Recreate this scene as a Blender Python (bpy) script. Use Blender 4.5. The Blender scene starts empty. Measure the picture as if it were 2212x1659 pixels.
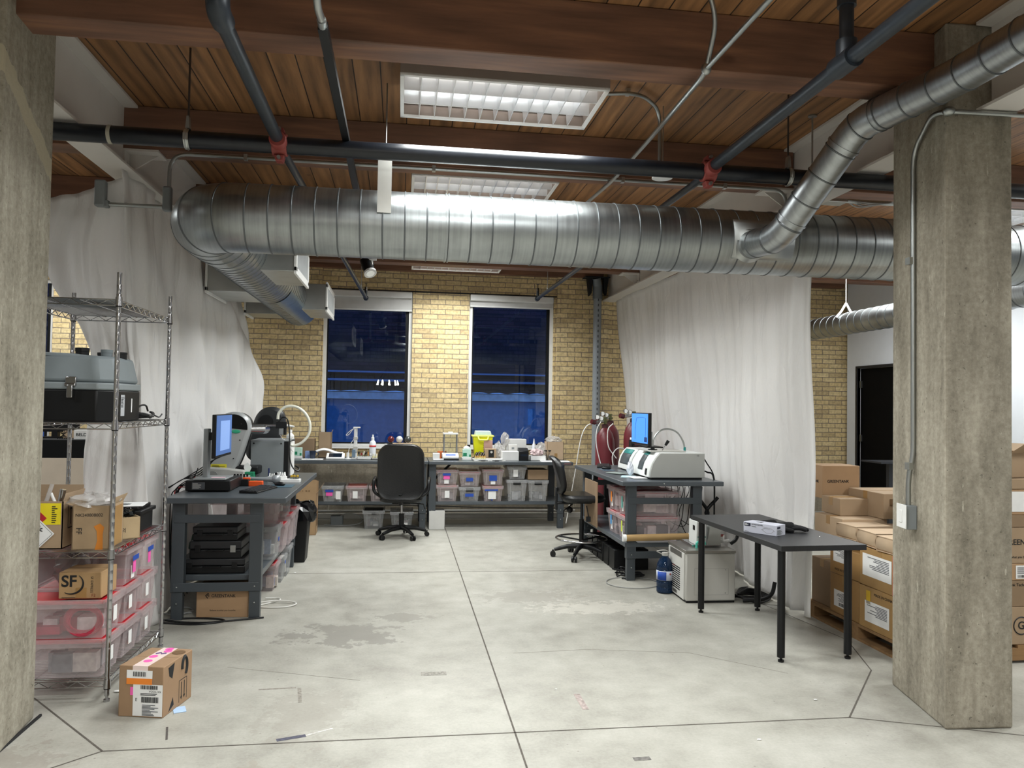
import bpy, bmesh, math, random
from mathutils import Vector, Matrix
random.seed(7)
sc = bpy.context.scene
COL = sc.collection
PI = math.pi
def R(d): return math.radians(d)

# ---------------------------------------------------------------- camera, exposure, world, lamps
cam_d = bpy.data.cameras.new('camera')
cam = bpy.data.objects.new('camera', cam_d)
COL.objects.link(cam)
cam_d.sensor_fit = 'HORIZONTAL'; cam_d.sensor_width = 36
cam_d.lens = 1657.9 / 2212 * 36
cam_d.clip_end = 100
cam.matrix_world = Matrix(((0.9895562, -0.0201458, -0.1427336, 0),
                           (-0.1432224, -0.0253623, -0.9893655, 0),
                           (0.0163115, 0.9994753, -0.0279828, 1.6),
                           (0, 0, 0, 1)))
sc.camera = cam
vs = sc.view_settings
vs.view_transform = 'Standard'; vs.look = 'None'; vs.gamma = 1.0; vs.use_curve_mapping = False
vs.exposure = 0.0
w = bpy.data.worlds.new('dusk'); sc.world = w; w.use_nodes = True
bg = w.node_tree.nodes['Background']
bg.inputs[0].default_value = (0.09, 0.19, 0.46, 1); bg.inputs[1].default_value = 2.7

ZC = 3.62      # ceiling
WY = 11.0      # face of the brick wall
def area(name, x, y, z, sx, sy, power, col=(0.97, 1.0, 0.985)):
    l = bpy.data.lights.new(name, 'AREA'); l.shape = 'RECTANGLE'; l.size = sx; l.size_y = sy
    l.energy = power; l.color = col; l.spread = R(165)
    o = bpy.data.objects.new(name, l); COL.objects.link(o); o.location = (x, y, z)
    return o
TUBE = 5.0    # brightness of the fluorescent tubes
for (x, y, p) in [(0.55, 2.68, 62), (0.55, 0.8, 70), (0.55, -1.2, 80),
                  (-4.2, 6.4, 60), (-4.2, 2.7, 70), (-4.2, -0.8, 70), (-4.2, 10.0, 50),
                  (5.3, 4.5, 80), (5.3, 8.3, 70), (5.3, 2.7, 75), (5.3, -0.8, 70), (7.9, 5.4, 50)]:
    area('ceiling_lamp', x, y, 3.40, 1.15, 0.6, p)

# ---------------------------------------------------------------- materials
def lin(h):
    if isinstance(h, str):
        h = h.lstrip('#'); c = [int(h[i:i + 2], 16) / 255 for i in (0, 2, 4)]
    else: c = list(h)
    return tuple((v / 12.92 if v <= .04045 else ((v + .055) / 1.055) ** 2.4) for v in c) + (1,)
MATS = {}
def mat(name, col, rough=.5, metal=0., var=.06, scale=9., bump=0., emit=0., spec=None, coat=0., stretch=None):
    """principled with a soft procedural mottling"""
    if name in MATS: return MATS[name]
    m = bpy.data.materials.new(name); m.use_nodes = True
    nt = m.node_tree; N = nt.nodes; L = nt.links; p = N['Principled BSDF']
    c = lin(col)
    if 'card' in name and 'blue' not in name: g_ = sum(c[:3]) / 3; c = tuple(g_ + (v - g_) * .74 for v in c[:3]) + (1,)
    p.inputs['Roughness'].default_value = rough; p.inputs['Metallic'].default_value = metal
    if spec is not None: p.inputs['Specular IOR Level'].default_value = spec
    if coat: p.inputs['Coat Weight'].default_value = coat
    tc = N.new('ShaderNodeTexCoord'); no = N.new('ShaderNodeTexNoise'); no.inputs['Scale'].default_value = scale
    no.inputs['Detail'].default_value = 5
    src = tc.outputs['Object']
    if stretch:
        mp = N.new('ShaderNodeMapping'); mp.inputs['Scale'].default_value = stretch
        L.new(src, mp.inputs[0]); src = mp.outputs[0]
    L.new(src, no.inputs['Vector'])
    mr = N.new('ShaderNodeMapRange'); mr.inputs[1].default_value = .25; mr.inputs[2].default_value = .75
    mr.inputs[3].default_value = 1 - var; mr.inputs[4].default_value = 1 + var
    L.new(no.outputs[0], mr.inputs[0])
    mx = N.new('ShaderNodeVectorMath'); mx.operation = 'SCALE'; mx.inputs[0].default_value = c[:3]
    L.new(mr.outputs[0], mx.inputs['Scale'])
    L.new(mx.outputs[0], p.inputs['Base Color'])
    if emit:
        p.inputs['Emission Color'].default_value = c; p.inputs['Emission Strength'].default_value = emit
    if bump:
        b = N.new('ShaderNodeBump'); b.inputs['Strength'].default_value = bump; b.inputs['Distance'].default_value = .01
        L.new(no.outputs[0], b.inputs['Height']); L.new(b.outputs[0], p.inputs['Normal'])
    MATS[name] = m
    return m
def clear(name, col, alpha=.45, rough=.25, body='diffuse'):
    """see-through plastic: part transparent, part glossy/diffuse"""
    if name in MATS: return MATS[name]
    m = bpy.data.materials.new(name); m.use_nodes = True
    nt = m.node_tree; N = nt.nodes; L = nt.links; p = N['Principled BSDF']; out = N['Material Output']
    c = lin(col)
    p.inputs['Base Color'].default_value = c; p.inputs['Roughness'].default_value = rough
    t = N.new('ShaderNodeBsdfTransparent'); t.inputs[0].default_value = (.35 + .65 * c[0], .35 + .65 * c[1], .35 + .65 * c[2], 1)
    mx = N.new('ShaderNodeMixShader')
    no = N.new('ShaderNodeTexNoise'); no.inputs['Scale'].default_value = 12
    tc = N.new('ShaderNodeTexCoord'); L.new(tc.outputs['Object'], no.inputs['Vector'])
    mr = N.new('ShaderNodeMapRange'); mr.inputs[3].default_value = alpha - .08; mr.inputs[4].default_value = alpha + .08
    L.new(no.outputs[0], mr.inputs[0]); L.new(mr.outputs[0], mx.inputs[0])
    L.new(t.outputs[0], mx.inputs[1]); L.new(p.outputs[0], mx.inputs[2]); L.new(mx.outputs[0], out.inputs[0])
    MATS[name] = m
    return m
def nodes(name):
    m = bpy.data.materials.new(name); m.use_nodes = True; MATS[name] = m
    nt = m.node_tree
    return m, nt.nodes, nt.links, nt.nodes['Principled BSDF']
def ramp(N, stops):
    r = N.new('ShaderNodeValToRGB'); e = r.color_ramp.elements
    while len(e) < len(stops): e.new(.5)
    for i, (p, c) in enumerate(stops): e[i].position = p; e[i].color = lin(c)
    return r
def mixc(N, L, fac, a, b, mode='MIX'):
    x = N.new('ShaderNodeMix'); x.data_type = 'RGBA'; x.blend_type = mode
    for s, v in ((0, fac), (6, a), (7, b)):
        if hasattr(v, 'is_linked'): L.new(v, x.inputs[s])
        else: x.inputs[s].default_value = v
    return x.outputs[2]
def math_n(N, L, op, a, b=None, c=None):
    x = N.new('ShaderNodeMath'); x.operation = op
    for i, v in enumerate((a, b, c)):
        if v is None: continue
        if hasattr(v, 'is_linked'): L.new(v, x.inputs[i])
        else: x.inputs[i].default_value = v
    return x.outputs[0]
def noise(N, L, vec, scale, detail=5, rough=.55):
    n = N.new('ShaderNodeTexNoise'); n.inputs['Scale'].default_value = scale; n.inputs['Detail'].default_value = detail
    n.inputs['Roughness'].default_value = rough
    L.new(vec, n.inputs['Vector']); return n.outputs[0]

def m_brick(name, c1, c2, c3, mortar, bw=.215, bh=.0705, ms=.010, bumpd=.012):
    m, N, L, p = nodes(name)
    g = N.new('ShaderNodeNewGeometry'); s = N.new('ShaderNodeSeparateXYZ'); L.new(g.outputs['Position'], s.inputs[0])
    u = math_n(N, L, 'ADD', s.outputs[0], s.outputs[1])
    cb = N.new('ShaderNodeCombineXYZ'); L.new(u, cb.inputs[0]); L.new(s.outputs[2], cb.inputs[1])
    wob = N.new('ShaderNodeTexNoise'); wob.inputs['Scale'].default_value = 7; L.new(g.outputs['Position'], wob.inputs['Vector'])
    vm = N.new('ShaderNodeVectorMath'); vm.operation = 'MULTIPLY_ADD'; vm.inputs[1].default_value = (.008, .008, 0)
    L.new(wob.outputs[1], vm.inputs[0]); L.new(cb.outputs[0], vm.inputs[2])
    b = N.new('ShaderNodeTexBrick'); b.inputs['Scale'].default_value = 1
    b.inputs['Brick Width'].default_value = bw; b.inputs['Row Height'].default_value = bh
    b.inputs['Mortar Size'].default_value = ms * .5; b.inputs['Mortar Smooth'].default_value = .25
    b.inputs['Color1'].default_value = (0, 0, 0, 1); b.inputs['Color2'].default_value = (1, 1, 1, 1); b.inputs['Mortar'].default_value = (.5, .5, .5, 1)
    L.new(vm.outputs[0], b.inputs['Vector'])
    r = ramp(N, [(0, c3), (.12, c3), (.25, c1), (.6, c2), (1, c1)]); L.new(b.outputs[0], r.inputs[0])
    n = noise(N, L, g.outputs['Position'], 28, 6)
    r2 = ramp(N, [(.3, '#a4a09a'), (.62, '#ffffff')]); L.new(n, r2.inputs[0])
    col = mixc(N, L, .55, r.outputs[0], r2.outputs[0], 'MULTIPLY')
    col = mixc(N, L, b.outputs[1], col, lin(mortar))
    L.new(col, p.inputs['Base Color']); p.inputs['Roughness'].default_value = .85
    h = math_n(N, L, 'SUBTRACT', math_n(N, L, 'MULTIPLY', n, .35), b.outputs[1])
    bp = N.new('ShaderNodeBump'); bp.inputs['Strength'].default_value = .9; bp.inputs['Distance'].default_value = bumpd
    L.new(h, bp.inputs['Height']); L.new(bp.outputs[0], p.inputs['Normal'])
    return m
M_BRICK = m_brick('yellow_brick', '#d6be8c', '#e0cb9c', '#c2ac82', '#85776a')
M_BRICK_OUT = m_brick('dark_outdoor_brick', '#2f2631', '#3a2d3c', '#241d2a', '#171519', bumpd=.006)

def m_wood(name, axis, c1, c2, c3, plank=None, rough=.6):
    """sawn timber; grain along axis (0 X, 1 Y); plank = board width across the other axis"""
    m, N, L, p = nodes(name)
    g = N.new('ShaderNodeNewGeometry'); s = N.new('ShaderNodeSeparateXYZ'); L.new(g.outputs['Position'], s.inputs[0])
    mp = N.new('ShaderNodeMapping'); sc_ = [14, 14, 14]; sc_[axis] = 1.1; mp.inputs['Scale'].default_value = sc_
    vec = g.outputs['Position']
    if plank:
        other = s.outputs[1 - axis]
        q = math_n(N, L, 'DIVIDE', other, plank); fl = math_n(N, L, 'FLOOR', q)
        wn = N.new('ShaderNodeTexWhiteNoise'); wn.noise_dimensions = '1D'; L.new(fl, wn.inputs['W'])
        off = N.new('ShaderNodeVectorMath'); off.operation = 'MULTIPLY_ADD'; off.inputs[1].default_value = (9, 9, 9)
        L.new(wn.outputs[1], off.inputs[0]); L.new(vec, off.inputs[2]); vec = off.outputs[0]
    L.new(vec, mp.inputs[0])
    n1 = noise(N, L, mp.outputs[0], 1.3, 8, .62)
    wv = N.new('ShaderNodeTexWave'); wv.inputs['Scale'].default_value = .28; wv.inputs['Distortion'].default_value = 16
    wv.inputs['Detail'].default_value = 3; wv.inputs['Detail Scale'].default_value = .6
    L.new(mp.outputs[0], wv.inputs['Vector'])
    f = math_n(N, L, 'ADD', math_n(N, L, 'MULTIPLY', n1, .75), math_n(N, L, 'MULTIPLY', wv.outputs['Fac'], .16))
    r = ramp(N, [(.28, c1), (.5, c2), (.75, c3)]); L.new(f, r.inputs[0]); col = r.outputs[0]
    # knots
    vo = N.new('ShaderNodeTexVoronoi'); vo.inputs['Scale'].default_value = 1.0
    mk = N.new('ShaderNodeMapping'); k_ = [2.6, 2.6, 2.6]; k_[axis] = 1.5; mk.inputs['Scale'].default_value = k_
    L.new(vec, mk.inputs[0]); L.new(mk.outputs[0], vo.inputs['Vector'])
    kf = N.new('ShaderNodeMapRange'); kf.inputs[1].default_value = .035; kf.inputs[2].default_value = .075
    kf.inputs[3].default_value = .45; kf.inputs[4].default_value = 0
    L.new(vo.outputs['Distance'], kf.inputs[0])
    col = mixc(N, L, kf.outputs[0], col, lin('#3a2013'))
    hgt = f
    if plank:
        v = math_n(N, L, 'ADD', math_n(N, L, 'MULTIPLY', wn.outputs[0], .42), .76)
        sv = N.new('ShaderNodeVectorMath'); sv.operation = 'SCALE'; L.new(col, sv.inputs[0]); L.new(v, sv.inputs['Scale']); col = sv.outputs[0]
        fr = math_n(N, L, 'FRACT', q); d = math_n(N, L, 'ABSOLUTE', math_n(N, L, 'SUBTRACT', fr, .5))
        gap = math_n(N, L, 'GREATER_THAN', d, .5 - .0035 / plank)
        col = mixc(N, L, gap, col, lin('#1a0e08'))
        hgt = math_n(N, L, 'SUBTRACT', math_n(N, L, 'MULTIPLY', f, .15), gap)
    L.new(col, p.inputs['Base Color']); p.inputs['Roughness'].default_value = rough
    bp = N.new('ShaderNodeBump'); bp.inputs['Strength'].default_value = .35; bp.inputs['Distance'].default_value = .006
    L.new(hgt, bp.inputs['Height']); L.new(bp.outputs[0], p.inputs['Normal'])
    return m
M_PLANK = m_wood('ceiling_planks', 1, '#6f5034', '#946a44', '#b28457', plank=.163)
M_BEAM = m_wood('beam_timber', 0, '#5c4132', '#765340', '#946b4e')

def m_concrete_floor():
    m, N, L, p = nodes('concrete_floor')
    g = N.new('ShaderNodeNewGeometry'); P = g.outputs['Position']
    n1 = noise(N, L, P, .9, 6, .6); n2 = noise(N, L, P, 5, 8, .65); n3 = noise(N, L, P, 60, 4, .7)
    f = math_n(N, L, 'ADD', math_n(N, L, 'MULTIPLY', n1, .38), math_n(N, L, 'MULTIPLY', n2, .40))
    f = math_n(N, L, 'ADD', f, math_n(N, L, 'MULTIPLY', n3, .22))
    r = ramp(N, [(.3, '#7e7b73'), (.5, '#a3a198'), (.72, '#bdbbb3')]); L.new(f, r.inputs[0]); col = r.outputs[0]
    s = N.new('ShaderNodeSeparateXYZ'); L.new(P, s.inputs[0])
    def stain(cx, cy, rx, ry, col_, edge, tint, amt):
        dx = math_n(N, L, 'DIVIDE', math_n(N, L, 'SUBTRACT', s.outputs[0], cx), rx)
        dy = math_n(N, L, 'DIVIDE', math_n(N, L, 'SUBTRACT', s.outputs[1], cy), ry)
        d = math_n(N, L, 'SQRT', math_n(N, L, 'ADD', math_n(N, L, 'MULTIPLY', dx, dx), math_n(N, L, 'MULTIPLY', dy, dy)))
        nn = noise(N, L, P, edge, 7, .7)
        v = math_n(N, L, 'ADD', d, math_n(N, L, 'MULTIPLY', math_n(N, L, 'SUBTRACT', nn, .5), 3.2))
        mr = N.new('ShaderNodeMapRange'); mr.inputs[1].default_value = .62; mr.inputs[2].default_value = .7
        mr.inputs[3].default_value = amt; mr.inputs[4].default_value = 0
        L.new(v, mr.inputs[0])
        return mixc(N, L, mr.outputs[0], col_, lin(tint))
    col = stain(-.35, 5.45, .52, .30, col, 4.5, '#84817a', .75)
    col = stain(.05, 5.85, .30, .16, col, 7, '#87847c', .7)
    col = stain(1.1, 6.4, .55, .30, col, 9, '#8f8b82', .5)
    col = stain(1.6, 6.0, .7, .25, col, 12, '#d0ccc2', .4)
    col = stain(-.6, 3.35, .55, .22, col, 6, '#958c80', .45)
    col = stain(-.45, 4.1, .3, .5, col, 11, '#918c83', .4)
    col = stain(-1.7, 3.6, .35, .35, col, 12, '#8b8279', .4)
    sp = N.new('ShaderNodeTexVoronoi'); sp.inputs['Scale'].default_value = 9; L.new(P, sp.inputs['Vector'])
    spm = math_n(N, L, 'LESS_THAN', sp.outputs['Distance'], .045)
    col = mixc(N, L, math_n(N, L, 'MULTIPLY', spm, .5), col, lin('#68625a'))
    L.new(col, p.inputs['Base Color'])
    rr = N.new('ShaderNodeMapRange'); rr.inputs[3].default_value = .34; rr.inputs[4].default_value = .6; L.new(f, rr.inputs[0])
    L.new(rr.outputs[0], p.inputs['Roughness']); p.inputs['Specular IOR Level'].default_value = .4
    bp = N.new('ShaderNodeBump'); bp.inputs['Strength'].default_value = .12; bp.inputs['Distance'].default_value = .004
    L.new(n3, bp.inputs['Height']); L.new(bp.outputs[0], p.inputs['Normal'])
    return m
M_FLOOR = m_concrete_floor()

def m_concrete(name, a, b, c, patch=None):
    m, N, L, p = nodes(name)
    g = N.new('ShaderNodeNewGeometry'); P = g.outputs['Position']
    mp = N.new('ShaderNodeMapping'); mp.inputs['Scale'].default_value = (9, 9, 1.6); L.new(P, mp.inputs[0])
    n1 = noise(N, L, mp.outputs[0], 1, 7, .65); n2 = noise(N, L, P, 34, 7, .72); n0 = noise(N, L, P, 1.7, 4)
    f = math_n(N, L, 'ADD', math_n(N, L, 'MULTIPLY', n1, .42), math_n(N, L, 'MULTIPLY', n2, .36))
    f = math_n(N, L, 'ADD', f, math_n(N, L, 'MULTIPLY', n0, .22))
    r = ramp(N, [(.34, a), (.5, b), (.66, c)]); L.new(f, r.inputs[0]); col = r.outputs[0]
    pit = math_n(N, L, 'GREATER_THAN', noise(N, L, P, 48, 3, .5), .70)
    col = mixc(N, L, math_n(N, L, 'MULTIPLY', pit, .6), col, lin('#4b463d'))
    chip = math_n(N, L, 'GREATER_THAN', noise(N, L, mp.outputs[0], 2.6, 6, .75), .645)
    col = mixc(N, L, math_n(N, L, 'MULTIPLY', chip, .55), col, lin('#c9c3b2'))
    if patch:
        s = N.new('ShaderNodeSeparateXYZ'); L.new(P, s.inputs[0])
        z = math_n(N, L, 'ADD', s.outputs[2], math_n(N, L, 'MULTIPLY', s.outputs[1], patch[2]))
        d = math_n(N, L, 'ABSOLUTE', math_n(N, L, 'SUBTRACT', z, patch[0]))
        d = math_n(N, L, 'ADD', d, math_n(N, L, 'MULTIPLY', math_n(N, L, 'SUBTRACT', noise(N, L, P, 12, 6), .5), .09))
        col = mixc(N, L, math_n(N, L, 'LESS_THAN', d, patch[1]), col, lin('#b3ab94'))
    L.new(col, p.inputs['Base Color']); p.inputs['Roughness'].default_value = .9
    bp = N.new('ShaderNodeBump'); bp.inputs['Strength'].default_value = .9; bp.inputs['Distance'].default_value = .012
    L.new(math_n(N, L, 'SUBTRACT', f, math_n(N, L, 'MULTIPLY', pit, .4)), bp.inputs['Height']); L.new(bp.outputs[0], p.inputs['Normal'])
    return m
M_COLL = m_concrete('column_concrete_left', '#635e51', '#969081', '#b9b4a5', patch=(2.74 + .55 * 4.18, .055, .55))
M_COLR = m_concrete('column_concrete', '#655f52', '#928b7c', '#b6af9f')
M_BASE = m_concrete('rough_wall_base', '#6f675a', '#8d8474', '#a89f8d')

def m_duct(name, col, ax=0):
    m, N, L, p = nodes(name)
    tc = N.new('ShaderNodeTexCoord'); P = tc.outputs['Object']
    mp = N.new('ShaderNodeMapping'); s_ = [2, 2, 2]; s_[ax] = 55; mp.inputs['Scale'].default_value = s_; L.new(P, mp.inputs[0])
    n1 = noise(N, L, mp.outputs[0], 1, 4); n2 = noise(N, L, P, 3, 5, .6)
    f = math_n(N, L, 'ADD', math_n(N, L, 'MULTIPLY', n1, .4), math_n(N, L, 'MULTIPLY', n2, .6))
    c = lin(col); r = ramp(N, [(.3, tuple(.82 * v for v in _srgb(col))), (.7, tuple(min(1, 1.08 * v) for v in _srgb(col)))])
    L.new(f, r.inputs[0]); L.new(r.outputs[0], p.inputs['Base Color'])
    p.inputs['Metallic'].default_value = 1
    rr = N.new('ShaderNodeMapRange'); rr.inputs[3].default_value = .26; rr.inputs[4].default_value = .46; L.new(f, rr.inputs[0]); L.new(rr.outputs[0], p.inputs['Roughness'])
    bp = N.new('ShaderNodeBump'); bp.inputs['Strength'].default_value = .08; bp.inputs['Distance'].default_value = .004
    L.new(n1, bp.inputs['Height']); L.new(bp.outputs[0], p.inputs['Normal'])
    return m
def _srgb(h): h = h.lstrip('#'); return tuple(int(h[i:i + 2], 16) / 255 for i in (0, 2, 4))
M_DUCTX = m_duct('galvanised_main_duct', '#a8adae', 0)
M_DUCTY = m_duct('galvanised_branch_duct', '#aaaeb0', 1)
M_SEAM = mat('duct_seam', '#6c7072', .45, .8)
M_GALV = mat('galvanised_sheet', '#b9bcba', .42, 1, .1, 6)
M_CONDUIT = mat('conduit_metal', '#a9acaa', .38, 1, .08, 8)
M_CHROME = mat('chrome_wire', '#b8b8ba', .18, 1, .05)
M_STEEL_W = mat('white_painted_steel', '#cfcac4', .6, 0, .04, 3, .1)
M_WHITEWALL = mat('white_wall_paint', '#cfcfd0', .8, 0, .02, 2)
M_PIPE = mat('black_iron_pipe', '#14181f', .33, 0, .25, 20)
M_PIPEG = mat('dark_grey_pipe', '#2a3037', .4, .2, .15, 20)
M_RED = mat('red_oxide_fitting', '#8c3e38', .55, 0, .15)
M_DESK = mat('slate_desk_steel', '#4b5156', .33, 0, .03, 4)
M_DESKF = mat('slate_frame_steel', '#3f454a', .42, 0, .04, 4)
M_BLK = mat('black_plastic', '#0d0e10', .45, spec=.35)
M_BLKM = mat('matte_black', '#08090b', .7, spec=.2)
M_LEATHER = mat('black_vinyl', '#0c0d0f', .38, 0, .2, 60, .15)
M_FABRIC = mat('black_fabric', '#08080b', .9, 0, .3, 180, .3)
M_TABLE = mat('black_brown_laminate', '#222326', .45, 0, .18, 6, 0, stretch=(14, 1, 1))
M_WHITE = mat('white_plastic', '#e6e6e4', .4)
M_GREYP = mat('light_grey_plastic', '#b9b7b2', .45)
M_SILVER = mat('silver_plastic', '#9ba0a2', .35, .35)
M_PAPER = mat('paper', '#e9e9e8', .8)
M_CARD = mat('cardboard', '#a98a63', .85, 0, .08, 5, .05)
M_CARD2 = mat('cardboard_dark', '#92744f', .85, 0, .1, 5, .05)
M_CARD3 = mat('cardboard_pale', '#c6a67e', .85, 0, .08, 5, .05)
M_INK = mat('black_ink', '#17181a', .7)
M_GREY = mat('mid_grey', '#7b8082', .5)
M_ORANGE = mat('orange_sticker', '#e8852c', .6)
M_PINK = mat('pink_note', '#ef5fb0', .7)
M_BLUE = mat('blue_tape', '#1d49a8', .6)
M_YEL = mat('yellow_plastic', '#e8e81c', .4)
M_REDP = mat('red_lid', '#c8202e', .35)
M_TAPE = mat('brown_tape', '#a07c4c', .35)
M_GREEN = mat('green_print', '#17845c', .6)
M_TEAL = mat('teal_print', '#10807c', .5)
M_BIN = clear('clear_bin_plastic', '#e4e5e6', .26, .2)
M_BINR = clear('pinkish_bin_plastic', '#efe6e7', .24, .22)
M_BAG = clear('clear_bag', '#e6e4e2', .34, .15)
M_CYL = mat('maroon_cylinder', '#69242c', .4, 0, .08)

def m_sheet():
    m, N, L, p = nodes('plastic_sheet')
    g = N.new('ShaderNodeNewGeometry'); P = g.outputs['Position']
    mp = N.new('ShaderNodeMapping'); mp.inputs['Scale'].default_value = (2.2, 2.2, .8); L.new(P, mp.inputs[0])
    n1 = N.new('ShaderNodeTexNoise'); n1.inputs['Scale'].default_value = 1.4; n1.inputs['Detail'].default_value = 6
    n1.inputs['Roughness'].default_value = .6; n1.inputs['Distortion'].default_value = 1.2; L.new(mp.outputs[0], n1.inputs['Vector'])
    vo = N.new('ShaderNodeTexVoronoi'); vo.feature = 'DISTANCE_TO_EDGE'; vo.inputs['Scale'].default_value = 2.2
    wv = N.new('ShaderNodeVectorMath'); wv.operation = 'MULTIPLY_ADD'; wv.inputs[1].default_value = (.5, .5, .5)
    L.new(n1.outputs[1], wv.inputs[0]); L.new(mp.outputs[0], wv.inputs[2]); L.new(wv.outputs[0], vo.inputs['Vector'])
    h = math_n(N, L, 'ADD', math_n(N, L, 'MULTIPLY', n1.outputs[0], 1.2), math_n(N, L, 'MULTIPLY', math_n(N, L, 'MINIMUM', vo.outputs['Distance'], .12), 2.5))
    bp = N.new('ShaderNodeBump'); bp.inputs['Strength'].default_value = .38; bp.inputs['Distance'].default_value = .03
    L.new(h, bp.inputs['Height']); L.new(bp.outputs[0], p.inputs['Normal'])
    p.inputs['Base Color'].default_value = lin('#f0efee'); p.inputs['Roughness'].default_value = .36
    tr = N.new('ShaderNodeBsdfTranslucent'); tr.inputs[0].default_value = lin('#e9e4e0')
    mx = N.new('ShaderNodeMixShader'); mx.inputs[0].default_value = .18
    L.new(p.outputs[0], mx.inputs[1]); L.new(tr.outputs[0], mx.inputs[2]); L.new(mx.outputs[0], N['Material Output'].inputs[0])
    return m
M_SHEET = m_sheet()
def m_glass(name, tint=(1, 1, 1, 1), rough=0.0, f0=1.5):
    m, N, L, p = nodes(name); N.remove(p)
    fr = N.new('ShaderNodeFresnel'); fr.inputs[0].default_value = f0
    no = N.new('ShaderNodeTexNoise'); no.inputs['Scale'].default_value = .8
    g = N.new('ShaderNodeBsdfGlossy'); g.inputs['Roughness'].default_value = rough; t = N.new('ShaderNodeBsdfTransparent'); t.inputs[0].default_value = tint
    mx = N.new('ShaderNodeMixShader'); L.new(math_n(N, L, 'MINIMUM', math_n(N, L, 'ADD', fr.outputs[0], math_n(N, L, 'MULTIPLY', no.outputs[0], .02)), 1.), mx.inputs[0])
    L.new(t.outputs[0], mx.inputs[1]); L.new(g.outputs[0], mx.inputs[2]); L.new(mx.outputs[0], N['Material Output'].inputs[0])
    return m
M_PANE = m_glass('window_pane', (.86, .92, .96, 1), 0, 1.55)
M_GLASS = m_glass('clear_glass', (.93, .96, .96, 1), .02, 1.4)
M_REFL = mat('polished_reflector', '#e8eaec', .12, 1, .02)
def emis(name, col, s):
    m, N, L, p = nodes(name); p.inputs['Base Color'].default_value = lin(col)
    p.inputs['Emission Color'].default_value = lin(col); p.inputs['Emission Strength'].default_value = s
    return m
M_TUBE = emis('lit_tube', '#fff8ee', TUBE)
M_SCREEN = emis('lit_screen', '#3f7fdc', .95)
M_SCREEN2 = emis('lit_screen_dim', '#4a6ca8', .32)
M_SCRW = emis('screen_window', '#7f9fd8', .45)

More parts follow.
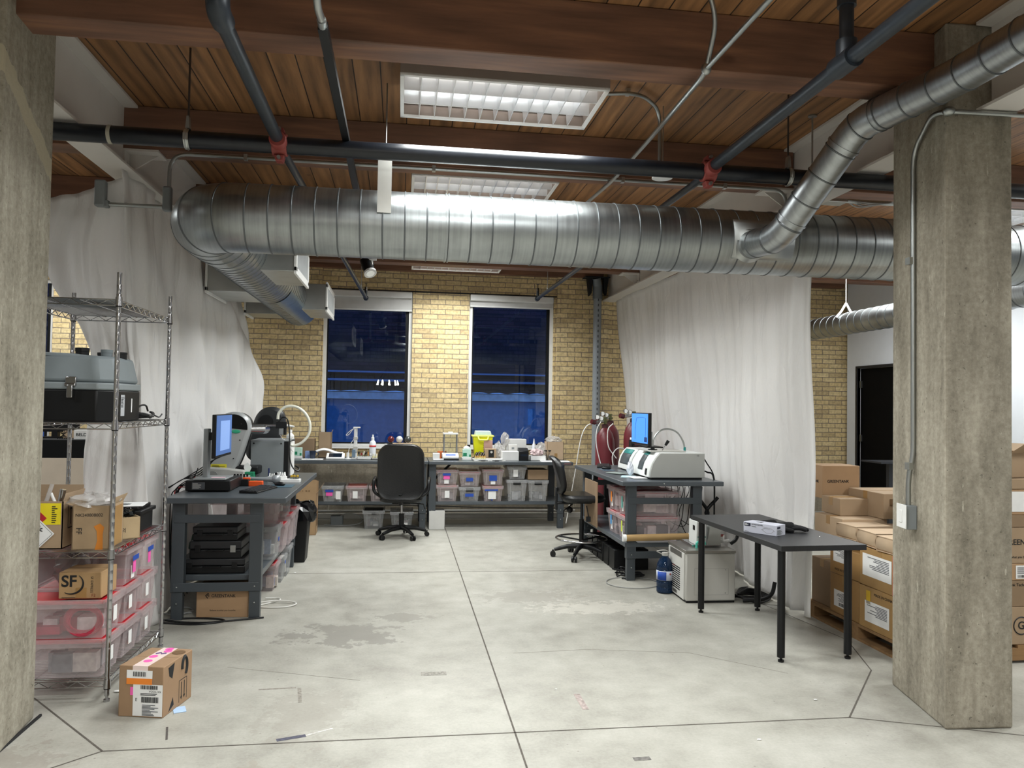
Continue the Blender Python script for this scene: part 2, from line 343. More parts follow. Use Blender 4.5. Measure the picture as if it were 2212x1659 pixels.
# ---------------------------------------------------------------- mesh building
class MB:
    def __init__(s): s.v = []; s.f = []; s.m = []; s.mi = 0
    def add(s, vs, fs):
        o = len(s.v); s.v += [tuple(v) for v in vs]; s.f += [tuple(i + o for i in f) for f in fs]; s.m += [s.mi] * len(fs)
        return s
    def mat(s, i): s.mi = i; return s
    def bx(s, x0, x1, y0, y1, z0, z1, rz=0, ctr=None):
        vs = [(x, y, z) for z in (z0, z1) for y in (y0, y1) for x in (x0, x1)]
        if rz:
            cx, cy = ctr or ((x0 + x1) / 2, (y0 + y1) / 2); c, n = math.cos(rz), math.sin(rz)
            vs = [(cx + (x - cx) * c - (y - cy) * n, cy + (x - cx) * n + (y - cy) * c, z) for x, y, z in vs]
        return s.add(vs, [(0, 2, 3, 1), (4, 5, 7, 6), (0, 1, 5, 4), (2, 6, 7, 3), (0, 4, 6, 2), (1, 3, 7, 5)])
    def frustum(s, x0, x1, y0, y1, z0, z1, t, bottom=True, top=True):
        vs = [(x0 + t, y0 + t, z0), (x1 - t, y0 + t, z0), (x1 - t, y1 - t, z0), (x0 + t, y1 - t, z0), (x0, y0, z1), (x1, y0, z1), (x1, y1, z1), (x0, y1, z1)]
        fs = [(0, 1, 5, 4), (1, 2, 6, 5), (2, 3, 7, 6), (3, 0, 4, 7)]
        if bottom: fs.append((3, 2, 1, 0))
        if top: fs.append((4, 5, 6, 7))
        return s.add(vs, fs)
    def tube(s, pts, r, n=8, caps=True, closed=False):
        P = [Vector(p) for p in pts]; k = len(P); rr = r if isinstance(r, (list, tuple)) else [r] * k
        T = []
        for i in range(k):
            a = P[(i - 1) % k] if (i > 0 or closed) else P[i]; b = P[(i + 1) % k] if (i < k - 1 or closed) else P[i]
            t = (b - a); T.append(t.normalized() if t.length > 1e-9 else Vector((0, 0, 1)))
        up = Vector((0, 0, 1)) if abs(T[0].z) < .9 else Vector((1, 0, 0))
        nrm = (up - T[0] * up.dot(T[0])).normalized(); vs = []
        for i in range(k):
            if i: nrm = (nrm - T[i] * nrm.dot(T[i])); nrm = nrm.normalized() if nrm.length > 1e-6 else Vector((1, 0, 0))
            bi = T[i].cross(nrm)
            for j in range(n):
                a = 2 * PI * j / n; vs.append(P[i] + (nrm * math.cos(a) + bi * math.sin(a)) * rr[i])
        fs = []
        for i in range(k if closed else k - 1):
            i2 = (i + 1) % k
            for j in range(n): fs.append((i * n + j, i * n + (j + 1) % n, i2 * n + (j + 1) % n, i2 * n + j))
        if caps and not closed: fs.append(tuple(range(n - 1, -1, -1))); fs.append(tuple((k - 1) * n + j for j in range(n)))
        return s.add(vs, fs)
    def cyl(s, a, b, r, n=12, r2=None): return s.tube([a, b], [r, r if r2 is None else r2], n)
    def lathe(s, prof, c=(0, 0, 0), n=16, cap=True):
        vs = []; k = len(prof)
        for r, z in prof:
            for j in range(n): a = 2 * PI * j / n; vs.append((c[0] + r * math.cos(a), c[1] + r * math.sin(a), c[2] + z))
        fs = [(i * n + j, i * n + (j + 1) % n, (i + 1) * n + (j + 1) % n, (i + 1) * n + j) for i in range(k - 1) for j in range(n)]
        if cap: fs.append(tuple(range(n - 1, -1, -1))); fs.append(tuple((k - 1) * n + j for j in range(n)))
        return s.add(vs, fs)
    def prism(s, poly, a, b, axis='y'):
        """poly in the plane across axis: y -> (x,z), x -> (y,z), z -> (x,y)"""
        def P(p, t): return (p[0], t, p[1]) if axis == 'y' else ((t, p[0], p[1]) if axis == 'x' else (p[0], p[1], t))
        n = len(poly); vs = [P(p, a) for p in poly] + [P(p, b) for p in poly]
        return s.add(vs, [tuple(range(n)), tuple(range(2 * n - 1, n - 1, -1))] + [(i, (i + 1) % n, (i + 1) % n + n, i + n) for i in range(n)])
    def grid(s, fn, nu, nv):
        vs = [fn(i / nu, j / nv) for j in range(nv + 1) for i in range(nu + 1)]
        return s.add(vs, [(j * (nu + 1) + i, j * (nu + 1) + i + 1, (j + 1) * (nu + 1) + i + 1, (j + 1) * (nu + 1) + i) for j in range(nv) for i in range(nu)])
    def sphere(s, c, r, n=16, k=10, sz=1):
        return s.lathe([(max(1e-4, r * math.sin(PI * i / k)), -r * sz * math.cos(PI * i / k)) for i in range(k + 1)], c, n)
    def xf(s, M_):
        s.v = [tuple(M_ @ Vector(v)) for v in s.v]; return s
    def build(s, name, mats, parent=None, bev=0, smooth=True, solid=0, sub=0):
        me = bpy.data.meshes.new(name); me.from_pydata(s.v, [], s.f)
        for m_ in (mats if isinstance(mats, (list, tuple)) else [mats]): me.materials.append(m_)
        me.polygons.foreach_set('material_index', s.m)
        b_ = bmesh.new(); b_.from_mesh(me); bmesh.ops.recalc_face_normals(b_, faces=b_.faces); b_.to_mesh(me); b_.free()
        if smooth:
            me.polygons.foreach_set('use_smooth', [True] * len(me.polygons)); me.set_sharp_from_angle(angle=R(38))
        me.update()
        o = bpy.data.objects.new(name, me); COL.objects.link(o)
        if parent is not None: o.parent = parent
        if solid: q = o.modifiers.new('solid', 'SOLIDIFY'); q.thickness = solid; q.offset = 0
        if bev: q = o.modifiers.new('bevel', 'BEVEL'); q.width = bev; q.segments = 2; q.limit_method = 'ANGLE'; q.angle_limit = R(40)
        if sub: q = o.modifiers.new('sub', 'SUBSURF'); q.levels = sub; q.render_levels = sub
        return o
def fillet(pts, rad, seg=7):
    P = [Vector(p) for p in pts]; out = [P[0]]
    for i in range(1, len(P) - 1):
        a, b, c = P[i - 1], P[i], P[i + 1]; u = (a - b); v = (c - b); r = min(rad, u.length * .49, v.length * .49)
        p0 = b + u.normalized() * r; p1 = b + v.normalized() * r
        for k in range(seg + 1):
            t = k / seg; out.append(p0 * (1 - t) ** 2 + b * 2 * t * (1 - t) + p1 * t * t)
    out.append(P[-1]); return out
def smoothc(pts, k=6):
    P = [Vector(p) for p in pts]; P = [P[0] * 2 - P[1]] + P + [P[-1] * 2 - P[-2]]; out = []
    for i in range(1, len(P) - 2):
        for j in range(k):
            t = j / k; a, b, c, d = P[i - 1], P[i], P[i + 1], P[i + 2]
            out.append(.5 * ((2 * b) + (c - a) * t + (2 * a - 5 * b + 4 * c - d) * t * t + (-a + 3 * b - 3 * c + d) * t ** 3))
    out.append(P[-2]); return out
def duct_mesh(pts, r, pitch, n=48, off=.03):
    P = [Vector(p) for p in pts]; S = [0]
    for a, b in zip(P, P[1:]): S.append(S[-1] + (b - a).length)
    def at(s_):
        for i in range(len(S) - 1):
            if s_ <= S[i + 1] + 1e-9: t = (s_ - S[i]) / max(1e-9, S[i + 1] - S[i]); return P[i].lerp(P[i + 1], min(1, max(0, t)))
        return P[-1]
    st = [(s_, r) for s_ in S]
    q = off
    while q < S[-1] - .02:
        st = [x for x in st if abs(x[0] - q) > .02]
        st += [(q - .014, r), (q - .005, r), (q - .003, r + .004), (q + .003, r + .004), (q + .005, r), (q + .014, r)]; q += pitch
    st.sort(); st = [x for x in st if 0 <= x[0] <= S[-1]]
    m = MB().tube([at(x[0]) for x in st], [x[1] for x in st], n, True)
    for i in range(len(st) - 1):
        if st[i][1] > r + .001 or st[i + 1][1] > r + .001: m.m[i * n:(i + 1) * n] = [1] * n
    return m
# ---------------------------------------------------------------- objects
LABELS = set()
def tag(o, label, cat, group=None):
    o['label'] = label; o['category'] = cat
    if group: o['group'] = group
    return o
def thing(name, label, cat, loc=(0, 0, 0), rz=0, group=None):
    o = bpy.data.objects.new(name, None); COL.objects.link(o); o.location = loc; o.rotation_euler = (0, 0, rz); o.empty_display_size = .1
    return tag(o, label, cat, group)
def one(mb, name, label, cat, mats, loc=(0, 0, 0), rz=0, group=None, **k):
    o = mb.build(name, mats, None, **k); o.location = loc; o.rotation_euler = (0, 0, rz)
    return tag(o, label, cat, group)
def struct(mb, name, mats, parent=None, **k):
    o = mb.build(name, mats, parent, **k)
    o['kind'] = 'structure'
    return o
def dup(src, loc, rz=0, label=None, group=None):
    def cp(o, par):
        c = o.copy(); COL.objects.link(c)
        if par is not None: c.parent = par
        for ch in list(o.children): cp(ch, c)
        return c
    c = cp(src, None); c.location = loc; c.rotation_euler = (0, 0, rz)
    if label: c['label'] = label
    if group: c['group'] = group
    return c
_TC = {}
def text(s, size, name, parent, loc, rot, m, align='LEFT', bold=0., sx=1.):
    key = (s, align, bold)
    if key not in _TC:
        cu = bpy.data.curves.new('t', 'FONT'); cu.body = s; cu.size = 1; cu.align_x = align; cu.align_y = 'CENTER'; cu.extrude = .012; cu.offset = bold
        to = bpy.data.objects.new('t', cu); COL.objects.link(to)
        bpy.context.view_layer.update()
        me = bpy.data.meshes.new_from_object(to.evaluated_get(bpy.context.evaluated_depsgraph_get()))
        bpy.data.objects.remove(to); _TC[key] = me
    me = _TC[key].copy(); me.materials.clear(); me.materials.append(m)
    for v in me.vertices: v.co = Vector((v.co.x * size * sx, v.co.y * size, v.co.z * min(size, .06)))
    o = bpy.data.objects.new(name, me); COL.objects.link(o); o.parent = parent; o.location = loc; o.rotation_euler = rot
    return o
FRONT = (PI / 2, 0, 0); RIGHT = (PI / 2, 0, PI / 2); LEFT = (PI / 2, 0, -PI / 2)   # text facing -Y, +X, -X
TOPF = (0, 0, 0)

# ================================================================ SETTING
XL, XR, YN = -8.0, 9.0, -4.5
fl = struct(MB().bx(XL, XR, YN, WY + .3, -.1, 0), 'floor', M_FLOOR)
M_JOINT = mat('saw_cut_joint', '#57524b', .9, 0, .3, 30); M_CRACK = mat('hairline_crack', '#8d897f', .9, 0, .2, 30)
def strip(a, b, wd, z=.0006):
    a = Vector((*a, z)); b = Vector((*b, z)); d = (b - a).normalized(); n = Vector((-d.y, d.x, 0)) * wd / 2
    return [a - n, b - n, b + n, a + n]
for nm, a, b, wd in [('c', (.585, 3.757), (.60, 11), .009), ('c', (.585, 3.757), (.56, -3), .009), ('c', (-1.31, 3.757), (2.351, 3.757), .009),
                 ('c', (-1.31, 3.757), (-1.90, 4.45), .009), ('c', (-1.31, 3.757), (-1.9, 3.2), .009), ('c', (2.351, 3.757), (2.91, 4.42), .009),
                 ('c', (2.351, 3.757), (3.3, 3.38), .008), ('c', (-1.3, 7.41), (3.0, 7.36), .007), ('c', (2.91, 4.42), (3.12, 5.02), .007),
                 ('c', (3.12, 5.02), (2.92, 6.4), .006), ('c', (2.92, 6.4), (2.9, 10.9), .006), ('c', (-1.9, 4.45), (-2.6, 4.9), .008),
                 ('k', (1.25, 4.98), (1.9, 4.85), .003), ('k', (1.9, 4.85), (2.36, 4.42), .003), ('k', (-1.0, 4.85), (-.2, 4.55), .0025), ('k', (.75, 4.95), (1.25, 4.98), .0025)]:
    m_ = MB(); q = strip(a, b, wd); q2 = [v + Vector((0, 0, .0005)) for v in q]
    m_.add(q + q2, [(0, 1, 2, 3), (7, 6, 5, 4), (0, 4, 5, 1), (1, 5, 6, 2), (2, 6, 7, 3), (3, 7, 4, 0)])
    o = struct(m_, 'floor_joint' if nm == 'c' else 'floor_crack', M_JOINT if nm == 'c' else M_CRACK, fl, smooth=False)
struct(MB().bx(-1.765, -1.755, 3.5, 4.2, 0, .012), 'trim_1', mat('black_caulk', '#16171c', .6), fl).rotation_euler = (0, 0, 0)
for (a, b, wd, c) in (((-.55, 3.79), (-.42, 3.83), .03, '#4a4a58'), ((-.42, 3.83), (-.30, 3.90), .008, '#d8d6d0'), ((1.08, 3.42), (1.16, 3.42), .035, '#6d6a66'), ((1.0, 4.22), (1.0, 4.0), .035, '#9c8f8a'), ((-.75, 4.46), (-.55, 4.47), .012, '#857e76'), ((-.53, 4.46), (-.50, 4.25), .02, '#8a857c'), ((.15, 4.62), (.3, 4.62), .06, '#8d8a82'), ((-1.1, 4.0), (-1.06, 3.85), .01, '#4f4a46')):
    m_ = MB(); q = strip(a, b, wd, .0004); m_.add(q + [v + Vector((0, 0, .0005)) for v in q], [(0, 1, 2, 3), (7, 6, 5, 4), (0, 4, 5, 1), (1, 5, 6, 2), (2, 6, 7, 3), (3, 7, 4, 0)])
    struct(m_, 'floor_mark', mat('floor_mark_' + c, c, .8, 0, .5, 60), fl, smooth=False)
struct(MB().bx(XL, XR, YN, WY + .3, ZC, ZC + .12), 'ceiling', M_PLANK)
# brick wall with three window openings
wb = MB()
H0, H1 = .985, 3.19
wins = [(-5.95, -4.62), (-1.10, .14), (.95, 2.19)]
xs = XL
for a, b in wins:
    wb.bx(xs, a, WY, WY + .35, 0, ZC); wb.bx(a, b, WY, WY + .35, 0, H0); wb.bx(a, b, WY, WY + .35, H1, ZC); xs = b
wb.bx(xs, 9.3, WY, WY + .35, 0, ZC)
struct(wb, 'wall_back', M_BRICK, smooth=False)
pr = MB()      # brick piers that stand a little proud of the bay
pr.bx(-4.60, -1.12, WY - .06, WY, .74, ZC - .14); pr.bx(2.23, 3.0, WY - .06, WY, .74, ZC - .14)
struct(pr, 'wall_back_pier', M_BRICK, smooth=False)
ba = MB(); ba.grid(lambda u, v: (-4.6 + 11.6 * u, WY - .085 - .012 * math.sin(u * 90) * math.sin(v * 9 + u * 40), .745 * v), 220, 8)
ba.bx(-4.6, 7.0, WY - .08, WY, .70, .745)
struct(ba, 'wall_back_base', M_BASE)
struct(MB().bx(-4.6, 6.7, WY - .14, WY - .09, 0, .07), 'baseboard_back', mat('grey_skirting', '#b8b5ae', .6), bev=.004)
for i, (a, b) in enumerate(wins):
    fr = MB(); t = .05
    fr.bx(a, a + t, WY + .05, WY + .12, H0, H1).bx(b - t, b, WY + .05, WY + .12, H0, H1).bx(a, b, WY + .05, WY + .12, H0, H0 + .04).bx(a, b, WY + .05, WY + .12, H1 - .05, H1)
    o = struct(fr, 'window_%d' % (i + 1), M_WHITE)
    f2 = MB(); g0, g1 = a + t, b - t
    f2.bx(g0, g0 + .018, WY + .07, WY + .1, H0 + .04, H1 - .05).bx(g1 - .045, g1, WY + .07, WY + .1, H0 + .04, H1 - .05).bx(g0, g1, WY + .07, WY + .1, H0 + .04, H0 + .06)
    struct(f2, 'sash', M_BLK, o)
    struct(MB().bx(g0, g1, WY + .084, WY + .088, H0 + .05, H1 - .05), 'pane', M_PANE, o, smooth=False)
    struct(MB().bx(a - .01, b + .01, WY - .03, WY + .05, H0 - .025, H0), 'window_sill', M_WHITE, o, bev=.004)
# steel lintel line above the openings
struct(MB().bx(-1.14, 2.25, WY - .012, WY, H1 + .0, H1 + .018), 'lintel', mat('dark_lintel', '#1d1a18', .7))
# roller blinds
for a, b, zb, wh in ((-1.09, .13, 2.925, 'left'), (.96, 2.18, 3.025, 'right')):
    t = thing('roller_blind', 'white roller blind rolled to the top of the %s window' % wh, 'blind', ((a + b) / 2, WY, zb), 0)
    W2 = (b - a) / 2
    m = mat('blind_fabric', '#c3c2c0', .7); m2 = mat('blind_hembar', '#d6d6d4', .5)
    MB().bx(-W2, W2, .02, .024, 0, H1 - .08 - zb).build('fabric', m, t)
    MB().bx(-W2, W2, -.03, .03, H1 - .09 - zb, H1 - zb).build('cassette', m2, t, bev=.01)
    MB().bx(-W2, W2, .012, .03, -.012, .012).build('hem_bar', m2, t, bev=.003)
# other walls of the floor
struct(MB().bx(XL - .1, XL, YN, WY, 0, ZC), 'wall_left', M_WHITEWALL)
struct(MB().bx(XR, XR + .1, YN, WY, 0, ZC), 'wall_right', mat('grey_blue_wall', '#a2a6ae', .8, 0, .02))
struct(MB().bx(XL, XR, YN - .1, YN, 0, ZC), 'wall_front', M_WHITEWALL)
wp = MB().bx(6.76, 6.88, 10.62, WY - .1, 0, ZC).bx(6.76, 6.88, 5.2, 9.66, 0, ZC).bx(6.76, 6.88, 9.66, 10.62, 2.24, ZC)
struct(wp, 'wall_partition', mat('partition_paint', '#d6dae0', .8, 0, .02))
do = struct(MB().bx(6.80, 6.85, 9.67, 10.61, 0.01, 2.23), 'door_1', mat('black_door', '#040405', .75, 0, .2, spec=.12))
for z in (1.95, 1.15): struct(MB().bx(6.775, 6.80, 10.57, 10.61, z, z + .1), 'hinge', M_CONDUIT, do)
struct(MB().bx(6.745, 6.80, 9.62, 9.66, 0, 2.27).bx(6.745, 6.80, 10.62, 10.66, 0, 2.27).bx(6.745, 6.80, 9.66, 10.62, 2.24, 2.27), 'door_frame', mat('door_frame_paint', '#1a1b20', .5), do)
# columns
def column(name, poly, m):
    o = struct(MB().prism(poly, 0, ZC, 'z'), name, m, smooth=False, bev=.012)
    return o
column('concrete_column', [(-2.10, 3.58), (-1.735, 3.58), (-1.782, 4.18), (-2.10, 4.18)], M_COLL)
column('concrete_column', [(2.750, 3.560), (3.115, 3.540), (3.19, 4.16), (2.885, 4.185)], M_COLR)
# ceiling beams, one per bay
for yb in (-1.9, -.04, 1.82, 3.68, 5.54, 7.40, 9.42):
    for a, b in ((-7.99, -2.02), (-1.93, 2.98), (3.02, 8.99)):
        if yb == 3.68: a, b = {(-7.99, -2.02): (-7.99, -2.12), (-1.93, 2.98): (-1.77, 2.80), (3.02, 8.99): (3.2, 8.99)}[(a, b)]
        struct(MB().bx(a, b, yb, yb + .2, 3.32, ZC - .001), 'ceiling_beam', M_BEAM, bev=.006)
for a, b in ((-1.85, 2.9), (3.1, 6.7), (-7.9, -2.03)):
    struct(MB().bx(a, b, WY - .12, WY - .002, ZC - .14, ZC - .002), 'ledger_beam', M_BEAM)
def girder(cx, y0, y1):
    m = MB(); zb = 3.15
    m.bx(cx - .1, cx + .1, y0, y1, zb, zb + .016).bx(cx - .1, cx + .1, y0, y1, ZC - .02, ZC - .003).bx(cx - .012, cx + .012, y0, y1, zb + .016, ZC - .02)
    return struct(m, 'steel_beam', M_STEEL_W)
GI = []
for cx, cy in ((-1.93, 4.19), (3.0, 4.19)):
    girder(cx, cy, WY); girder(cx, YN, 3.53)
for cx, sx in ((-1.93, 1), (3.0, -1)):
    for yb in (5.54, 7.40, 9.42):
        m = MB(); x0 = cx + .012 * sx; yy = yb + .02
        a, b = sorted((x0, x0 + .23 * sx)); m.bx(a, b, yb + .0, yb + .2, 3.305, 3.319)
        m.bx(min(x0, x0 + .012 * sx), max(x0, x0 + .012 * sx), yb, yb + .2, 3.17, 3.305)
        pts = [(x0, 3.17), (x0 + .2 * sx, 3.305), (x0, 3.305)]
        m.prism(pts, yb + .095, yb + .105, 'y')
        for k in (.05, .15): m.cyl((x0 + .012 * sx, yb + k, 3.23), (x0 + .022 * sx, yb + k, 3.23), .011, 8)
        struct(m, 'beam_bracket', M_STEEL_W)
# what lies outside the windows: the neighbouring building and a low wall
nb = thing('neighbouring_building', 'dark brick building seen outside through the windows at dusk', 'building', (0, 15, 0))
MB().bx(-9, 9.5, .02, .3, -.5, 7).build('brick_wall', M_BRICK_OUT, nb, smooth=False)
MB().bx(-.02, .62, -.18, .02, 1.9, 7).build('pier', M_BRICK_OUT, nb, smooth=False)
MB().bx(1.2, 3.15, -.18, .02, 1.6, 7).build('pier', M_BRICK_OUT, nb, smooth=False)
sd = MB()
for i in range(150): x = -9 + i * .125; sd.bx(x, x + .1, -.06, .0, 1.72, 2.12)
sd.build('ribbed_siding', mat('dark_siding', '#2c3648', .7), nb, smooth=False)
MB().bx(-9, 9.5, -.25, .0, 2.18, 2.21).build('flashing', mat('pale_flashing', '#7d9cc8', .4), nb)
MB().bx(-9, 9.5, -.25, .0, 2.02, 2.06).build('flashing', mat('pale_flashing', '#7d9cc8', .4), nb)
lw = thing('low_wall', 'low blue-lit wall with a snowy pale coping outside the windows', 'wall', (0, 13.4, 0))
MB().bx(-9, 9.5, 0, .3, -.5, 1.66).build('wall_face', mat('blue_stucco', '#4f86c4', .8, 0, .15, 12, .3), lw)  # blue of the dusk light is put into the wall colour
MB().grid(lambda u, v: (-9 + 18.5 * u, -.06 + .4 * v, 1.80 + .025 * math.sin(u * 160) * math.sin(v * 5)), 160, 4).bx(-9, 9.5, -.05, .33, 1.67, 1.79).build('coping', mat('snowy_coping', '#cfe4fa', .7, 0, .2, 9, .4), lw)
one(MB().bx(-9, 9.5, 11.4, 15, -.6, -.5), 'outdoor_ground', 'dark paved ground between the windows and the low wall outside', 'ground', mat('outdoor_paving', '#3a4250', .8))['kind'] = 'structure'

# ================================================================ LAMPS IN THE BAY
def troffer(loc, label):
    """surface fluorescent fixture, louvre facing down; local origin at the underside centre"""
    t = thing('ceiling_light', label, 'ceiling light', loc, 0, 'louvred ceiling lights in the middle bay')
    w, d, h = 1.19, .64, .195
    m = MB(); m.bx(-w / 2, w / 2, -d / 2, -d / 2 + .012, 0, h).bx(-w / 2, w / 2, d / 2 - .012, d / 2, 0, h).bx(-w / 2, -w / 2 + .012, -d / 2, d / 2, 0, h).bx(w / 2 - .012, w / 2, -d / 2, d / 2, 0, h).bx(-w / 2, w / 2, -d / 2, d / 2, h - .01, h)
    m.build('housing', mat('brown_grey_housing', '#8d8078', .6), t)
    m = MB(); e = .022
    m.bx(-w / 2, w / 2, -d / 2, -d / 2 + e, -.008, .006).bx(-w / 2, w / 2, d / 2 - e, d / 2, -.008, .006).bx(-w / 2, -w / 2 + e, -d / 2, d / 2, -.008, .006).bx(w / 2 - e, w / 2, -d / 2, d / 2, -.008, .006)
    m.build('rim', M_WHITE, t)
    m = MB(); iw, idp = w - 2 * e, d - 2 * e; rw = idp / 3
    for k in range(3):   # parabolic troughs
        y0 = -idp / 2 + k * rw
        m.grid(lambda u, v: (-iw / 2 + iw * u, y0 + rw * v, .075 + .085 * (1 - (2 * v - 1) ** 2)), 1, 10)
    m.build('reflector', M_REFL, t)
    m = MB()
    for k in range(1, 3):
        y0 = -idp / 2 + k * rw; m.prism([(y0 - .003, 0), (y0 + .003, 0), (y0 + .012, .078), (y0 - .012, .078)], -iw / 2, iw / 2, 'x')
    for i in range(1, 12):
        x = -iw / 2 + iw * i / 12
        for k in range(3):
            y0 = -idp / 2 + k * rw + .004; m.prism([(x - .0025, 0), (x + .0025, 0), (x + .009, .07), (x - .009, .07)], y0, y0 + rw - .008, 'y')
    m.build('louvre', mat('louvre_metal', '#e9ebee', .3, .55, .02), t)
    l = bpy.data.lights.new('fluorescent_glow', 'AREA'); l.shape = 'RECTANGLE'; l.size = 1.1; l.size_y = .56; l.energy = 62; l.color = (.97, 1, .985); l.spread = R(150)
    lo = bpy.data.objects.new('fluorescent_glow', l); COL.objects.link(lo); lo.parent = t; lo.location = (0, 0, -.012)
    for k in range(3):
        y = -idp / 2 + (k + .5) * rw; MB().cyl((-iw / 2 + .02, y, .115), (iw / 2 - .02, y, .115), .013, 10).build('tube', M_TUBE, t)
    return t
L1 = troffer((.555, 4.545, 3.42), 'louvred fluorescent ceiling light nearest the camera, in front of the black pipe')
dup(L1, (.645, 6.40, 3.42), 0, 'louvred fluorescent ceiling light half hidden above the large round duct')
dup(L1, (.70, 8.27, 3.42), 0, 'louvred ceiling light hidden behind the top of the large duct')
dup(L1, (.70, 10.1, 3.42), 0, 'thin slice of louvred ceiling light near the brick wall below the duct')

# ================================================================ PIPES
G_S = 'black sprinkler pipes'
t = thing('sprinkler_main_pipe', 'thick black horizontal main pipe running across under the beams', 'pipe', (0, 4.57, 3.09))
MB().tube([(-7.5, 0, 0), (8.5, 0, 0)], .050, 24).build('pipe', M_PIPE, t)
m = MB().tube([(-1.66, 0, 0), (-1.64, 0, 0)], .0525, 24); m.build('sealant_ring', mat('dried_sealant', '#a9a596', .8), t)
for x in (-.725, 1.885):
    m = MB().tube([(x - .042, 0, 0), (x + .042, 0, 0)], .064, 20)
    m.prism([(x - .03, -.065), (x + .03, -.065), (x + .02, -.10), (x - .02, -.10)], -.03, .03, 'y').prism([(x - .03, .065), (x + .03, .065), (x + .02, .095), (x - .02, .095)], -.03, .03, 'y')
    m.tube([(x, -.04, .0), (x, -.105, .005)], .048, 16)
    cl = m.build('red_clamp', M_RED, t, bev=.004)
    for s_ in (-1, 1): MB().cyl((x, -.05, s_ * .083), (x, .05, s_ * .083), .011, 8).build('bolt', M_CONDUIT, cl)
for (nm, x, yend, lab) in (('sprinkler_branch_pipe', -.73, 3.1, 'left'), ('sprinkler_branch_pipe', 1.89, 2.2, 'right')):
    t = thing(nm, 'dark pipe from the camera side joining the main pipe at the %s red clamp' % lab, 'pipe', (x, 4.47, 3.105), 0, G_S)
    MB().tube([(0, 0, 0), ((-.0 if x < 0 else -.03), yend - 4.47, .0)], .034, 18).build('pipe', M_PIPEG, t)
    if x < 0:
        MB().tube(fillet([(0, -1.32, 0), (0, -1.42, 0), (0, -1.42, .1)], .06), .046, 16).build('elbow', M_PIPEG, t)
        MB().tube([(0, -1.42, .08), (0, -1.42, .5)], .034, 16).build('riser', M_PIPEG, t)
    else:
        MB().tube([(-.02, -1.50, 0), (-.02, -1.36, 0)], .047, 18).tube([(-.02, -1.44, .02), (-.02, -1.44, .09)], .044, 16).build('tee', M_PIPEG, t)
        MB().tube([(-.02, -1.44, .08), (-.02, -1.44, .5)], .03, 16).tube([(-.02, -1.44, .24), (-.02, -1.44, .29)], .04, 16).build('riser', M_PIPEG, t)
for (a, b, lab) in (((-.715, 4.69, 3.07), (-.49, 10.35, 3.0), 'left'), ((1.875, 4.69, 3.07), (1.83, 10.35, 3.075), 'right')):
    t = thing('sprinkler_drop_pipe', 'thin dark pipe running to the brick wall, ending above the %s window' % lab, 'pipe', a, 0, G_S)
    d = Vector(b) - Vector(a)
    MB().tube([(0, -.08, 0), tuple(d)], .024, 14).build('pipe', M_PIPEG, t)
    MB().tube([tuple(d + Vector((0, -.02, 0))), tuple(d + Vector((0, .05, 0)))], .034, 12).tube([tuple(d), tuple(d + Vector((0, 0, .10)))], .018, 10).build('elbow', M_PIPEG, t)
    m = MB().tube([tuple(d + Vector((0, 0, .10))), tuple(d + Vector((0, 0, .145)))], [.022, .016], 10).tube([tuple(d + Vector((0, 0, .145))), tuple(d + Vector((0, 0, .19)))], .006, 8).lathe([(.02, .19), (.02, .194)], tuple(d), 12)
    m.build('sprinkler_head', mat('bronze_head', '#5e5750', .35, .8), t)
    q = d * .88; MB().cyl(tuple(q + Vector((0, 0, .02))), tuple(q + Vector((0, 0, ZC - a[2] - q.z - .002))), .004, 6).tube([tuple(q + Vector((.0, .012, -.02))), tuple(q + Vector((0, .012, .05)))], .006, 6).build('hanger', M_CONDUIT, t)
HG = 'clevis pipe hangers on the main pipe'
for x, lab in ((-1.235, 'left'), (2.42, 'right')):
    t = thing('pipe_hanger', 'threaded rod and grey clevis strap holding the main pipe at the %s end' % lab, 'hanger', (x, 4.57, 3.09), 0, HG)
    MB().cyl((0, 0, .12), (0, 0, ZC - 3.09), .006, 8).build('rod', mat('dark_rod', '#4b423c', .5, .6), t)
    m = MB(); P = [(0, .056 * math.sin(a), .056 * math.cos(a)) for a in [R(20) + R(320) * i / 20 for i in range(21)]]
    m.tube([Vector(p) + Vector((dx, 0, 0)) for dx in (0,) for p in P], .006, 6)
    m.bx(-.014, .014, -.058, -.054, -.02, .02); m.prism([(-.012, .06), (.012, .06), (.006, .13), (-.006, .13)], -.02, .02, 'y')
    m.grid(lambda u, v: (-.014 + .028 * u, -.057 * math.sin(v * 2 * PI), .057 * math.cos(v * 2 * PI)), 1, 24)
    m.build('clevis_strap', M_GALV, t)
# track with one spotlight
t = thing('lighting_track', 'slim black lighting track running toward the windows, left of the ceiling light', 'light track', (-.35, 3.2, 3.15))
MB().bx(-.02, .02, 0, 5.65, -.018, .018).build('rail', M_BLK, t)
MB().tube([(0, 0, 0), (0, -.05, 0)], .02, 12).build('end_feed', M_CONDUIT, t)
MB().tube(smoothc([(0, -.05, 0), (-.01, -.12, .03), (-.012, -.18, .15), (-.012, -.2, .45)]), .016, 12).build('flexible_conduit', M_CONDUIT, t)
t = thing('spotlight', 'black cylindrical spotlight with a bright rim hanging from the track end', 'spotlight', (-.335, 8.25, 3.13))
MB().cyl((0, 0, 0), (0, 0, -.09), .012, 8).bx(-.05, .05, -.015, .015, -.012, .02).build('bracket', M_WHITE, t)
dd = Vector((.32, -.5, -.8)).normalized(); c0 = Vector((-.06, .02, -.04))
MB().tube([c0 - dd * .04, c0 + dd * .14], .058, 20).build('can', M_BLK, t)
MB().tube([c0 + dd * .13, c0 + dd * .155], [.066, .068], 20).build('rim_ring', M_WHITE, t)
MB().tube([c0 + dd * .156, c0 + dd * .157], .045, 16).build('lens', M_REFL, t)

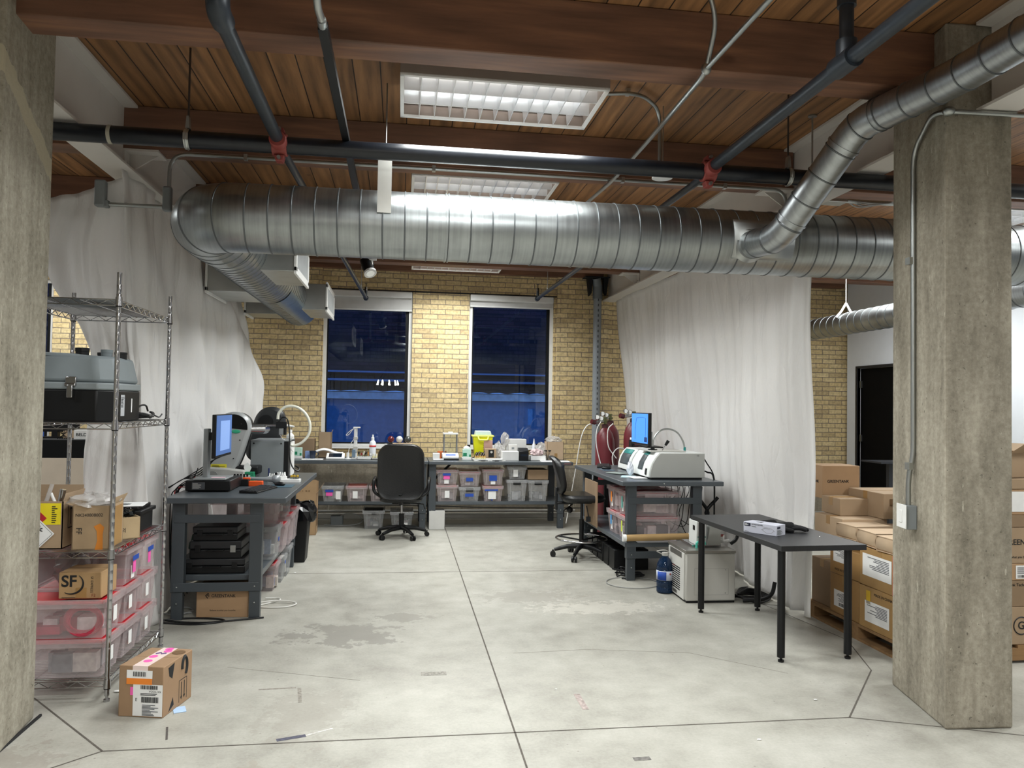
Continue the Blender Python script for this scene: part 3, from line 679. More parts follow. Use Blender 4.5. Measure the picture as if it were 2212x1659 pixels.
# conduits
CG = 'thin metal conduits on the ceiling'
def conduit(name, label, pts, r, m=M_CONDUIT, rad=.1, clips=(), group=CG):
    P = fillet(pts, rad); o = Vector(pts[0])
    t = thing(name, label, 'conduit', tuple(o), 0, group)
    MB().tube([p - o for p in P], r, 10).build('conduit', m, t)
    for c in clips:
        c = Vector(c) - o; MB().bx(c.x - .012, c.x + .012, c.y - .02, c.y + .02, c.z - r * 1.4, c.z + r * 1.5).build('clip', M_GALV, t)
    return t
conduit('electrical_conduit', 'long horizontal metal conduit bending down at both ends behind the duct',
        [(-1.60, 5.50, 3.02), (-1.60, 5.50, 3.29), (2.65, 5.50, 3.29), (2.90, 5.50, 3.29), (2.90, 5.50, 2.98)], .0135, rad=.22, clips=[(-1.1, 5.5, 3.29), (.2, 5.5, 3.29), (1.6, 5.5, 3.29), (2.4, 5.5, 3.29)])
t = thing('conduit_box', 'grey conduit fitting hanging off the left white steel beam', 'conduit box', (-1.60, 5.47, 3.05))
MB().bx(-.028, .028, -.025, .03, -.17, 0).build('body', M_GREY, t, bev=.012)
MB().tube([(-.03, 0, -.14), (-.40, 0, -.14)], .014, 10).build('stub', M_CONDUIT, t)
MB().bx(-.46, -.39, -.03, .03, -.16, .02).build('corner_box', M_GREY, t, bev=.012)
MB().bx(-.405, -.37, -.025, .025, -.165, -.115).build('nipple', M_GREY, t, bev=.008)
conduit('electrical_conduit', 'bent metal conduit from the front ceiling light to the round sensor', [(1.15, 4.62, 3.55), (1.45, 4.62, 3.58), (1.665, 4.86, 3.58), (1.665, 4.86, 3.20)], .0125, rad=.12, clips=[(1.38, 4.65, 3.59)])
t = thing('smoke_sensor', 'small round galvanised junction disc hanging at the end of the conduit', 'sensor', (1.665, 4.86, 3.13))
MB().lathe([(.045, 0), (.05, .012), (.05, .07), (.01, .075)], (0, 0, 0), 18).build('box', M_GALV, t)
MB().lathe([(.068, -.008), (.068, 0)], (.02, 0, 0), 20).build('cover_plate', M_WHITE, t)
MB().cyl((.03, .02, .06), (.03, .02, ZC - 3.135), .004, 6).build('rod', M_CONDUIT, t)
# diagonal conduit from the right foreground to the back
conduit('electrical_conduit', 'pale conduit running diagonally past the sensor from the upper right', [(1.48, 2.72, 3.30), (1.47, 3.60, 3.29), (1.47, 3.66, 3.27), (1.50, 4.6, 3.27), (1.50, 5.46, 3.26), (1.46, 6.6, 3.28)], .0135, rad=.05, clips=[(1.5, 5.3, 3.27)])
t = thing('conduit_elbow_fitting', 'small oval pull elbow in the pale diagonal conduit under the front beam', 'conduit fitting', (1.47, 3.60, 3.29))
MB().sphere((0, 0, 0), .026, 12, 8, 1.2).build('body', M_CONDUIT, t)
conduit('electrical_conduit', 'conduit rising from the elbow fitting over the front beam face', [(1.46, 3.56, 3.30), (1.46, 3.45, 3.46), (1.40, 3.42, 3.6)], .0125, rad=.08)

# ================================================================ DUCTS
t = thing('main_duct', 'large round galvanised spiral duct crossing the room and elbowing back at left', 'duct', (0, 4.93, 2.735))
P = fillet([(8.6, 0, 0), (-1.27, 0, 0), (-1.25, .62, 0)], .30, 12)
duct_mesh(P, .213, .136, 56).build('spiral_duct', [M_DUCTX, M_SEAM], t)
m = MB()
m.tube([(.275, 0, 0), (.281, 0, 0)], .2195, 56); m.tube([(.255, 0, 0), (.262, 0, 0)], .2190, 56)
m.build('joint_band', M_DUCTX, t)
m = MB().grid(lambda u, v: (2.13 + .42 * u, -.2165 * math.cos(R(-42 + 72 * v)), .2165 * math.sin(R(-42 + 72 * v))), 2, 10)
m.build('tap_saddle', M_GALV, t, solid=.003)
t = thing('supply_duct', 'round spiral duct running back from the elbow toward the brick wall', 'duct', (-1.24, 5.55, 2.735))
duct_mesh([(0, 0, 0), (0, 3.95, 0)], .210, .105, 48).build('spiral_duct', [M_DUCTY, M_SEAM], t)
MB().lathe([(.214, 0), (.214, .012)], (0, 0, 0), 40).xf(Matrix.Translation((0, 3.955, 0)) @ Matrix.Rotation(-PI / 2, 4, 'X')).build('end_cap', M_DUCTY, t)
m = MB().grid(lambda u, v: (.2165 * math.cos(R(-75 + 50 * v)), 1.9 + 2.05 * u, .2165 * math.sin(R(-75 + 50 * v))), 24, 8)
m.build('blue_reflection', mat('blue_reflection_tint', '#7b8f9e', .32, .8, .2, 14), t)  # bluish reflection on the duct, put in as a tinted strip
DG = 'grille boxes on the sides of the supply duct'
def diffuser(y0, y1, side, label):
    t = thing('air_grille', label, 'air grille', (-1.225, (y0 + y1) / 2, 2.735), 0, DG)
    d = (y1 - y0) / 2; x0, x1 = (.15, .40) if side > 0 else (-.15, -.53)
    hh = .14
    a, b = sorted((x0, x1)); MB().bx(a, b, -d, d, -hh, hh).build('box', M_GALV, t, bev=.004)
    xf = x1; s = side
    m = MB(); a, b = sorted((xf, xf + .02 * s)); e = .035
    m.bx(a, b, -d - .02, d + .02, -hh - .02, -hh + e).bx(a, b, -d - .02, d + .02, hh - e, hh + .02).bx(a, b, -d - .02, -d + e, -hh, hh).bx(a, b, d - e, d + .02, -hh, hh)
    f = m.build('frame', M_WHITE, t, bev=.003)
    m = MB(); n = 26
    for i in range(n):
        y = -d + e + (2 * d - 2 * e) * (i + .5) / n; a, b = sorted((xf + .002 * s, xf + .014 * s)); m.bx(a, b, y - .006, y + .002, -hh + e, hh - e)
    m.build('vanes', mat('grille_white', '#cfd2d4', .5), t)
    return t
diffuser(6.0, 6.75, 1, 'white framed grille box on the right of the supply duct, nearest the elbow')
diffuser(8.45, 9.3, 1, 'white framed grille box on the right near the duct end by the window')
diffuser(7.25, 8.0, -1, 'galvanised grille box on the left of the supply duct beside the plastic sheet')
diffuser(9.0, 9.45, -1, 'galvanised box on the left near the end of the supply duct')
t = thing('duct_hanger', 'flat galvanised strap and rod holding up the main duct left of the light', 'hanger', (-.125, 4.86, 3.62))
MB().cyl((0, 0, 0), (0, 0, -.48), .005, 8).build('rod', M_CONDUIT, t)
MB().bx(-.042, .042, -.158, -.152, -.86, -.47).bx(-.042, .042, -.155, -.0, -.475, -.47).build('strap', mat('strap_metal', '#c4c3bd', .4, .7), t)
t = thing('branch_duct', 'narrow round duct dropping from the upper right into the main duct', 'duct', (2.50, 3.9, 3.21))
o = Vector((2.50, 3.9, 3.21))
q = [Vector(p) - o for p in [(2.72, 1.9, 3.28), (2.63, 3.33, 3.222), (2.495, 3.92, 3.20), (2.285, 4.42, 2.66), (2.245, 4.76, 2.68)]]
P = fillet(q[:4], .13, 6) ; P2 = fillet([q[2], q[3], q[4]], .09, 6)
i0 = [i for i, p in enumerate(P) if (p - q[3]).length < .35]
P = fillet(q, .11, 5)
duct_mesh(P, .090, .165, 36, .05).build('spiral_duct', [M_DUCTY, M_SEAM], t)
for c, dr in ((q[2], (q[3] - q[2]).normalized()), (q[2], (q[1] - q[2]).normalized()), (q[3], (q[2] - q[3]).normalized())):
    MB().tube([c + dr * .13, c + dr * .142], .096, 36).build('joint_band', M_DUCTY, t)
MB().tube([q[4] - Vector((0, .045, 0)), q[4] + Vector((0, .0, 0))], [.098, .115], 36).build('collar', M_GALV, t)
t = thing('duct_rod', 'thin hanging rod beside the right white beam above the duct', 'rod', (2.75, 4.86, ZC)); MB().cyl((0, 0, 0), (0, 0, -.72), .006, 8).lathe([(.03, -.01), (.03, 0)], (0, 0, 0), 14).build('rod', M_CONDUIT, t)
t = thing('far_duct', 'round duct high along the white partition beyond the right column', 'duct', (5.5, 5.2, 2.69))
duct_mesh([(0, 0, 0), (0, 5.3, 0)], .135, .15, 32).build('spiral_duct', [M_DUCTY, M_SEAM], t)
t2 = thing('duct_hook', 'white Y-shaped duct hanger beyond the plastic curtain', 'hanger', (5.5, 8.9, 2.83))
MB().cyl((0, 0, .12), (0, 0, ZC - 2.83), .005, 6).tube([(-.13, 0, -.06), (-.06, 0, .02), (0, 0, .12)], .014, 8).tube([(.13, 0, -.06), (.06, 0, .02), (0, 0, .12)], .014, 8).build('hook', M_WHITE, t2)

# drain pipe on the brick wall
t = thing('drain_pipe', 'grey vertical drain pipe standing against the brick wall right of the windows', 'pipe', (2.79, WY - .20, 0))
MB().cyl((0, 0, 0), (0, 0, 3.28), .058, 24).build('pipe', mat('grey_drain', '#8a9096', .4), t)
MB().cyl((0, 0, 3.16), (0, 0, 3.36), .07, 24).tube([(0, 0, 3.34), (-.03, -.04, 3.46)], .066, 24).build('coupling', mat('grey_drain_dark', '#6d7378', .45), t)
m = MB()
for i in range(30): m.bx(-.008, .008, -.0595, -.057, .95 + i * .075, .985 + i * .075)
m.build('printed_marking', mat('grey_print', '#44484c', .6), t)
m = MB(); m.bx(-.2, .16, -.1, .1, 3.46, 3.475); m.prism([(-.16, 3.46), (-.08, 3.46), (-.10, 3.24), (-.13, 3.2)], -.05, .05, 'y').prism([(.08, 3.46), (.15, 3.46), (.12, 3.22), (.09, 3.26)], -.05, .05, 'y')
m.build('fire_collar', mat('black_rubber', '#101114', .8), t)

# switch on the right column
t = thing('light_switch', 'white rocker switch in a grey box on the right concrete column', 'switch', (2.822, 3.90, 1.025), -R(12.2))
# the column face leans with the footprint; keep the box on it
MB().bx(-.060, -.001, -.036, .036, -.07, .06).build('back_box', M_GREY, t, bev=.003)
MB().bx(-.071, -.065, -.058, .058, -.065, .065).build('plate', M_WHITE, t, bev=.002)
MB().bx(-.076, -.071, -.017, .017, -.034, .034).build('rocker', M_WHITE, t, bev=.002)
conduit('switch_conduit', 'vertical metal conduit rising from the light switch up the right column', [(2.79, 3.905, 1.08), (2.79, 3.905, 1.24), (2.808, 3.89, 1.36), (2.805, 3.89, 3.05), (2.72, 3.62, 3.16), (2.735, 3.505, 3.13), (3.6, 3.475, 3.14)], .0135, rad=.10, clips=[(2.79, 3.9, 2.44), (2.79, 3.9, 1.30)], group=None)
t = thing('conduit_elbow_fitting', 'oval pull elbow where the switch conduit turns across the right column', 'conduit fitting', (2.725, 3.505, 3.13))
MB().sphere((0, 0, 0), .03, 14, 8, .8).build('body', M_CONDUIT, t)
# left bay conduits seen over the sheet
conduit('electrical_conduit', 'curved flexible conduit behind the left column under the orange boards', [(-2.9, 5.2, 3.5), (-2.45, 5.4, 3.45), (-2.42, 5.45, 3.0)], .012, rad=.25)
conduit('electrical_conduit', 'rigid conduit bending down behind the left column', [(-3.4, 5.0, 3.25), (-2.62, 5.45, 3.28), (-2.6, 5.5, 2.95)], .014, rad=.2)
conduit('electrical_conduit', 'pair of straight conduits glimpsed between the left column and the beam', [(-4.5, 6.0, 3.5), (-2.05, 6.0, 3.5)], .014)
t = thing('junction_box', 'galvanised junction box with grey cables on the ceiling right of the duct', 'junction box', (3.75, 6.3, 3.5))
MB().bx(-.12, .12, -.07, .07, -.06, .0).build('box', M_GALV, t, bev=.004)
MB().tube([(.1, 0, -.03), (1.2, 0, -.03)], .02, 10).build('stub', M_CONDUIT, t)
cbm = mat('grey_cable', '#8e8f8d', .6)
for i in range(4):
    pts = smoothc([(.1, -.03 + .02 * i, -.01), (.35, .1 - .1 * i, -.05 - .015 * i), (.62, -.2 + .05 * i, -.01), (.9, -.4, .05)]); MB().tube(pts, .007, 6).build('cable', cbm, t)

# ================================================================ PLASTIC SHEETS
def fold(t, s): return .5 * math.sin(t * s) + .3 * math.sin(t * s * 2.3 + 1.1) + .2 * math.sin(t * s * 4.9 + 2.7)
def right_curtain(u, v):      # u along Y from near to far, v up
    zb_ = .09 * max(0, 1 - u / .12) + .012; z = zb_ + (3.13 - zb_) * v
    y = 5.27 + 5.43 * u; lean = (1 - v)
    x = 3.05 + lean * (.02 + .25 * min(1, max(0, (y - 5.6) / 2.2))) + .055 * fold(y, 5.5) * (.35 + .65 * lean) + .02 * math.sin(z * 3 + y * 2)
    if u < .075:                # near edge curls toward the room
        k = 1 - u / .075; x += .05 * math.sin(k * 5.5) - .02 * k; y = 5.27 + .40 * u / .075 - .10 * k * (1 - v) * 0 + .03 * math.sin(k * 6)
    y -= .12 * (1 - v) * (0.3 if u < .2 else 0)
    return (x, y, z)
one(MB().grid(right_curtain, 170, 60), 'plastic_curtain', 'tall white plastic sheet hung as a curtain from the right steel beam', 'plastic sheet', M_SHEET, solid=.002)
def left_curtain(u, v):
    ys = 5.45 + 3.95 * u; lean = 1 - v
    z = 3.14 * v + .01
    bulge = math.sin(PI * min(1, max(0, v))) ** .8
    x = -1.90 + .06 * fold(ys, 4.6) + (.14 * (1 - u) * lean ** 1.2) + .20 * u ** 2 * bulge + .10 * u * (1 - v) + .09 * (u < 2) * fold(v * 3 + u * 2.2, 2.2) * (.2 + .8 * u)
    y = ys + .35 * (1 - u) * lean - .35 * u * (v > .0) * (1 - math.sin(PI * min(1, v * 1.15 + .02))) * .55
    return (x, y, z)
one(MB().grid(left_curtain, 140, 70), 'plastic_curtain', 'tall wrinkled white plastic sheet hung from the left steel beam behind the desk', 'plastic sheet', M_SHEET, solid=.002)
def left_flap(u, v):
    z0 = 3.12 * (1 - v)
    zz = [(3.12, -2.45), (2.75, -2.44), (2.45, -2.30), (2.2, -2.14), (2.0, -2.07), (1.7, -2.06), (1.3, -2.07), (.9, -2.05), (0, -2.0)]
    for (za, xa), (zb, xb) in zip(zz, zz[1:]):
        if zb <= z0 <= za: xl = xa + (xb - xa) * (za - z0) / (za - zb); break
    xr = -1.88 + .21 * v ** 1.2
    x = xl + (xr - xl) * u
    z = z0 - .20 * (1 - u) * (1 - v) ** 2 + .0
    y = 5.47 + .05 * fold(u * 2 + v * 2.2, 3.0) + .07 * math.sin(u * PI) * (1 - .3 * v) + .05 * u + .30 * v * u ** 2
    return (x, y, max(.01, z))
one(MB().grid(left_flap, 40, 70), 'plastic_sheet_flap', 'loose corner of white plastic sheet drooping behind the wire shelf', 'plastic sheet', M_SHEET, solid=.002)
def left_fold(u, v):
    z = 2.9 * (1 - v) + .02
    xa = -1.95 + .05 * v; xb = -1.76 + .10 * v
    return (xa + (xb - xa) * u + .01 * math.sin(z * 9), 5.42 + .03 * math.sin(u * PI * 2 + z * 1.3) + .10 * v * u - .02 * v, z)

# ================================================================ BINS
def bin_thing(label, loc, rz, w=.29, d=.44, h=.21, lid='red', content=('#8f9498', .6), deco=(), group=None, body=None, name='storage_bin'):
    """front (short side) faces local -Y; local origin: centre of front edge on the floor"""
    t = thing(name, label, 'storage bin', loc, rz, group)
    bm_ = body or (M_BINR if lid == 'red' else M_BIN)
    hb = h - .022
    m = MB(); m.frustum(-w / 2, w / 2, 0, d, 0, hb, .022, True, False)
    m.bx(-w / 2 - .008, w / 2 + .008, -.008, .004, hb - .02, hb).bx(-w / 2 - .008, w / 2 + .008, d - .004, d + .008, hb - .02, hb).bx(-w / 2 - .008, -w / 2 + .004, -.008, d + .008, hb - .02, hb).bx(w / 2 - .004, w / 2 + .008, -.008, d + .008, hb - .02, hb)
    for x in (-.32 * w, .32 * w): m.bx(x - .004, x + .004, .016, .020, .01, hb - .02)
    m.build('body', bm_, t)
    if lid:
        lm = {'red': M_REDP, 'clear': M_BIN, 'black': M_BLK, 'grey': M_GREYP}[lid]
        m = MB(); m.bx(-w / 2 + .012, w / 2 - .012, .012, d - .012, hb - .004, hb + .008); l_ = m.build('lid', lm, t, bev=.003)
        m = MB(); m.bx(-w / 2 - .01, w / 2 + .01, -.010, .006, hb, h).bx(-w / 2 - .01, w / 2 + .01, d - .006, d + .01, hb, h).bx(-w / 2 - .01, -w / 2 + .010, .006, d - .006, hb, h).bx(w / 2 - .010, w / 2 + .01, .006, d - .006, hb, h)
        m.build('lid_rim', M_BINR if lid == 'red' else M_BIN, l_)
    for q_, dk in enumerate(deco):
        k, x, z, ww, hh, mm = dk; y = .022 * (1 - z / hb) - .008 - .0025 * q_
        o = MB().bx(x - ww / 2, x + ww / 2, y - .001, y + .001, z - hh / 2, z + hh / 2).build(k, mm, t)
    return t
CONT = []
def contents(label, loc, rz, w, d, h, cols, seed=0, n=7):
    rnd = random.Random(seed); m = MB(); ms = [mat('packed_' + c, c, .6, 0, .25, 30) for c in cols]
    for i in range(n):
        m.mat(i % len(cols)); bw, bd, bh = rnd.uniform(.2, .5) * w, rnd.uniform(.15, .4) * d, rnd.uniform(.25, .8) * h
        x = rnd.uniform(-w / 2, w / 2 - bw); y = rnd.uniform(0, d - bd); m.bx(x, x + bw, y, y + bd, 0.003 * (i + 1), bh, rnd.uniform(-.2, .2) if False else 0)
    o = m.build('packed_supplies', ms); o.location = loc; o.rotation_euler = (0, 0, rz); o['kind'] = 'stuff'; o['label'] = label; o['category'] = 'packed supplies'
    return o
def hdx(x, z, wd=.05, hh=.075): return [('paper_label', x, z, wd, hh, M_PAPER), ('orange_strip', x, z - hh * .42, wd * .98, hh * .14, M_ORANGE)]
# ================================================================ WIRE SHELF (left foreground)
SX0, SX1, SY0, SY1 = -2.10, -1.51, 4.37, 5.29
rack = thing('wire_shelving_unit', 'chrome wire shelving unit standing beside the left concrete column', 'shelving unit', (SX1, SY0, 0))
RZ = [.105, .785, 1.47, 2.135]
for (x, y) in ((SX1, SY0), (SX1, SY1), (SX0, SY1), (SX0, SY0)):
    lx, ly = x - SX1, y - SY0
    pst = MB().tube([(lx, ly, .03)] + [(lx, ly, .03 + i * .0254 * 2 + d_) for i in range(1, 44) for d_ in (-.001, 0, .001)] + [(lx, ly, 2.28)], [.0127] + [.0127, .01245, .0127] * 43 + [.0127], 16).build('post', M_CHROME, rack)
    MB().cyl((lx, ly, 0), (lx, ly, .012), .016, 12).cyl((lx, ly, .012), (lx, ly, .03), .008, 8).build('levelling_foot', M_CHROME, pst)
    for z in RZ:
        MB().tube([(lx, ly, z - .035), (lx, ly, z + .012)], [.0185, .0165], 14).build('collar', M_CHROME, pst)
        MB().tube([(lx, ly, z - .041), (lx, ly, z - .035)], .0165, 12).build('clip_ring', M_BLK, pst)
for z in RZ:
    m = MB(); a, b, c, d = -.012 - (SX1 - SX0) + .024, -.012, .012, SY1 - SY0 - .012
    for (p, q) in (((a, c), (b, c)), ((a, d), (b, d)), ((a, c), (a, d)), ((b, c), (b, d))):
        for dz in (0, -.032): m.cyl((*p, z + dz), (*q, z + dz), .0035, 8)
        P = Vector((*p, 0)); Q = Vector((*q, 0)); L_ = (Q - P).length; n = max(4, int(L_ / .045)); pts = []
        for i in range(n + 1): v = P.lerp(Q, i / n); pts.append((v.x, v.y, z - .002 if i % 2 else z - .030))
        m.tube(pts, .0025, 6)
    for k in (1, 2):
        xx = a + (b - a) * k / 3; m.cyl((xx, c, z - .006), (xx, d, z - .006), .003, 6)
    n = 34
    for i in range(1, n): y = c + (d - c) * i / n; m.cyl((a, y, z + .001), (b, y, z + .001), .0022, 6)
    m.build('wire_shelf', M_CHROME, rack)
RG = 'clear red-lidded bins on the wire shelf'
rx = -1.545
def rackbin(y, z, lab, deco, lid='red', h=.207, seed=1, cols=('#9da3a8', '#c9c6c2', '#6d7378'), w=.275):
    bin_thing(lab, (rx, y, z), PI / 2, w, .50, h, lid, deco=deco, group=RG)
    contents('mixed lab parts packed inside ' + lab.replace('clear bin', 'the clear bin', 1), (rx - .05, y, z + .012), PI / 2, w - .09, .38, h - .05, cols, seed)
Z1 = .109; Z2 = Z1 + .2075; Z3 = Z2 + .2075
rackbin(4.545, Z1, 'clear bin nearest the camera on the bottom wire shelf', hdx(-.02, .1), seed=1)
rackbin(4.545, Z2, 'clear bin holding red tubing, second in the front stack', [('note', .02, .1, .05, .08, M_PAPER)], seed=2, cols=('#b03048', '#8c2038', '#e9e9ea'))
rackbin(4.848, Z1, 'clear bin at the bottom of the middle stack on the wire shelf', hdx(-.03, .1), seed=3)
rackbin(4.848, Z2, 'clear bin second in the middle stack, small jars inside', hdx(-.04, .1), seed=4, cols=('#c8c2a8', '#7f99a0', '#d7d2cc'))
rackbin(4.848, Z3, 'clear bin with blue tape and pink note topping the middle stack', hdx(.0, .06) + [('pink_note', .0, .095, .045, .08, M_PINK), ('blue_tape', .0, .142, .10, .028, M_BLUE)], seed=5, h=.222)
rackbin(5.137, Z1, 'clear bin at the bottom of the far stack on the wire shelf', hdx(-.03, .1), seed=6, w=.27)
rackbin(5.137, Z2, 'clear bin in the middle of the far stack on the wire shelf', hdx(-.03, .1), seed=7, w=.27)
rackbin(5.137, Z3, 'clear bin with blue tape and pink note topping the far stack', [('pink_note', .0, .095, .045, .08, M_PINK), ('blue_tape', .0, .142, .10, .028, M_BLUE)], seed=8, h=.222, w=.27)
# red tubing coil seen through the bin
m = MB()
for i in range(5):
    rr = .062 + .006 * i; m.tube([(rr * math.cos(a) * 1.15, .006 * math.sin(a * 3 + i), rr * .95 * math.sin(a)) for a in [2 * PI * j / 28 for j in range(28)]], .005, 6, closed=True)
one(m, 'tubing_coil', 'coil of red tubing inside the second clear bin from the floor', 'tubing', mat('red_tubing', '#b83a50', .35), (-1.66, 4.432, Z2 + .095))
# upper shelf things
def carton(name, label, loc, w, d, h, rz=0, m=None, group=None, tape=True, open_=False, cat='cardboard box', flaps=()):
    """closed carton, local origin: centre of the base; front is -Y"""
    m = m or M_CARD; t = thing(name, label, cat, loc, rz, group)
    if open_:
        b = MB(); e = .005
        b.bx(-w / 2, w / 2, -d / 2, -d / 2 + e, 0, h).bx(-w / 2, w / 2, d / 2 - e, d / 2, 0, h).bx(-w / 2, -w / 2 + e, -d / 2, d / 2, 0, h).bx(w / 2 - e, w / 2, -d / 2, d / 2, 0, h).bx(-w / 2, w / 2, -d / 2, d / 2, 0, e)
        b.build('box', m, t)
        for (side, ang, ln) in flaps:
            f = MB(); a = R(ang); dx, dz = ln * math.cos(a), ln * math.sin(a); e = .004
            if side == 'l': f.prism([(-w / 2, h), (-w / 2 - dx, h + dz), (-w / 2 - dx, h + dz + e), (-w / 2, h + e)], -d / 2, d / 2, 'y')
            if side == 'r': f.prism([(w / 2, h), (w / 2 + dx, h + dz), (w / 2 + dx, h + dz + e), (w / 2, h + e)], -d / 2, d / 2, 'y')
            if side == 'f': f.prism([(-d / 2, h), (-d / 2 - dx, h + dz), (-d / 2 - dx, h + dz + e), (-d / 2, h + e)], -w / 2, w / 2, 'x')
            if side == 'b': f.prism([(d / 2, h), (d / 2 + dx, h + dz), (d / 2 + dx, h + dz + e), (d / 2, h + e)], -w / 2, w / 2, 'x')
            f.build('flap', m, t)
    else:
        b = MB(); b.bx(-w / 2, w / 2, -d / 2, d / 2, 0, h); b.build('box', m, t, bev=.004)
        MB().bx(-w / 2 + .001, w / 2 - .001, -.0012, .0012, h - .0005, h + .0008).build('seam', M_CARD2, t)
        if tape:
            MB().bx(-w / 2 - .0012, w / 2 + .0012, -.026, .026, h - .06, h + .0012).build('tape', M_TAPE, t)
    return t
def plate(name, par, x0, x1, z0, z1, y, mm, face='f'):
    """thin sticker on the front (-Y), right (+X), left (-X) or top"""
    e = .0008
    if face == 'f': b = MB().bx(x0, x1, y - e, y, z0, z1)
    elif face == 'r': b = MB().bx(y, y + e, x0, x1, z0, z1)
    elif face == 'l': b = MB().bx(y - e, y, x0, x1, z0, z1)
    else: b = MB().bx(x0, x1, z0, z1, y, y + e)
    return b.build(name, mm, par, smooth=False)
def bars(name, par, x0, x1, z0, z1, y, face='f', n=14, mm=None, rnd=1, horiz=False):
    """printed bars: a barcode (upright) or lines of small print (horiz)"""
    r_ = random.Random(rnd); b = MB(); e = .0016
    for i in range(n):
        if horiz:
            za = z0 + (z1 - z0) * i / n; zb = za + (z1 - z0) / n * .45; xa, xb = x0, x0 + (x1 - x0) * r_.uniform(.45, 1)
        else:
            xa = x0 + (x1 - x0) * i / n; xb = xa + (x1 - x0) / n * r_.uniform(.25, .75); za, zb = z0, z1
        if face == 'f': b.bx(xa, xb, y - e, y, za, zb)
        elif face == 'r': b.bx(y, y + e, xa, xb, za, zb)
        elif face == 'l': b.bx(y - e, y, xa, xb, za, zb)
        else: b.bx(xa, xb, za, zb, y, y + e)
    return b.build(name, mm or M_INK, par, smooth=False)
def label_paper(par, x0, x1, z0, z1, y, face='f', seed=1, code=True):
    p = plate('shipping_label', par, x0, x1, z0, z1, y, M_PAPER, face); h = z1 - z0; wd = x1 - x0; gi = mat('grey_ink', '#55585c', .8)
    if code: bars('barcode', p, x0 + .1 * wd, x0 + .7 * wd, z0 + .08 * h, z0 + .28 * h, y, face, 16, M_INK, seed)
    bars('small_print', p, x0 + .08 * wd, x1 - .1 * wd, z0 + .36 * h, z1 - .08 * h, y, face, 8, gi, seed + 5, True)
    return p
S3 = .789; S4 = 1.474
# hazard carton, partly behind the column
t = carton('hazard_carton', 'open carton with yellow label and toxic diamond on the middle wire shelf', (-1.945, 4.585, S3), .31, .26, .255, 0, M_CARD, open_=True, flaps=[('b', 80, .06), ('r', 75, .04)])
plate('yellow_label', t, -.02, .145, .13, .245, -.13, mat('yellow_label', '#e6d21c', .6)); bars('small_print', t, .10, .13, .14, .235, -.131, 'f', 9, M_INK, 3, True)
def diamond(par, nm, cx, cz, r, y, m1):
    return MB().prism([(cx - r, cz), (cx, cz - r), (cx + r, cz), (cx, cz + r)], y - .0016, y, 'y').build(nm, m1, par, smooth=False)
diamond(t, 'red_diamond', -.02, .165, .095, -.1305, mat('red_label', '#b3242c', .5))
dw = diamond(t, 'toxic_diamond', .035, .082, .082, -.1325, M_PAPER)
b = MB(); r = .072
b.tube([(.035 - r, -.1345, .082), (.035, -.1345, .082 - r), (.035 + r, -.1345, .082), (.035, -.1345, .082 + r)], .0012, 4, closed=True)
b.sphere((.035, -.134, .122), .011, 10, 6).bx(.029, .041, -.136, -.134, .106, .114)
b.tube([(.013, -.1345, .096), (.057, -.1345, .112)], .0025, 6).tube([(.013, -.1345, .112), (.057, -.1345, .096)], .0025, 6)
b.build('skull_and_crossbones', M_INK, dw)
text('6', .022, 'numeral', dw, (.035, -.1345, .032), FRONT, M_INK, 'CENTER')
b = MB()
for yy in (-.03, .03): b.bx(.1555, .1565, yy - .003, yy + .003, .12, .2); b.prism([(yy - .014, .2), (yy + .014, .2), (yy, .222)], .1555, .1565, 'x')
b.bx(.1555, .1565, -.06, .06, .10, .105); b.bx(.1555, .1565, -.065, -.062, .1, .24).bx(.1555, .1565, .062, .065, .1, .24); b.build('arrows_mark', M_INK, t)
one(MB().tube([(0, 0, 0), (.03, .02, .13)], .011, 10), 'plastic_tube', 'pale translucent tube leaning up out of the hazard carton, tallest', 'tube', M_BAG, (-1.905, 4.50, 1.0))
one(MB().tube([(0, 0, 0), (-.05, .02, .09)], .008, 10), 'plastic_tube', 'thin white tube leaning across the hazard carton', 'tube', M_WHITE, (-1.83, 4.50, .99))
one(MB().tube([(0, 0, 0), (.012, .0, .08)], .016, 14), 'metal_tube', 'short shiny metal tube standing in the hazard carton', 'tube', M_CHROME, (-1.835, 4.53, 1.02))
# taped carton with handwriting
t = carton('taped_carton', 'worn carton with handwriting and orange sticker on the middle wire shelf', (-1.64, 4.54, S3), .185, .24, .235, R(3), mat('worn_cardboard', '#a98a5f', .85, 0, .14, 8, .1), open_=True, flaps=[('r', 62, .045), ('l', 20, .03)])
text('NK240808002', .023, 'handwriting', t, (-.078, -.121, .185), FRONT, M_INK, 'LEFT', 0, 1.0); text('FF', .04, 'handwriting', t, (-.06, -.121, .12), (PI / 2, R(90), 0), M_INK)
MB().prism([(.022, .0), (.062, .0), (.060, .085), (.066, .12), (.045, .14), (.015, .125), (.03, .1), (.034, .05)], -.1225, -.1205, 'y').build('orange_sticker', mat('dark_orange_sticker', '#d0802a', .5), t)
plate('clear_tape', t, -.10, .10, .005, .22, .0925, M_TAPE, 'r')
def crumple(name, label, loc, sx, sy, sz, seed, m=None, cat='plastic bag', group=None):
    r_ = random.Random(seed); b = MB(); n, k = 18, 9; vs = []
    for i in range(k + 1):
        th = PI * i / k
        for j in range(n):
            a = 2 * PI * j / n; q = 1 + r_.uniform(-.22, .22); vs.append((sx * math.sin(th) * math.cos(a) * q, sy * math.sin(th) * math.sin(a) * q, sz * (1 - math.cos(th)) * .5 * (1 + r_.uniform(-.12, .12))))
    b.add(vs, [(i * n + j, i * n + (j + 1) % n, (i + 1) * n + (j + 1) % n, (i + 1) * n + j) for i in range(k) for j in range(n)])
    o = b.build(name, m or M_BAG, None, smooth=False); o.location = loc; tag(o, label, cat, group); return o
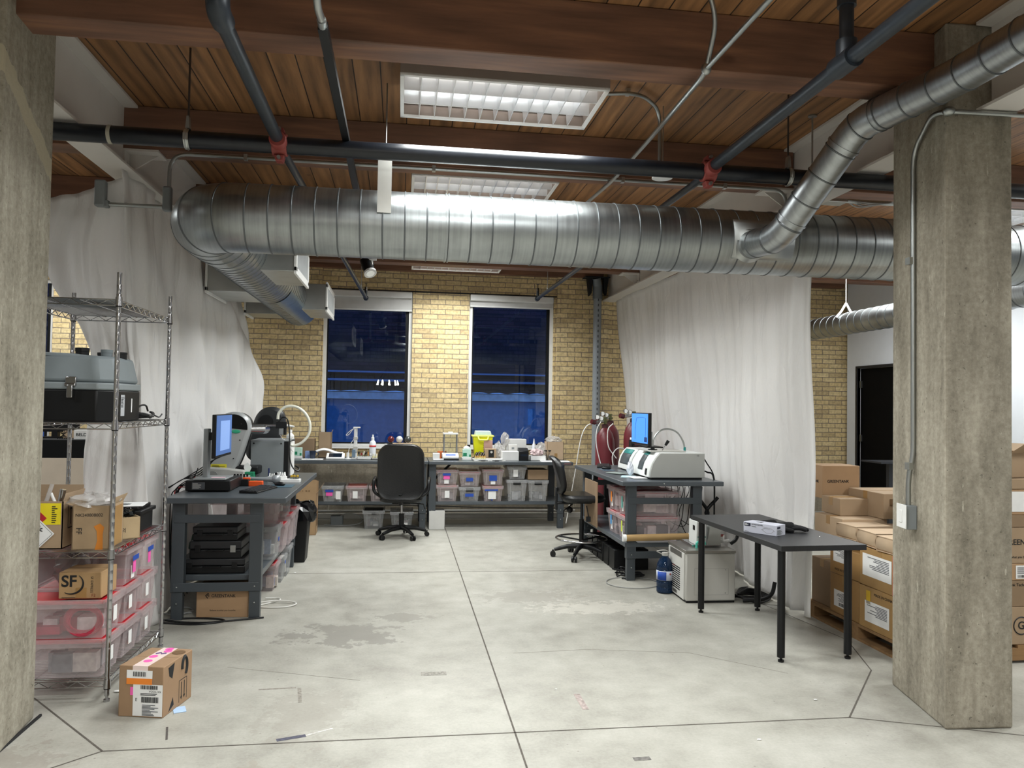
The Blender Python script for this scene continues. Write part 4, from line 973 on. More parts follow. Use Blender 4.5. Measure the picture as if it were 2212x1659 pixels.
crumple('plastic_bag', 'crumpled clear bag spilling over the top of the handwritten carton', (-1.67, 4.53, S3 + .205), .125, .125, .085, 5)
t = carton('small_open_carton', 'small taped carton of clear canisters at the shelf edge', (-1.60, 4.80, S3), .15, .14, .125, R(35), mat('pale_worn_cardboard', '#b89c6c', .85, 0, .12, 8), open_=True)
text('주의', .03, 'printed_words', t, (-.055, -.071, .05), FRONT, M_INK)
for i, (x, y, a) in enumerate(((-.03, -.02, .5), (.03, .0, -.6), (.0, .035, .2), (-.01, -.045, 1.2))):
    d = Vector((math.cos(a), math.sin(a), .35)).normalized() * .035
    c = thing('clear_canister', 'small clear canister with dark film in the small taped carton', 'canister', (-1.60 + x, 4.80 + y, S3 + .128 + .008 * i), 0, 'canisters in the small carton')
    MB().tube([-d, d], .021, 12).build('case', M_GLASS, c); MB().tube([-d * .7, d * .7], .013, 10).build('film', M_BLK, c)
t = thing('tool_case', 'black plastic case under a sheet of paper on the wire shelf', 'case', (-1.66, 5.09, S3))
m = MB(); m.bx(-.13, .1, -.13, .13, 0, .11).bx(-.145, .115, -.145, .145, .11, .135).frustum(-.12, .09, -.12, .12, .135, .158, -.0); m.build('box', M_BLK, t, bev=.006)
MB().bx(-.05, .05, -.15, -.145, .06, .12).build('latch', M_BLK, t)
p = one(MB().bx(-.14, .14, -.10, .10, 0, .002), 'paper_sheet', 'white printed sheet lying on the black case', 'paper', M_PAPER, (-1.70, 5.06, S3 + .159), R(8))
bars('printing', p, -.05, .06, -.05, .04, .0022, 't', 10, M_GREY, 5, True)
# SF carton
t = carton('express_carton', 'brown courier carton lettered SF on the red bin lids', (-1.685, 4.55, Z3), .215, .22, .142, R(-1), mat('courier_cardboard', '#b48a4c', .8, 0, .06), tape=False)
text('SF', .085, 'logo_letters', t, (-.095, -.111, .092), FRONT, M_INK, 'LEFT', .02)
m = MB().tube([(-.045 + .062 * math.cos(a), -.1115, .082 + .055 * math.sin(a)) for a in [R(-120 + 170 * i / 16) for i in range(17)]], [.0015 + .004 * math.sin(PI * i / 16) for i in range(17)], 6); m.build('logo_swoosh', M_INK, t)
text('SF EXPRESS', .018, 'lettering', t, (.06, -.111, .12), (PI / 2, R(90), 0), M_INK); text('F2', .022, 'lettering', t, (.06, -.111, .018), FRONT, mat('brown_red_ink', '#7a3018', .7))
plate('tape_patch', t, -.02, .035, .005, .06, -.1105, M_TAPE)
bars('small_print', t, -.09, -.02, .006, .012, -.111, 'f', 1, M_INK, 2, True)
crumple('plastic_bag', 'clear bag of dark wires stuffed behind the courier carton', (-1.82, 4.70, Z3 + .003), .1, .08, .2, 12, clear('smoky_bag', '#a8a0a0', .5, .2))
# instrument in a case on the third shelf
t = thing('equipment_case', 'large grey and black plastic instrument case with round caps on the wire shelf', 'equipment case', (-1.95, 4.74, S4))
m = MB(); b0 = [(-.30, -.25), (.30, -.25), (.385, -.16), (.385, .20), (.32, .26), (-.30, .26)]
m.prism([(x * .985, y * .985) for x, y in b0], 0, .175, 'z'); m.build('base', M_BLK, t, bev=.008)
m = MB(); m.prism(b0, .175, .215, 'z'); m.build('rim', mat('case_grey_rim', '#858d90', .45), t, bev=.008)
m = MB()
top = [(x * .90, y * .86) for x, y in b0]; bot = [(x * .975, y * .965) for x, y in b0]; n = len(b0)
m.add([(x, y, .215) for x, y in bot] + [(x, y, .365) for x, y in top], [tuple(range(n - 1, -1, -1)), tuple(range(n, 2 * n))] + [(i, (i + 1) % n, (i + 1) % n + n, i + n) for i in range(n)])
m.build('lid', mat('case_grey', '#7c8589', .5), t, bev=.02)
MB().lathe([(.22, .36), (.21, .374), (.17, .38), (.0005, .384)], (-.02, .0, 0), 32).build('lid_dome', mat('case_grey', '#7c8589', .5), t)
for x, y, mm, r_, h_ in ((.145, -.06, M_BLK, .037, .044), (.255, .0, mat('case_grey', '#7c8589'), .032, .04), (.315, .05, M_BLK, .035, .03), (.19, .12, M_BLK, .03, .03)):
    m = MB().lathe([(r_ * .95, .36), (r_ * .95, .37 + h_ * .5), (r_, .37 + h_ * .55), (r_, .37 + h_), (.001, .37 + h_ + .002)], (x, y, 0), 24); m.build('cap', mm, t)
lt = MB().bx(.14, .195, -.262, -.245, .195, .245).bx(.152, .182, -.275, -.255, .13, .20).cyl((.14, -.265, .20), (.195, -.265, .20), .01, 10).build('latch', M_CHROME, t, bev=.003)
p = plate('rating_label', t, -.12, -.06, .03, .15, .380, mat('grey_label', '#b9bcc0', .5), 'r'); bars('small_print', p, -.115, -.065, .08, .14, .3805, 'r', 7, M_INK, 4, True)
plate('white_label', t, .05, .065, .05, .13, .380, M_PAPER, 'r')
m = MB().tube(smoothc([(.36, .17, .09), (.41, .2, .09), (.43, .22, .06), (.40, .26, .03)]), .006, 8)
cd = Vector((-1.95, 4.74, S4))
t = thing('power_cable', 'black power cable coiled behind the grey instrument case', 'cord', (-1.60, 5.05, S4 + .004))
pts = []
for i in range(60): a = i * .45; pts.append((.055 * math.cos(a) + .02 * math.sin(a * .3), .09 * math.sin(a), .008 + .028 * (i / 60) * (1 + .3 * math.sin(a * 2.2))))
pts += [(.06, .16, .01), (.07, .2, .03)]
MB().tube(smoothc(pts, 3), .0045, 6).build('cord', M_BLK, t)
MB().tube(smoothc([(.0, -.1, .04), (.01, -.05, .08), (.03, .0, .085), (.035, .03, .05)]), .0055, 8).tube([(.0, -.12, .08), (.0, -.05, .08)], .01, 8).build('plug', M_BLK, t)

# parcel on the floor by the rack
t = carton('parcel', 'brown parcel with pink tape and shipping labels alone on the floor', (-1.235, 4.275, 0), .235, .29, .255, R(-13), mat('parcel_cardboard', '#a07a50', .85, 0, .06), tape=False)
m = mat('pink_white_tape', '#e6d2cc', .4)
plate('patterned_tape', t, -.045, .035, -.146, .146, .2556, m, 't'); tp = plate('patterned_tape', t, -.045, .035, .17, .2555, -.146, m)
for i, (x, y) in enumerate(((-.01, -.07), (-.02, .0), (.01, .09), (-.0, .125))): MB().lathe([(.022, .2565), (.022, .2572)], (x, y, 0), 14).build('pink_dot', M_PINK, t)
MB().tube([(-.03, .04, .2572), (-.01, .06, .2572), (0, .04, .2572), (.02, .055, .2572)], .004, 4).build('purple_mark', mat('purple_ink', '#52306e', .6), t)
MB().lathe([(.034, .2562), (.034, .2568)], (.075, .08, 0), 20).lathe([(.029, .2566), (.029, .2574)], (.075, .08, 0), 20).build('round_stamp', mat('faded_ink', '#6a5034', .8), t)
lp = plate('shipping_label', t, -.04, .115, -.0 + .008, .165, -.1462, M_PAPER)
bars('barcode', lp, -.0, .09, .142, .161, -.147, 'f', 18, M_INK, 3)
text('XX YOOA', .014, 'label_text', lp, (.108, -.1475, .132), (PI / 2, PI, 0), M_INK)
bars('small_print', lp, .0, .10, .112, .125, -.147, 'f', 2, M_INK, 5, True)
bars('data_matrix', lp, .005, .095, .076, .104, -.147, 'f', 26, M_INK, 8)
bars('small_print', lp, .01, .10, .012, .068, -.147, 'f', 9, mat('grey_ink', '#55585c', .8), 9, True)
text('E', .022, 'label_text', lp, (-.022, -.1475, .088), FRONT, M_INK, 'CENTER')
l2 = plate('return_label', t, -.075, .06, .165, .235, -.1475, M_PAPER); plate('orange_band', l2, -.075, .06, .165, .195, -.1482, M_ORANGE); bars('barcode', l2, -.04, .03, .205, .228, -.1484, 'f', 12, M_INK, 7)
plate('pink_sticker', t, -.055, -.035, .11, .15, -.146, M_PINK)
b = MB().tube([(.1185, -.11 + .05 * math.cos(a) * .5 + .17, .195 + .05 * math.sin(a)) for a in [R(-60 + 250 * i / 14) for i in range(15)]], [.009] * 15, 4); b.build('brand_mark', M_INK, t)
MB().prism([(-.10, .235), (-.04, .245), (-.06, .17), (-.09, .19)], .1176, .1184, 'x').prism([(-.09, .01), (-.04, .03), (-.05, .07), (-.075, .035)], .1176, .1184, 'x').build('brand_mark', M_INK, t)
b = MB()
for yy in (.035, .065): b.bx(.1176, .1184, yy - .003, yy + .003, .04, .12); b.prism([(yy - .010, .045), (yy + .010, .045), (yy, .028)], .1176, .1184, 'x')
b.bx(.1176, .1184, .01, .013, .02, .13).bx(.1176, .1184, .087, .09, .02, .13).bx(.1176, .1184, .01, .09, .13, .133); b.build('arrows_mark', M_INK, t)
one(MB().bx(-.03, .03, -.04, .04, 0, .002), 'blue_card', 'pale blue card peeking out from under the parcel corner', 'card', mat('pale_blue_card', '#a9c3e2', .7), (-1.10, 4.21, .001), R(20))

# ================================================================ WORKBENCHES
def bench(name, label, x0, x1, y0, y1, H, lx, ly, shelf_z, end_beam=(), mats=None, top_t=.042, ov=0):
    """steel workbench; lx/ly = leg centre lines, world coordinates made local to the front left corner"""
    t = thing(name, label, 'workbench', (x0, y0, 0)); o = Vector((x0, y0, 0))
    MB().bx(0, x1 - x0, 0, y1 - y0, H - top_t, H).build('top', M_DESK, t, bev=.006)
    for X in lx:
        for Yy in ly:
            lx_, ly_ = X - x0, Yy - y0
            l_ = MB().bx(lx_ - .045, lx_ + .045, ly_ - .035, ly_ + .035, .20, H - top_t).build('leg', M_DESKF, t, bev=.004)
            MB().bx(lx_ - .039, lx_ + .039, ly_ - .029, ly_ + .029, 0, .22).build('leg_foot', M_DESKF, l_, bev=.003)
            for z in (.12, .24): MB().sphere((lx_, ly_ - .036, z), .007, 8, 6).build('bolt', M_CONDUIT, l_)
    for Yy in ly:
        for za, zb in (((.705, .765), (.205, .27)) if 'x' in end_beam else ()): MB().bx(lx[0] - x0 - .03, lx[-1] - x0 + .03, Yy - y0 - .040, Yy - y0 - .028, za, zb).build('end_beam', M_DESKF, t, bev=.003)
    for X in lx:
        if 'y' in end_beam: MB().bx(X - x0 - .046, X - x0 - .036, ly[0] - y0 - .03, ly[-1] - y0 + .03, .70, .76).build('end_beam', M_DESKF, t, bev=.003)
    return t
DL = bench('workbench', 'slate steel workbench at left with monitor and grey instruments', -1.66, -.815, 5.80, 7.87, .90, (-1.585, -1.04), (5.935, 7.72), .32, ('x',))
MB().bx(.03, .64, .17, 1.90, .27, .312).build('shelf', M_DESK, DL, bev=.004)
DR = bench('workbench', 'slate steel workbench at right with white analysers', 2.02, 3.0, 6.83, 8.78, .92, (2.135, 2.77), (6.60 + .33, 8.62), .36, ('x',))
MB().bx(.05, .80, .06, 1.85, .31, .352).build('shelf', M_DESK, DR, bev=.004)
B1 = bench('workbench', 'long slate steel bench under the left window behind the office chair', -1.55, .365, 9.88, 10.68, .87, (-1.47, .30), (9.95, 10.6), .35)
MB().bx(.05, 1.87, .07, .70, .31, .35).build('shelf', M_DESK, B1, bev=.004)
B2 = bench('workbench', 'long slate steel bench under the right window with bins below', .37, 2.25, 9.85, 10.65, .87, (.42, 2.10), (9.94, 10.58), .35)
MB().bx(-.0, 1.78, .07, .70, .31, .35).build('shelf', M_DESK, B2, bev=.004)
MB().prism([(.09, .60), (.09, .64), (.30, .84), (.30, .80)], .30, .33, 'y').prism([(.02, .74), (.02, .78), (.16, .84), (.2, .84)], .5, .53, 'y').build('brace', M_BLK, B2)
plate('maker_badge', B2, 1.76, 1.85, .842, .856, -.0005, mat('grey_red_badge', '#8c6664', .5))
for x in (.35, 1.2): MB().sphere((x, -.0, .02), .007, 8, 6).build('screw', M_CONDUIT, DR).location = (x - .3, 0, .88)

# ================================================================ LEFT BENCH ITEMS
TL = .90
t = thing('desktop_computer', 'black desktop computer lying flat under the left monitor', 'computer', (-1.45, 6.38, TL))
MB().bx(-.165, .165, -.22, .22, .008, .088).build('case', M_BLK, t, bev=.008)
p = plate('rating_sticker', t, -.115, -.02, .02, .075, -.2205, mat('dark_grey_sticker', '#4a4d52', .6)); bars('small_print', p, -.11, -.03, .025, .07, -.221, 'f', 6, M_GREYP, 3, True)
MB().bx(-.15, -.13, -.2, .2, 0, .008).bx(.13, .15, -.2, .2, 0, .008).build('foot', M_BLK, t)
t = thing('monitor', 'black monitor seen almost edge on, standing on the desktop computer', 'monitor', (-1.44, 6.30, TL + .090))
MB().bx(-.12, .12, -.14, .14, 0, .014).build('base', M_SILVER, t, bev=.004)
MB().bx(-.075, -.035, -.04, .04, .012, .39).build('stand', M_SILVER, t, bev=.006)
MB().bx(-.04, .05, -.03, .03, .30, .36).build('mount', M_BLK, t)
sc_ = MB().bx(.045, .075, -.29, .25, .175, .505).build('screen_housing', M_BLK, t, bev=.004)
s2 = MB().bx(.0755, .0765, -.28, .24, .195, .497).build('display', M_SCREEN2, t, smooth=False)
MB().bx(.0768, .0774, -.15, .17, .225, .455).build('document_window', M_SCRW, s2, smooth=False)
one(MB().bx(-.05, .05, -.03, .03, 0, .002), 'pink_note', 'pink sticky note on the left monitor base', 'note', mat('pale_pink_note', '#ecc4d0', .7), (-1.39, 6.24, TL + .1045))
t = thing('keyboard', 'black keyboard near the front edge of the left workbench', 'keyboard', (-1.09, 6.27, TL), R(78))
MB().prism([(-.07, 0), (.07, 0), (.07, .022), (-.07, .012)], -.21, .21, 'x').build('body', M_BLK, t, bev=.003)
m = MB()
for r_ in range(5):
    for c_ in range(15): x = -.195 + c_ * .0265; y = -.058 + r_ * .0245; m.bx(x, x + .022, y, y + .02, .012, .0185 + .0016 * r_)
m.build('keys', mat('key_grey', '#26282c', .5), t)
one(MB().sphere((0, 0, 0), .03, 16, 10, .62).xf(Matrix.Translation((0, 0, .012)) @ Matrix.Diagonal((1, 1.75, 1, 1))), 'computer_mouse', 'black mouse on the dark mat beside the left keyboard', 'mouse', M_BLK, (-.985, 6.62, TL + .003), R(60))
one(MB().bx(-.09, .09, -.11, .11, 0, .003), 'mouse_mat', 'small teal grey mat under the mouse', 'mat', mat('teal_mat', '#3b5664', .6), (-.96, 6.60, TL))
# laser diffraction instrument (two pods on a rail)
pear = [(-.06, 0), (.02, -.035), (.10, -.03), (.17, .02), (.215, .12), (.26, .27), (.285, .37), (.27, .45), (.215, .50), (.14, .515), (.06, .49), (.0, .42), (-.04, .30), (-.08, .16), (-.09, .06)]
def smooth_poly(P, k=4):
    n = len(P); out = []
    for i in range(n):
        a, b, c, d = (Vector(P[(i + j) % n]) for j in (-1, 0, 1, 2))
        for j in range(k): t_ = j / k; out.append(tuple(.5 * ((2 * b) + (c - a) * t_ + (2 * a - 5 * b + 4 * c - d) * t_ ** 2 + (-a + 3 * b - 3 * c + d) * t_ ** 3)))
    return out
PE = smooth_poly(pear)
t = thing('spray_analyser', 'large silver pear-shaped laser instrument with black rear pod on the left bench', 'instrument', (-1.585, 6.98, TL))
m = MB().prism([(x, z + .09) for x, z in PE], -.02, .10, 'y').xf(Matrix.Translation((0, 0, 0)))
m.build('front_pod', mat('silver_grey_shell', '#a7aaab', .35, .25, .03), t, bev=.03)
MB().prism([(x * .97 + .006, z * .97 + .10) for x, z in PE], .10, .19, 'y').build('pod_seam', M_BLK, t, bev=.02)
cap = [(x, z) for x, z in PE if z > .365]; cap = [(x * .88 + .015, z * .93 + .105) for x, z in cap]
MB().prism(cap, -.0235, -.018, 'y').build('black_crest', M_BLKM, t)
MB().sphere((0, 0, 0), .04, 16, 8).xf(Matrix.Translation((.17, -.024, .435)) @ Matrix.Diagonal((1, .08, .42, 1))).build('green_badge', mat('green_badge', '#2f9c78', .3), t)
MB().bx(-.03, .10, -.0245, -.018, .115, .15).build('laser_warning_label', mat('yellow_warning', '#d8cc2a', .5), t)
bars('small_print', t, -.02, .09, .122, .143, -.025, 'f', 3, M_INK, 8, True)
for x, z in ((.215, .50), (.205, .36), (.155, .20), (.06, .065), (-.03, .08)): MB().sphere((x, -.022, z), .006, 8, 5).build('screw', M_BLK, t)
bs = MB().prism([(-.14, 0), (.26, 0), (.26, .10), (.1, .12), (-.08, .13), (-.14, .08)], -.06, .22, 'y').build('base', mat('cast_grey', '#a9a9a5', .5), t, bev=.015)
MB().tube([(-.0, -.062, .055), (-.0, -.085, .055)], .042, 20).build('knob', mat('cast_grey_dark', '#8f908d', .45), bs)
MB().bx(.08, .36, .0, .2, .06, .13).build('slide_rail', M_BLK, t, bev=.01)
PB = [(x * .95 + .20, z * .98 + .145) for x, z in PE]
MB().prism(PB, .70, .84, 'y').build('rear_pod', mat('black_pod', '#26282a', .4), t, bev=.03)
MB().tube([(.30, .68, .50), (.30, .70, .50)], .07, 24).build('lens_ring', M_BLK, t)
MB().tube([(.27, .10, .455), (.36, .10, .455), (.36, .30, .45)], .045, 18).build('lens_tube', M_CHROME, t, )
ln = t
t = thing('sampling_arm', 'chrome rod carrying a black motor block over the grey instrument box', 'arm', (-1.20, 7.20, 1.385))
MB().tube([(0, 0, 0), (.12, 0, 0)], .011, 12).build('rod', M_CHROME, t)
MB().bx(.085, .18, -.03, .03, -.025, .035).bx(.10, .125, -.02, .02, .03, .04).build('motor_block', M_BLK, t, bev=.004)
MB().bx(.115, .155, -.03, .03, -.085, -.025).build('lower_block', M_CONDUIT, t, bev=.003)
MB().bx(.155, .175, -.03, .03, -.085, -.025).build('lower_end', M_BLK, t, bev=.003)
MB().tube([(.18, 0, .0), (.245, 0, -.01)], [.012, .008], 10).build('nozzle', M_WHITE, t)
t = thing('instrument_box', 'big dull grey metal box with dark right side on the left bench', 'instrument', (-1.17, 7.42, TL))
MB().bx(-.165, .125, -.20, .22, .01, .34).build('front_panel', mat('grey_panel', '#7f8587', .5, 0, .05), t, bev=.004)
MB().bx(.125, .165, -.20, .22, .0, .342).build('side_panel', M_BLK, t, bev=.003)
MB().bx(-.165, .165, -.2, .22, .34, .35).build('top_edge', M_SILVER, t)
for x in (-.14, .10): MB().sphere((x, -.2, .32), .008, 8, 6).build('screw', M_BLK, t)
MB().bx(.166, .18, -.1, .1, .02, .33).build('manifold', M_WHITE, t, bev=.003)
t = thing('hose', 'thick clear looping hose above the grey instrument box', 'hose', (-1.01, 7.25, 1.22))
MB().tube(smoothc([(-.10, .0, .22), (-.09, 0, .28), (-.03, 0, .335), (.06, 0, .335), (.14, 0, .28), (.185, 0, .19), (.18, 0, .09), (.12, 0, .01), (.05, 0, -.02), (.02, 0, -.01)]), .0125, 12).build('tube', mat('milky_hose', '#dcdccf', .3), t)
t = thing('cable', 'black cable looping down beside the grey instrument box', 'cable', (-1.03, 7.15, 1.43))
MB().tube(smoothc([(-.05, 0, 0), (-.02, 0, .03), (.02, 0, .01), (.04, 0, -.10), (.045, -.02, -.25), (.055, -.03, -.35), (.085, -.05, -.42), (.125, -.04, -.45), (.13, .02, -.43), (.09, .05, -.41)]), .006, 8).build('cable', M_BLK, t)
t = thing('white_bottle', 'white plastic bottle with thin tubes on top of the grey instrument box', 'bottle', (-1.03, 7.50, TL + .352))
MB().lathe([(.034, 0), (.036, .01), (.036, .03), (.014, .055), (.014, .062)], (0, 0, 0), 16).build('body', M_WHITE, t)
MB().lathe([(.017, .06), (.017, .085), (.001, .086)], (0, 0, 0), 12).build('cap', M_WHITE, t)
tt = thing('thin_tubing', 'thin clear tubes crossing in front of the white bottle', 'tubing', (-1.05, 7.28, 1.22))
MB().tube(smoothc([(-.05, 0, .09), (0, -.02, .02), (.06, -.03, -.05), (.08, 0, -.08)]), .0028, 6).tube([(.0, 0, .0), (.08, 0, .06)], .004, 6).tube([(-.02, -.04, .05), (.05, -.04, .0), (.07, -.04, -.1)], .0025, 6).build('tube', M_BAG, tt)
# small clutter
def box3(name, label, cat, x0, x1, y0, y1, z0, z1, m, rz=0, bev=.003, group=None):
    cx, cy = (x0 + x1) / 2, (y0 + y1) / 2
    return one(MB().bx(x0 - cx, x1 - cx, y0 - cy, y1 - cy, 0, z1 - z0), name, label, cat, m, (cx, cy, z0), rz, group, bev=bev)
o = box3('wipes_box', 'green and white wipes box in front of the grey instrument box', 'tissue box', -1.37, -1.25, 6.93, 7.03, TL, TL + .085, M_GREEN)
plate('white_print', o, -.035, .03, .03, .06, -.0505, M_PAPER); text('KIMTECH', .018, 'lettering', o, (-.03, -.052, .045), FRONT, M_GREEN)
MB().prism([(-.02, .083), (.015, .083), (.03, .12), (.0, .165), (-.03, .15), (-.035, .12)], -.004, .004, 'y').build('tissue', M_PAPER, o)
t = thing('orange_holder', 'orange and black plastic holder beside the left keyboard', 'holder', (-1.22, 6.62, TL))
MB().bx(-.10, -.01, -.04, .04, 0, .055).build('black_block', M_BLK, t, bev=.004)
MB().bx(-.01, .10, -.03, .03, 0, .04).tube([(-.06, 0, .06), (.0, 0, .06)], .01, 8).build('orange_body', mat('bright_orange', '#ef5a1c', .45), t, bev=.004)
o = box3('teal_bottle', 'small teal vial standing behind the orange holder', 'vial', -1.335, -1.315, 6.72, 6.74, TL, TL + .07, mat('teal_liquid', '#1d7f94', .3))
for i in range(5):
    v = thing('dropper_vial', 'tiny amber vial with black cap in the row behind the computer', 'vial', (-1.39 + i * .026, 6.83, TL + .012), 0, 'dark vials behind the computer')
    MB().lathe([(.010, 0), (.010, .035), (.006, .042)], (0, 0, 0), 10).build('glass', mat('amber_glass', '#4a2c20', .2), v); MB().cyl((0, 0, .042), (0, 0, .066), .008, 8).build('cap', M_BLK, v)
box3('vial_tray', 'small pale tray under the amber vials', 'tray', -1.41, -1.27, 6.81, 6.85, TL, TL + .012, M_GREYP)
t = thing('heat_gun', 'small silver hand tool lying across the left bench', 'tool', (-1.10, 6.84, TL + .035), R(4))
MB().tube([(-.20, 0, .01), (-.05, 0, .0), (.02, 0, .0)], [.012, .017, .024], 14).build('barrel', M_SILVER, t)
MB().sphere((.05, 0, .0), .04, 16, 10, .95).build('head', M_SILVER, t)
MB().cyl((.05, 0, .035), (.05, 0, .055), .012, 10).build('button', M_BLK, t)
t = thing('vial_rack', 'white rack of gold-capped vials at the right edge of the left bench', 'rack', (-.955, 6.92, TL))
MB().bx(-.10, .10, -.05, .05, 0, .028).build('tray', M_WHITE, t, bev=.003)
G8 = 'gold-capped vials in the white rack'; gold = mat('gold_cap', '#c9a83a', .3, .5)
v0 = thing('gold_vial', 'tiny vial with gold cap standing in the white rack on the left bench', 'vial', (-.93, 6.90, TL + .028), 0, G8)
MB().lathe([(.008, 0), (.008, .022)], (0, 0, 0), 10).build('glass', M_GLASS, v0); MB().lathe([(.0095, .018), (.0095, .03), (.004, .034)], (0, 0, 0), 10).build('cap', gold, v0)
for i, (x, y) in enumerate([(-.905, 6.90), (-.88, 6.90), (-.93, 6.93), (-.905, 6.93), (-.88, 6.93), (-.915, 6.955), (-.885, 6.955)]): dup(v0, (x, y, TL + .028), 0)
t = thing('white_tray_parts', 'white tray filled with small plastic parts behind the vial rack', 'tray', (-1.05, 6.98, TL))
MB().bx(-.09, .07, -.03, .03, 0, .045).build('tray', M_WHITE, t, bev=.003)
m = MB(); r_ = random.Random(3)
for i in range(9): x = -.075 + i * .017; m.tube([(x, r_.uniform(-.02, .02), .04), (x + r_.uniform(-.01, .01), 0, .075 + r_.uniform(-.01, .01))], .006, 6)
m.build('parts', M_WHITE, t)
one(MB().cyl((0, 0, 0), (0, 0, .11), .007, 10), 'blue_pen', 'dark blue pen standing up behind the silver tool', 'pen', mat('dark_blue_pen', '#25305e', .4), (-1.145, 7.05, TL))
# cables behind the left bench
for i in range(6):
    t = thing('loose_cable', 'black cable falling from the computer past the bench toward the wire shelf', 'cable', (-1.62, 6.4 + .03 * i, TL + .02), 0, 'cables left of the computer')
    r_ = random.Random(i + 40)
    pts = [(.0, 0, .03 + .02 * i), (-.02, -.1 + .05 * r_.random(), .06 * r_.random()), (-.07, -.2, .0), (-.08, -.3 + .1 * r_.random(), -.02 - .25 * r_.random()), (-.085, -.25, -.55), (-.07, -.2 + .05 * i, -.89)]
    MB().tube(smoothc(pts), .0042, 6).build('cable', M_BLK if i != 2 else mat('red_wire', '#b3222c', .5), t)
for i in range(4):
    t = thing('monitor_cable', 'black cable running from the left monitor to the computer', 'cable', (-1.50, 6.40, 1.10), 0, 'cables behind the left monitor')
    MB().tube(smoothc([(.1, 0, .06), (.02, .02 * i, .02), (-.08, .02, -.05 - .02 * i), (-.18, -.05, -.12), (-.28, -.2 + .04 * i, -.19)]), .004, 6).build('cable', M_BLK, t)
# under the left bench
S = .313
def hardcase(label, x0, x1, y0, y1, z0, h, latch):
    t = thing('carrying_case', label, 'case', ((x0 + x1) / 2, (y0 + y1) / 2, z0), 0, 'stacked black cases'); w, d = (x1 - x0) / 2, (y1 - y0) / 2
    MB().bx(-w, w, -d, d, 0, h * .52).build('lower_shell', M_BLK, t, bev=.008); MB().bx(-w, w, -d, d, h * .54, h).build('upper_shell', mat('case_black', '#1b1c1f', .5), t, bev=.008)
    MB().tube(fillet([(-.06, -d, h * .5), (-.06, -d - .02, h * .5), (.06, -d - .02, h * .5), (.06, -d, h * .5)], .01), .006, 6).build('handle', M_BLK, t)
    for s in (-1, 1): MB().bx(s * w * .68 - .02, s * w * .68 + .02, -d - .006, -d, h * .35, h * .75).build('latch', M_CONDUIT if latch and s > 0 else M_BLK, t, bev=.002)
hardcase('wide black carrying case at the bottom of the stack under the left bench', -1.60, -1.13, 6.0, 6.40, S, .11, False)
hardcase('black carrying case with a metal latch in the middle of the stack', -1.53, -1.16, 6.0, 6.38, S + .112, .13, True)
hardcase('smallest black case on top of the stack under the left bench', -1.51, -1.19, 6.0, 6.35, S + .244, .105, False)
t = carton('branded_carton', 'brown box printed GREENTANK on the floor under the left bench', (-1.265, 6.13, 0), .375, .34, .232, R(-4), mat('greentank_cardboard', '#b08756', .85, 0, .05), tape=False)
text('GREENTANK', .030, 'lettering', t, (-.08, -.171, .158), FRONT, M_INK, 'LEFT', .012)
text('Believe in what you breathe.', .0165, 'lettering', t, (.005, -.171, .052), FRONT, M_INK, 'CENTER')
b = MB()
b.tube([(-.10, -.171, .178), (-.122, -.171, .16), (-.105, -.171, .14)], .0035, 4).tube([(-.098, -.171, .152), (-.098, -.171, .168), (-.112, -.171, .158)], .003, 4).build('leaf_logo', M_INK, t)
bars('small_print', t, -.1, .02, .12, .19, .1885, 'r', 5, mat('faded_ink', '#6a5034', .8), 6, True)
crumple('green_bag', 'dark green case corner behind the black cases under the left bench', (-1.62, 6.72, S), .07, .2, .22, 4, mat('dark_green_fabric', '#1d4a3a', .7), 'bag')
LB = 'clear bins under the left bench'
def lbin(x, y, z, lab, rz=PI / 2, **k): bin_thing(lab, (x, y, z), rz, group=LB, **k)
lbin(-.98, 6.62, S, 'clear bin with blue tape on the left bench shelf, nearest the front leg', w=.27, d=.45, h=.27, lid='clear', deco=[('blue_tape', .0, .15, .05, .03, M_BLUE)])
lbin(-.99, 6.62, S + .272, 'clear bin with red lid on top at the front of the left bench shelf', w=.28, d=.50, h=.22, lid='red')
lbin(-.965, 6.95, S, 'clear bin with red lid second along the left bench shelf', w=.28, d=.45, h=.24, lid='red')
lbin(-.955, 7.28, S, 'clear bin with red lid third along the left bench shelf', w=.28, d=.45, h=.28, lid='red')
lbin(-.955, 7.05, S + .285, 'tilted clear bin stuffed with bags high on the left bench shelf', w=.30, d=.45, h=.24, lid='clear')
lbin(-.95, 7.53, S, 'clear bin last along the left bench shelf beside the rear leg', w=.20, d=.45, h=.30, lid='red')
lbin(-1.02, 6.85, 0.0, 'clear bin with bright red lid on the floor under the left bench', w=.26, d=.42, h=.235, lid='red')
lbin(-1.00, 7.13, 0.0, 'narrow clear bin with blue label on the floor under the left bench', w=.19, d=.42, h=.23, lid='grey', deco=[('blue_label', 0, .17, .05, .03, M_BLUE)])
lbin(-.99, 7.40, 0.0, 'tall clear bin on the floor beside the rear leg of the left bench', w=.24, d=.42, h=.27, lid='clear')
for i, (y, z, h) in enumerate(((6.62, S, .22), (6.95, S, .18), (7.28, S, .2), (7.05, S + .285, .18), (6.85, 0, .17), (7.40, 0, .2))):
    contents('mixed plastic parts inside clear bin %s under the left bench' % ('one two three four five six'.split()[i]), (-1.02, y, z + .012), PI / 2, .18, .36, h, ('#c9c6c2', '#9aa0a6', '#dcdad6') if i % 2 else ('#b9b2aa', '#7f8aa0', '#e2e0dc'), 60 + i, 8)
t = thing('white_cable_loop', 'white cable curling out on the floor beside the left bench', 'cable', (-.93, 6.25, .006))
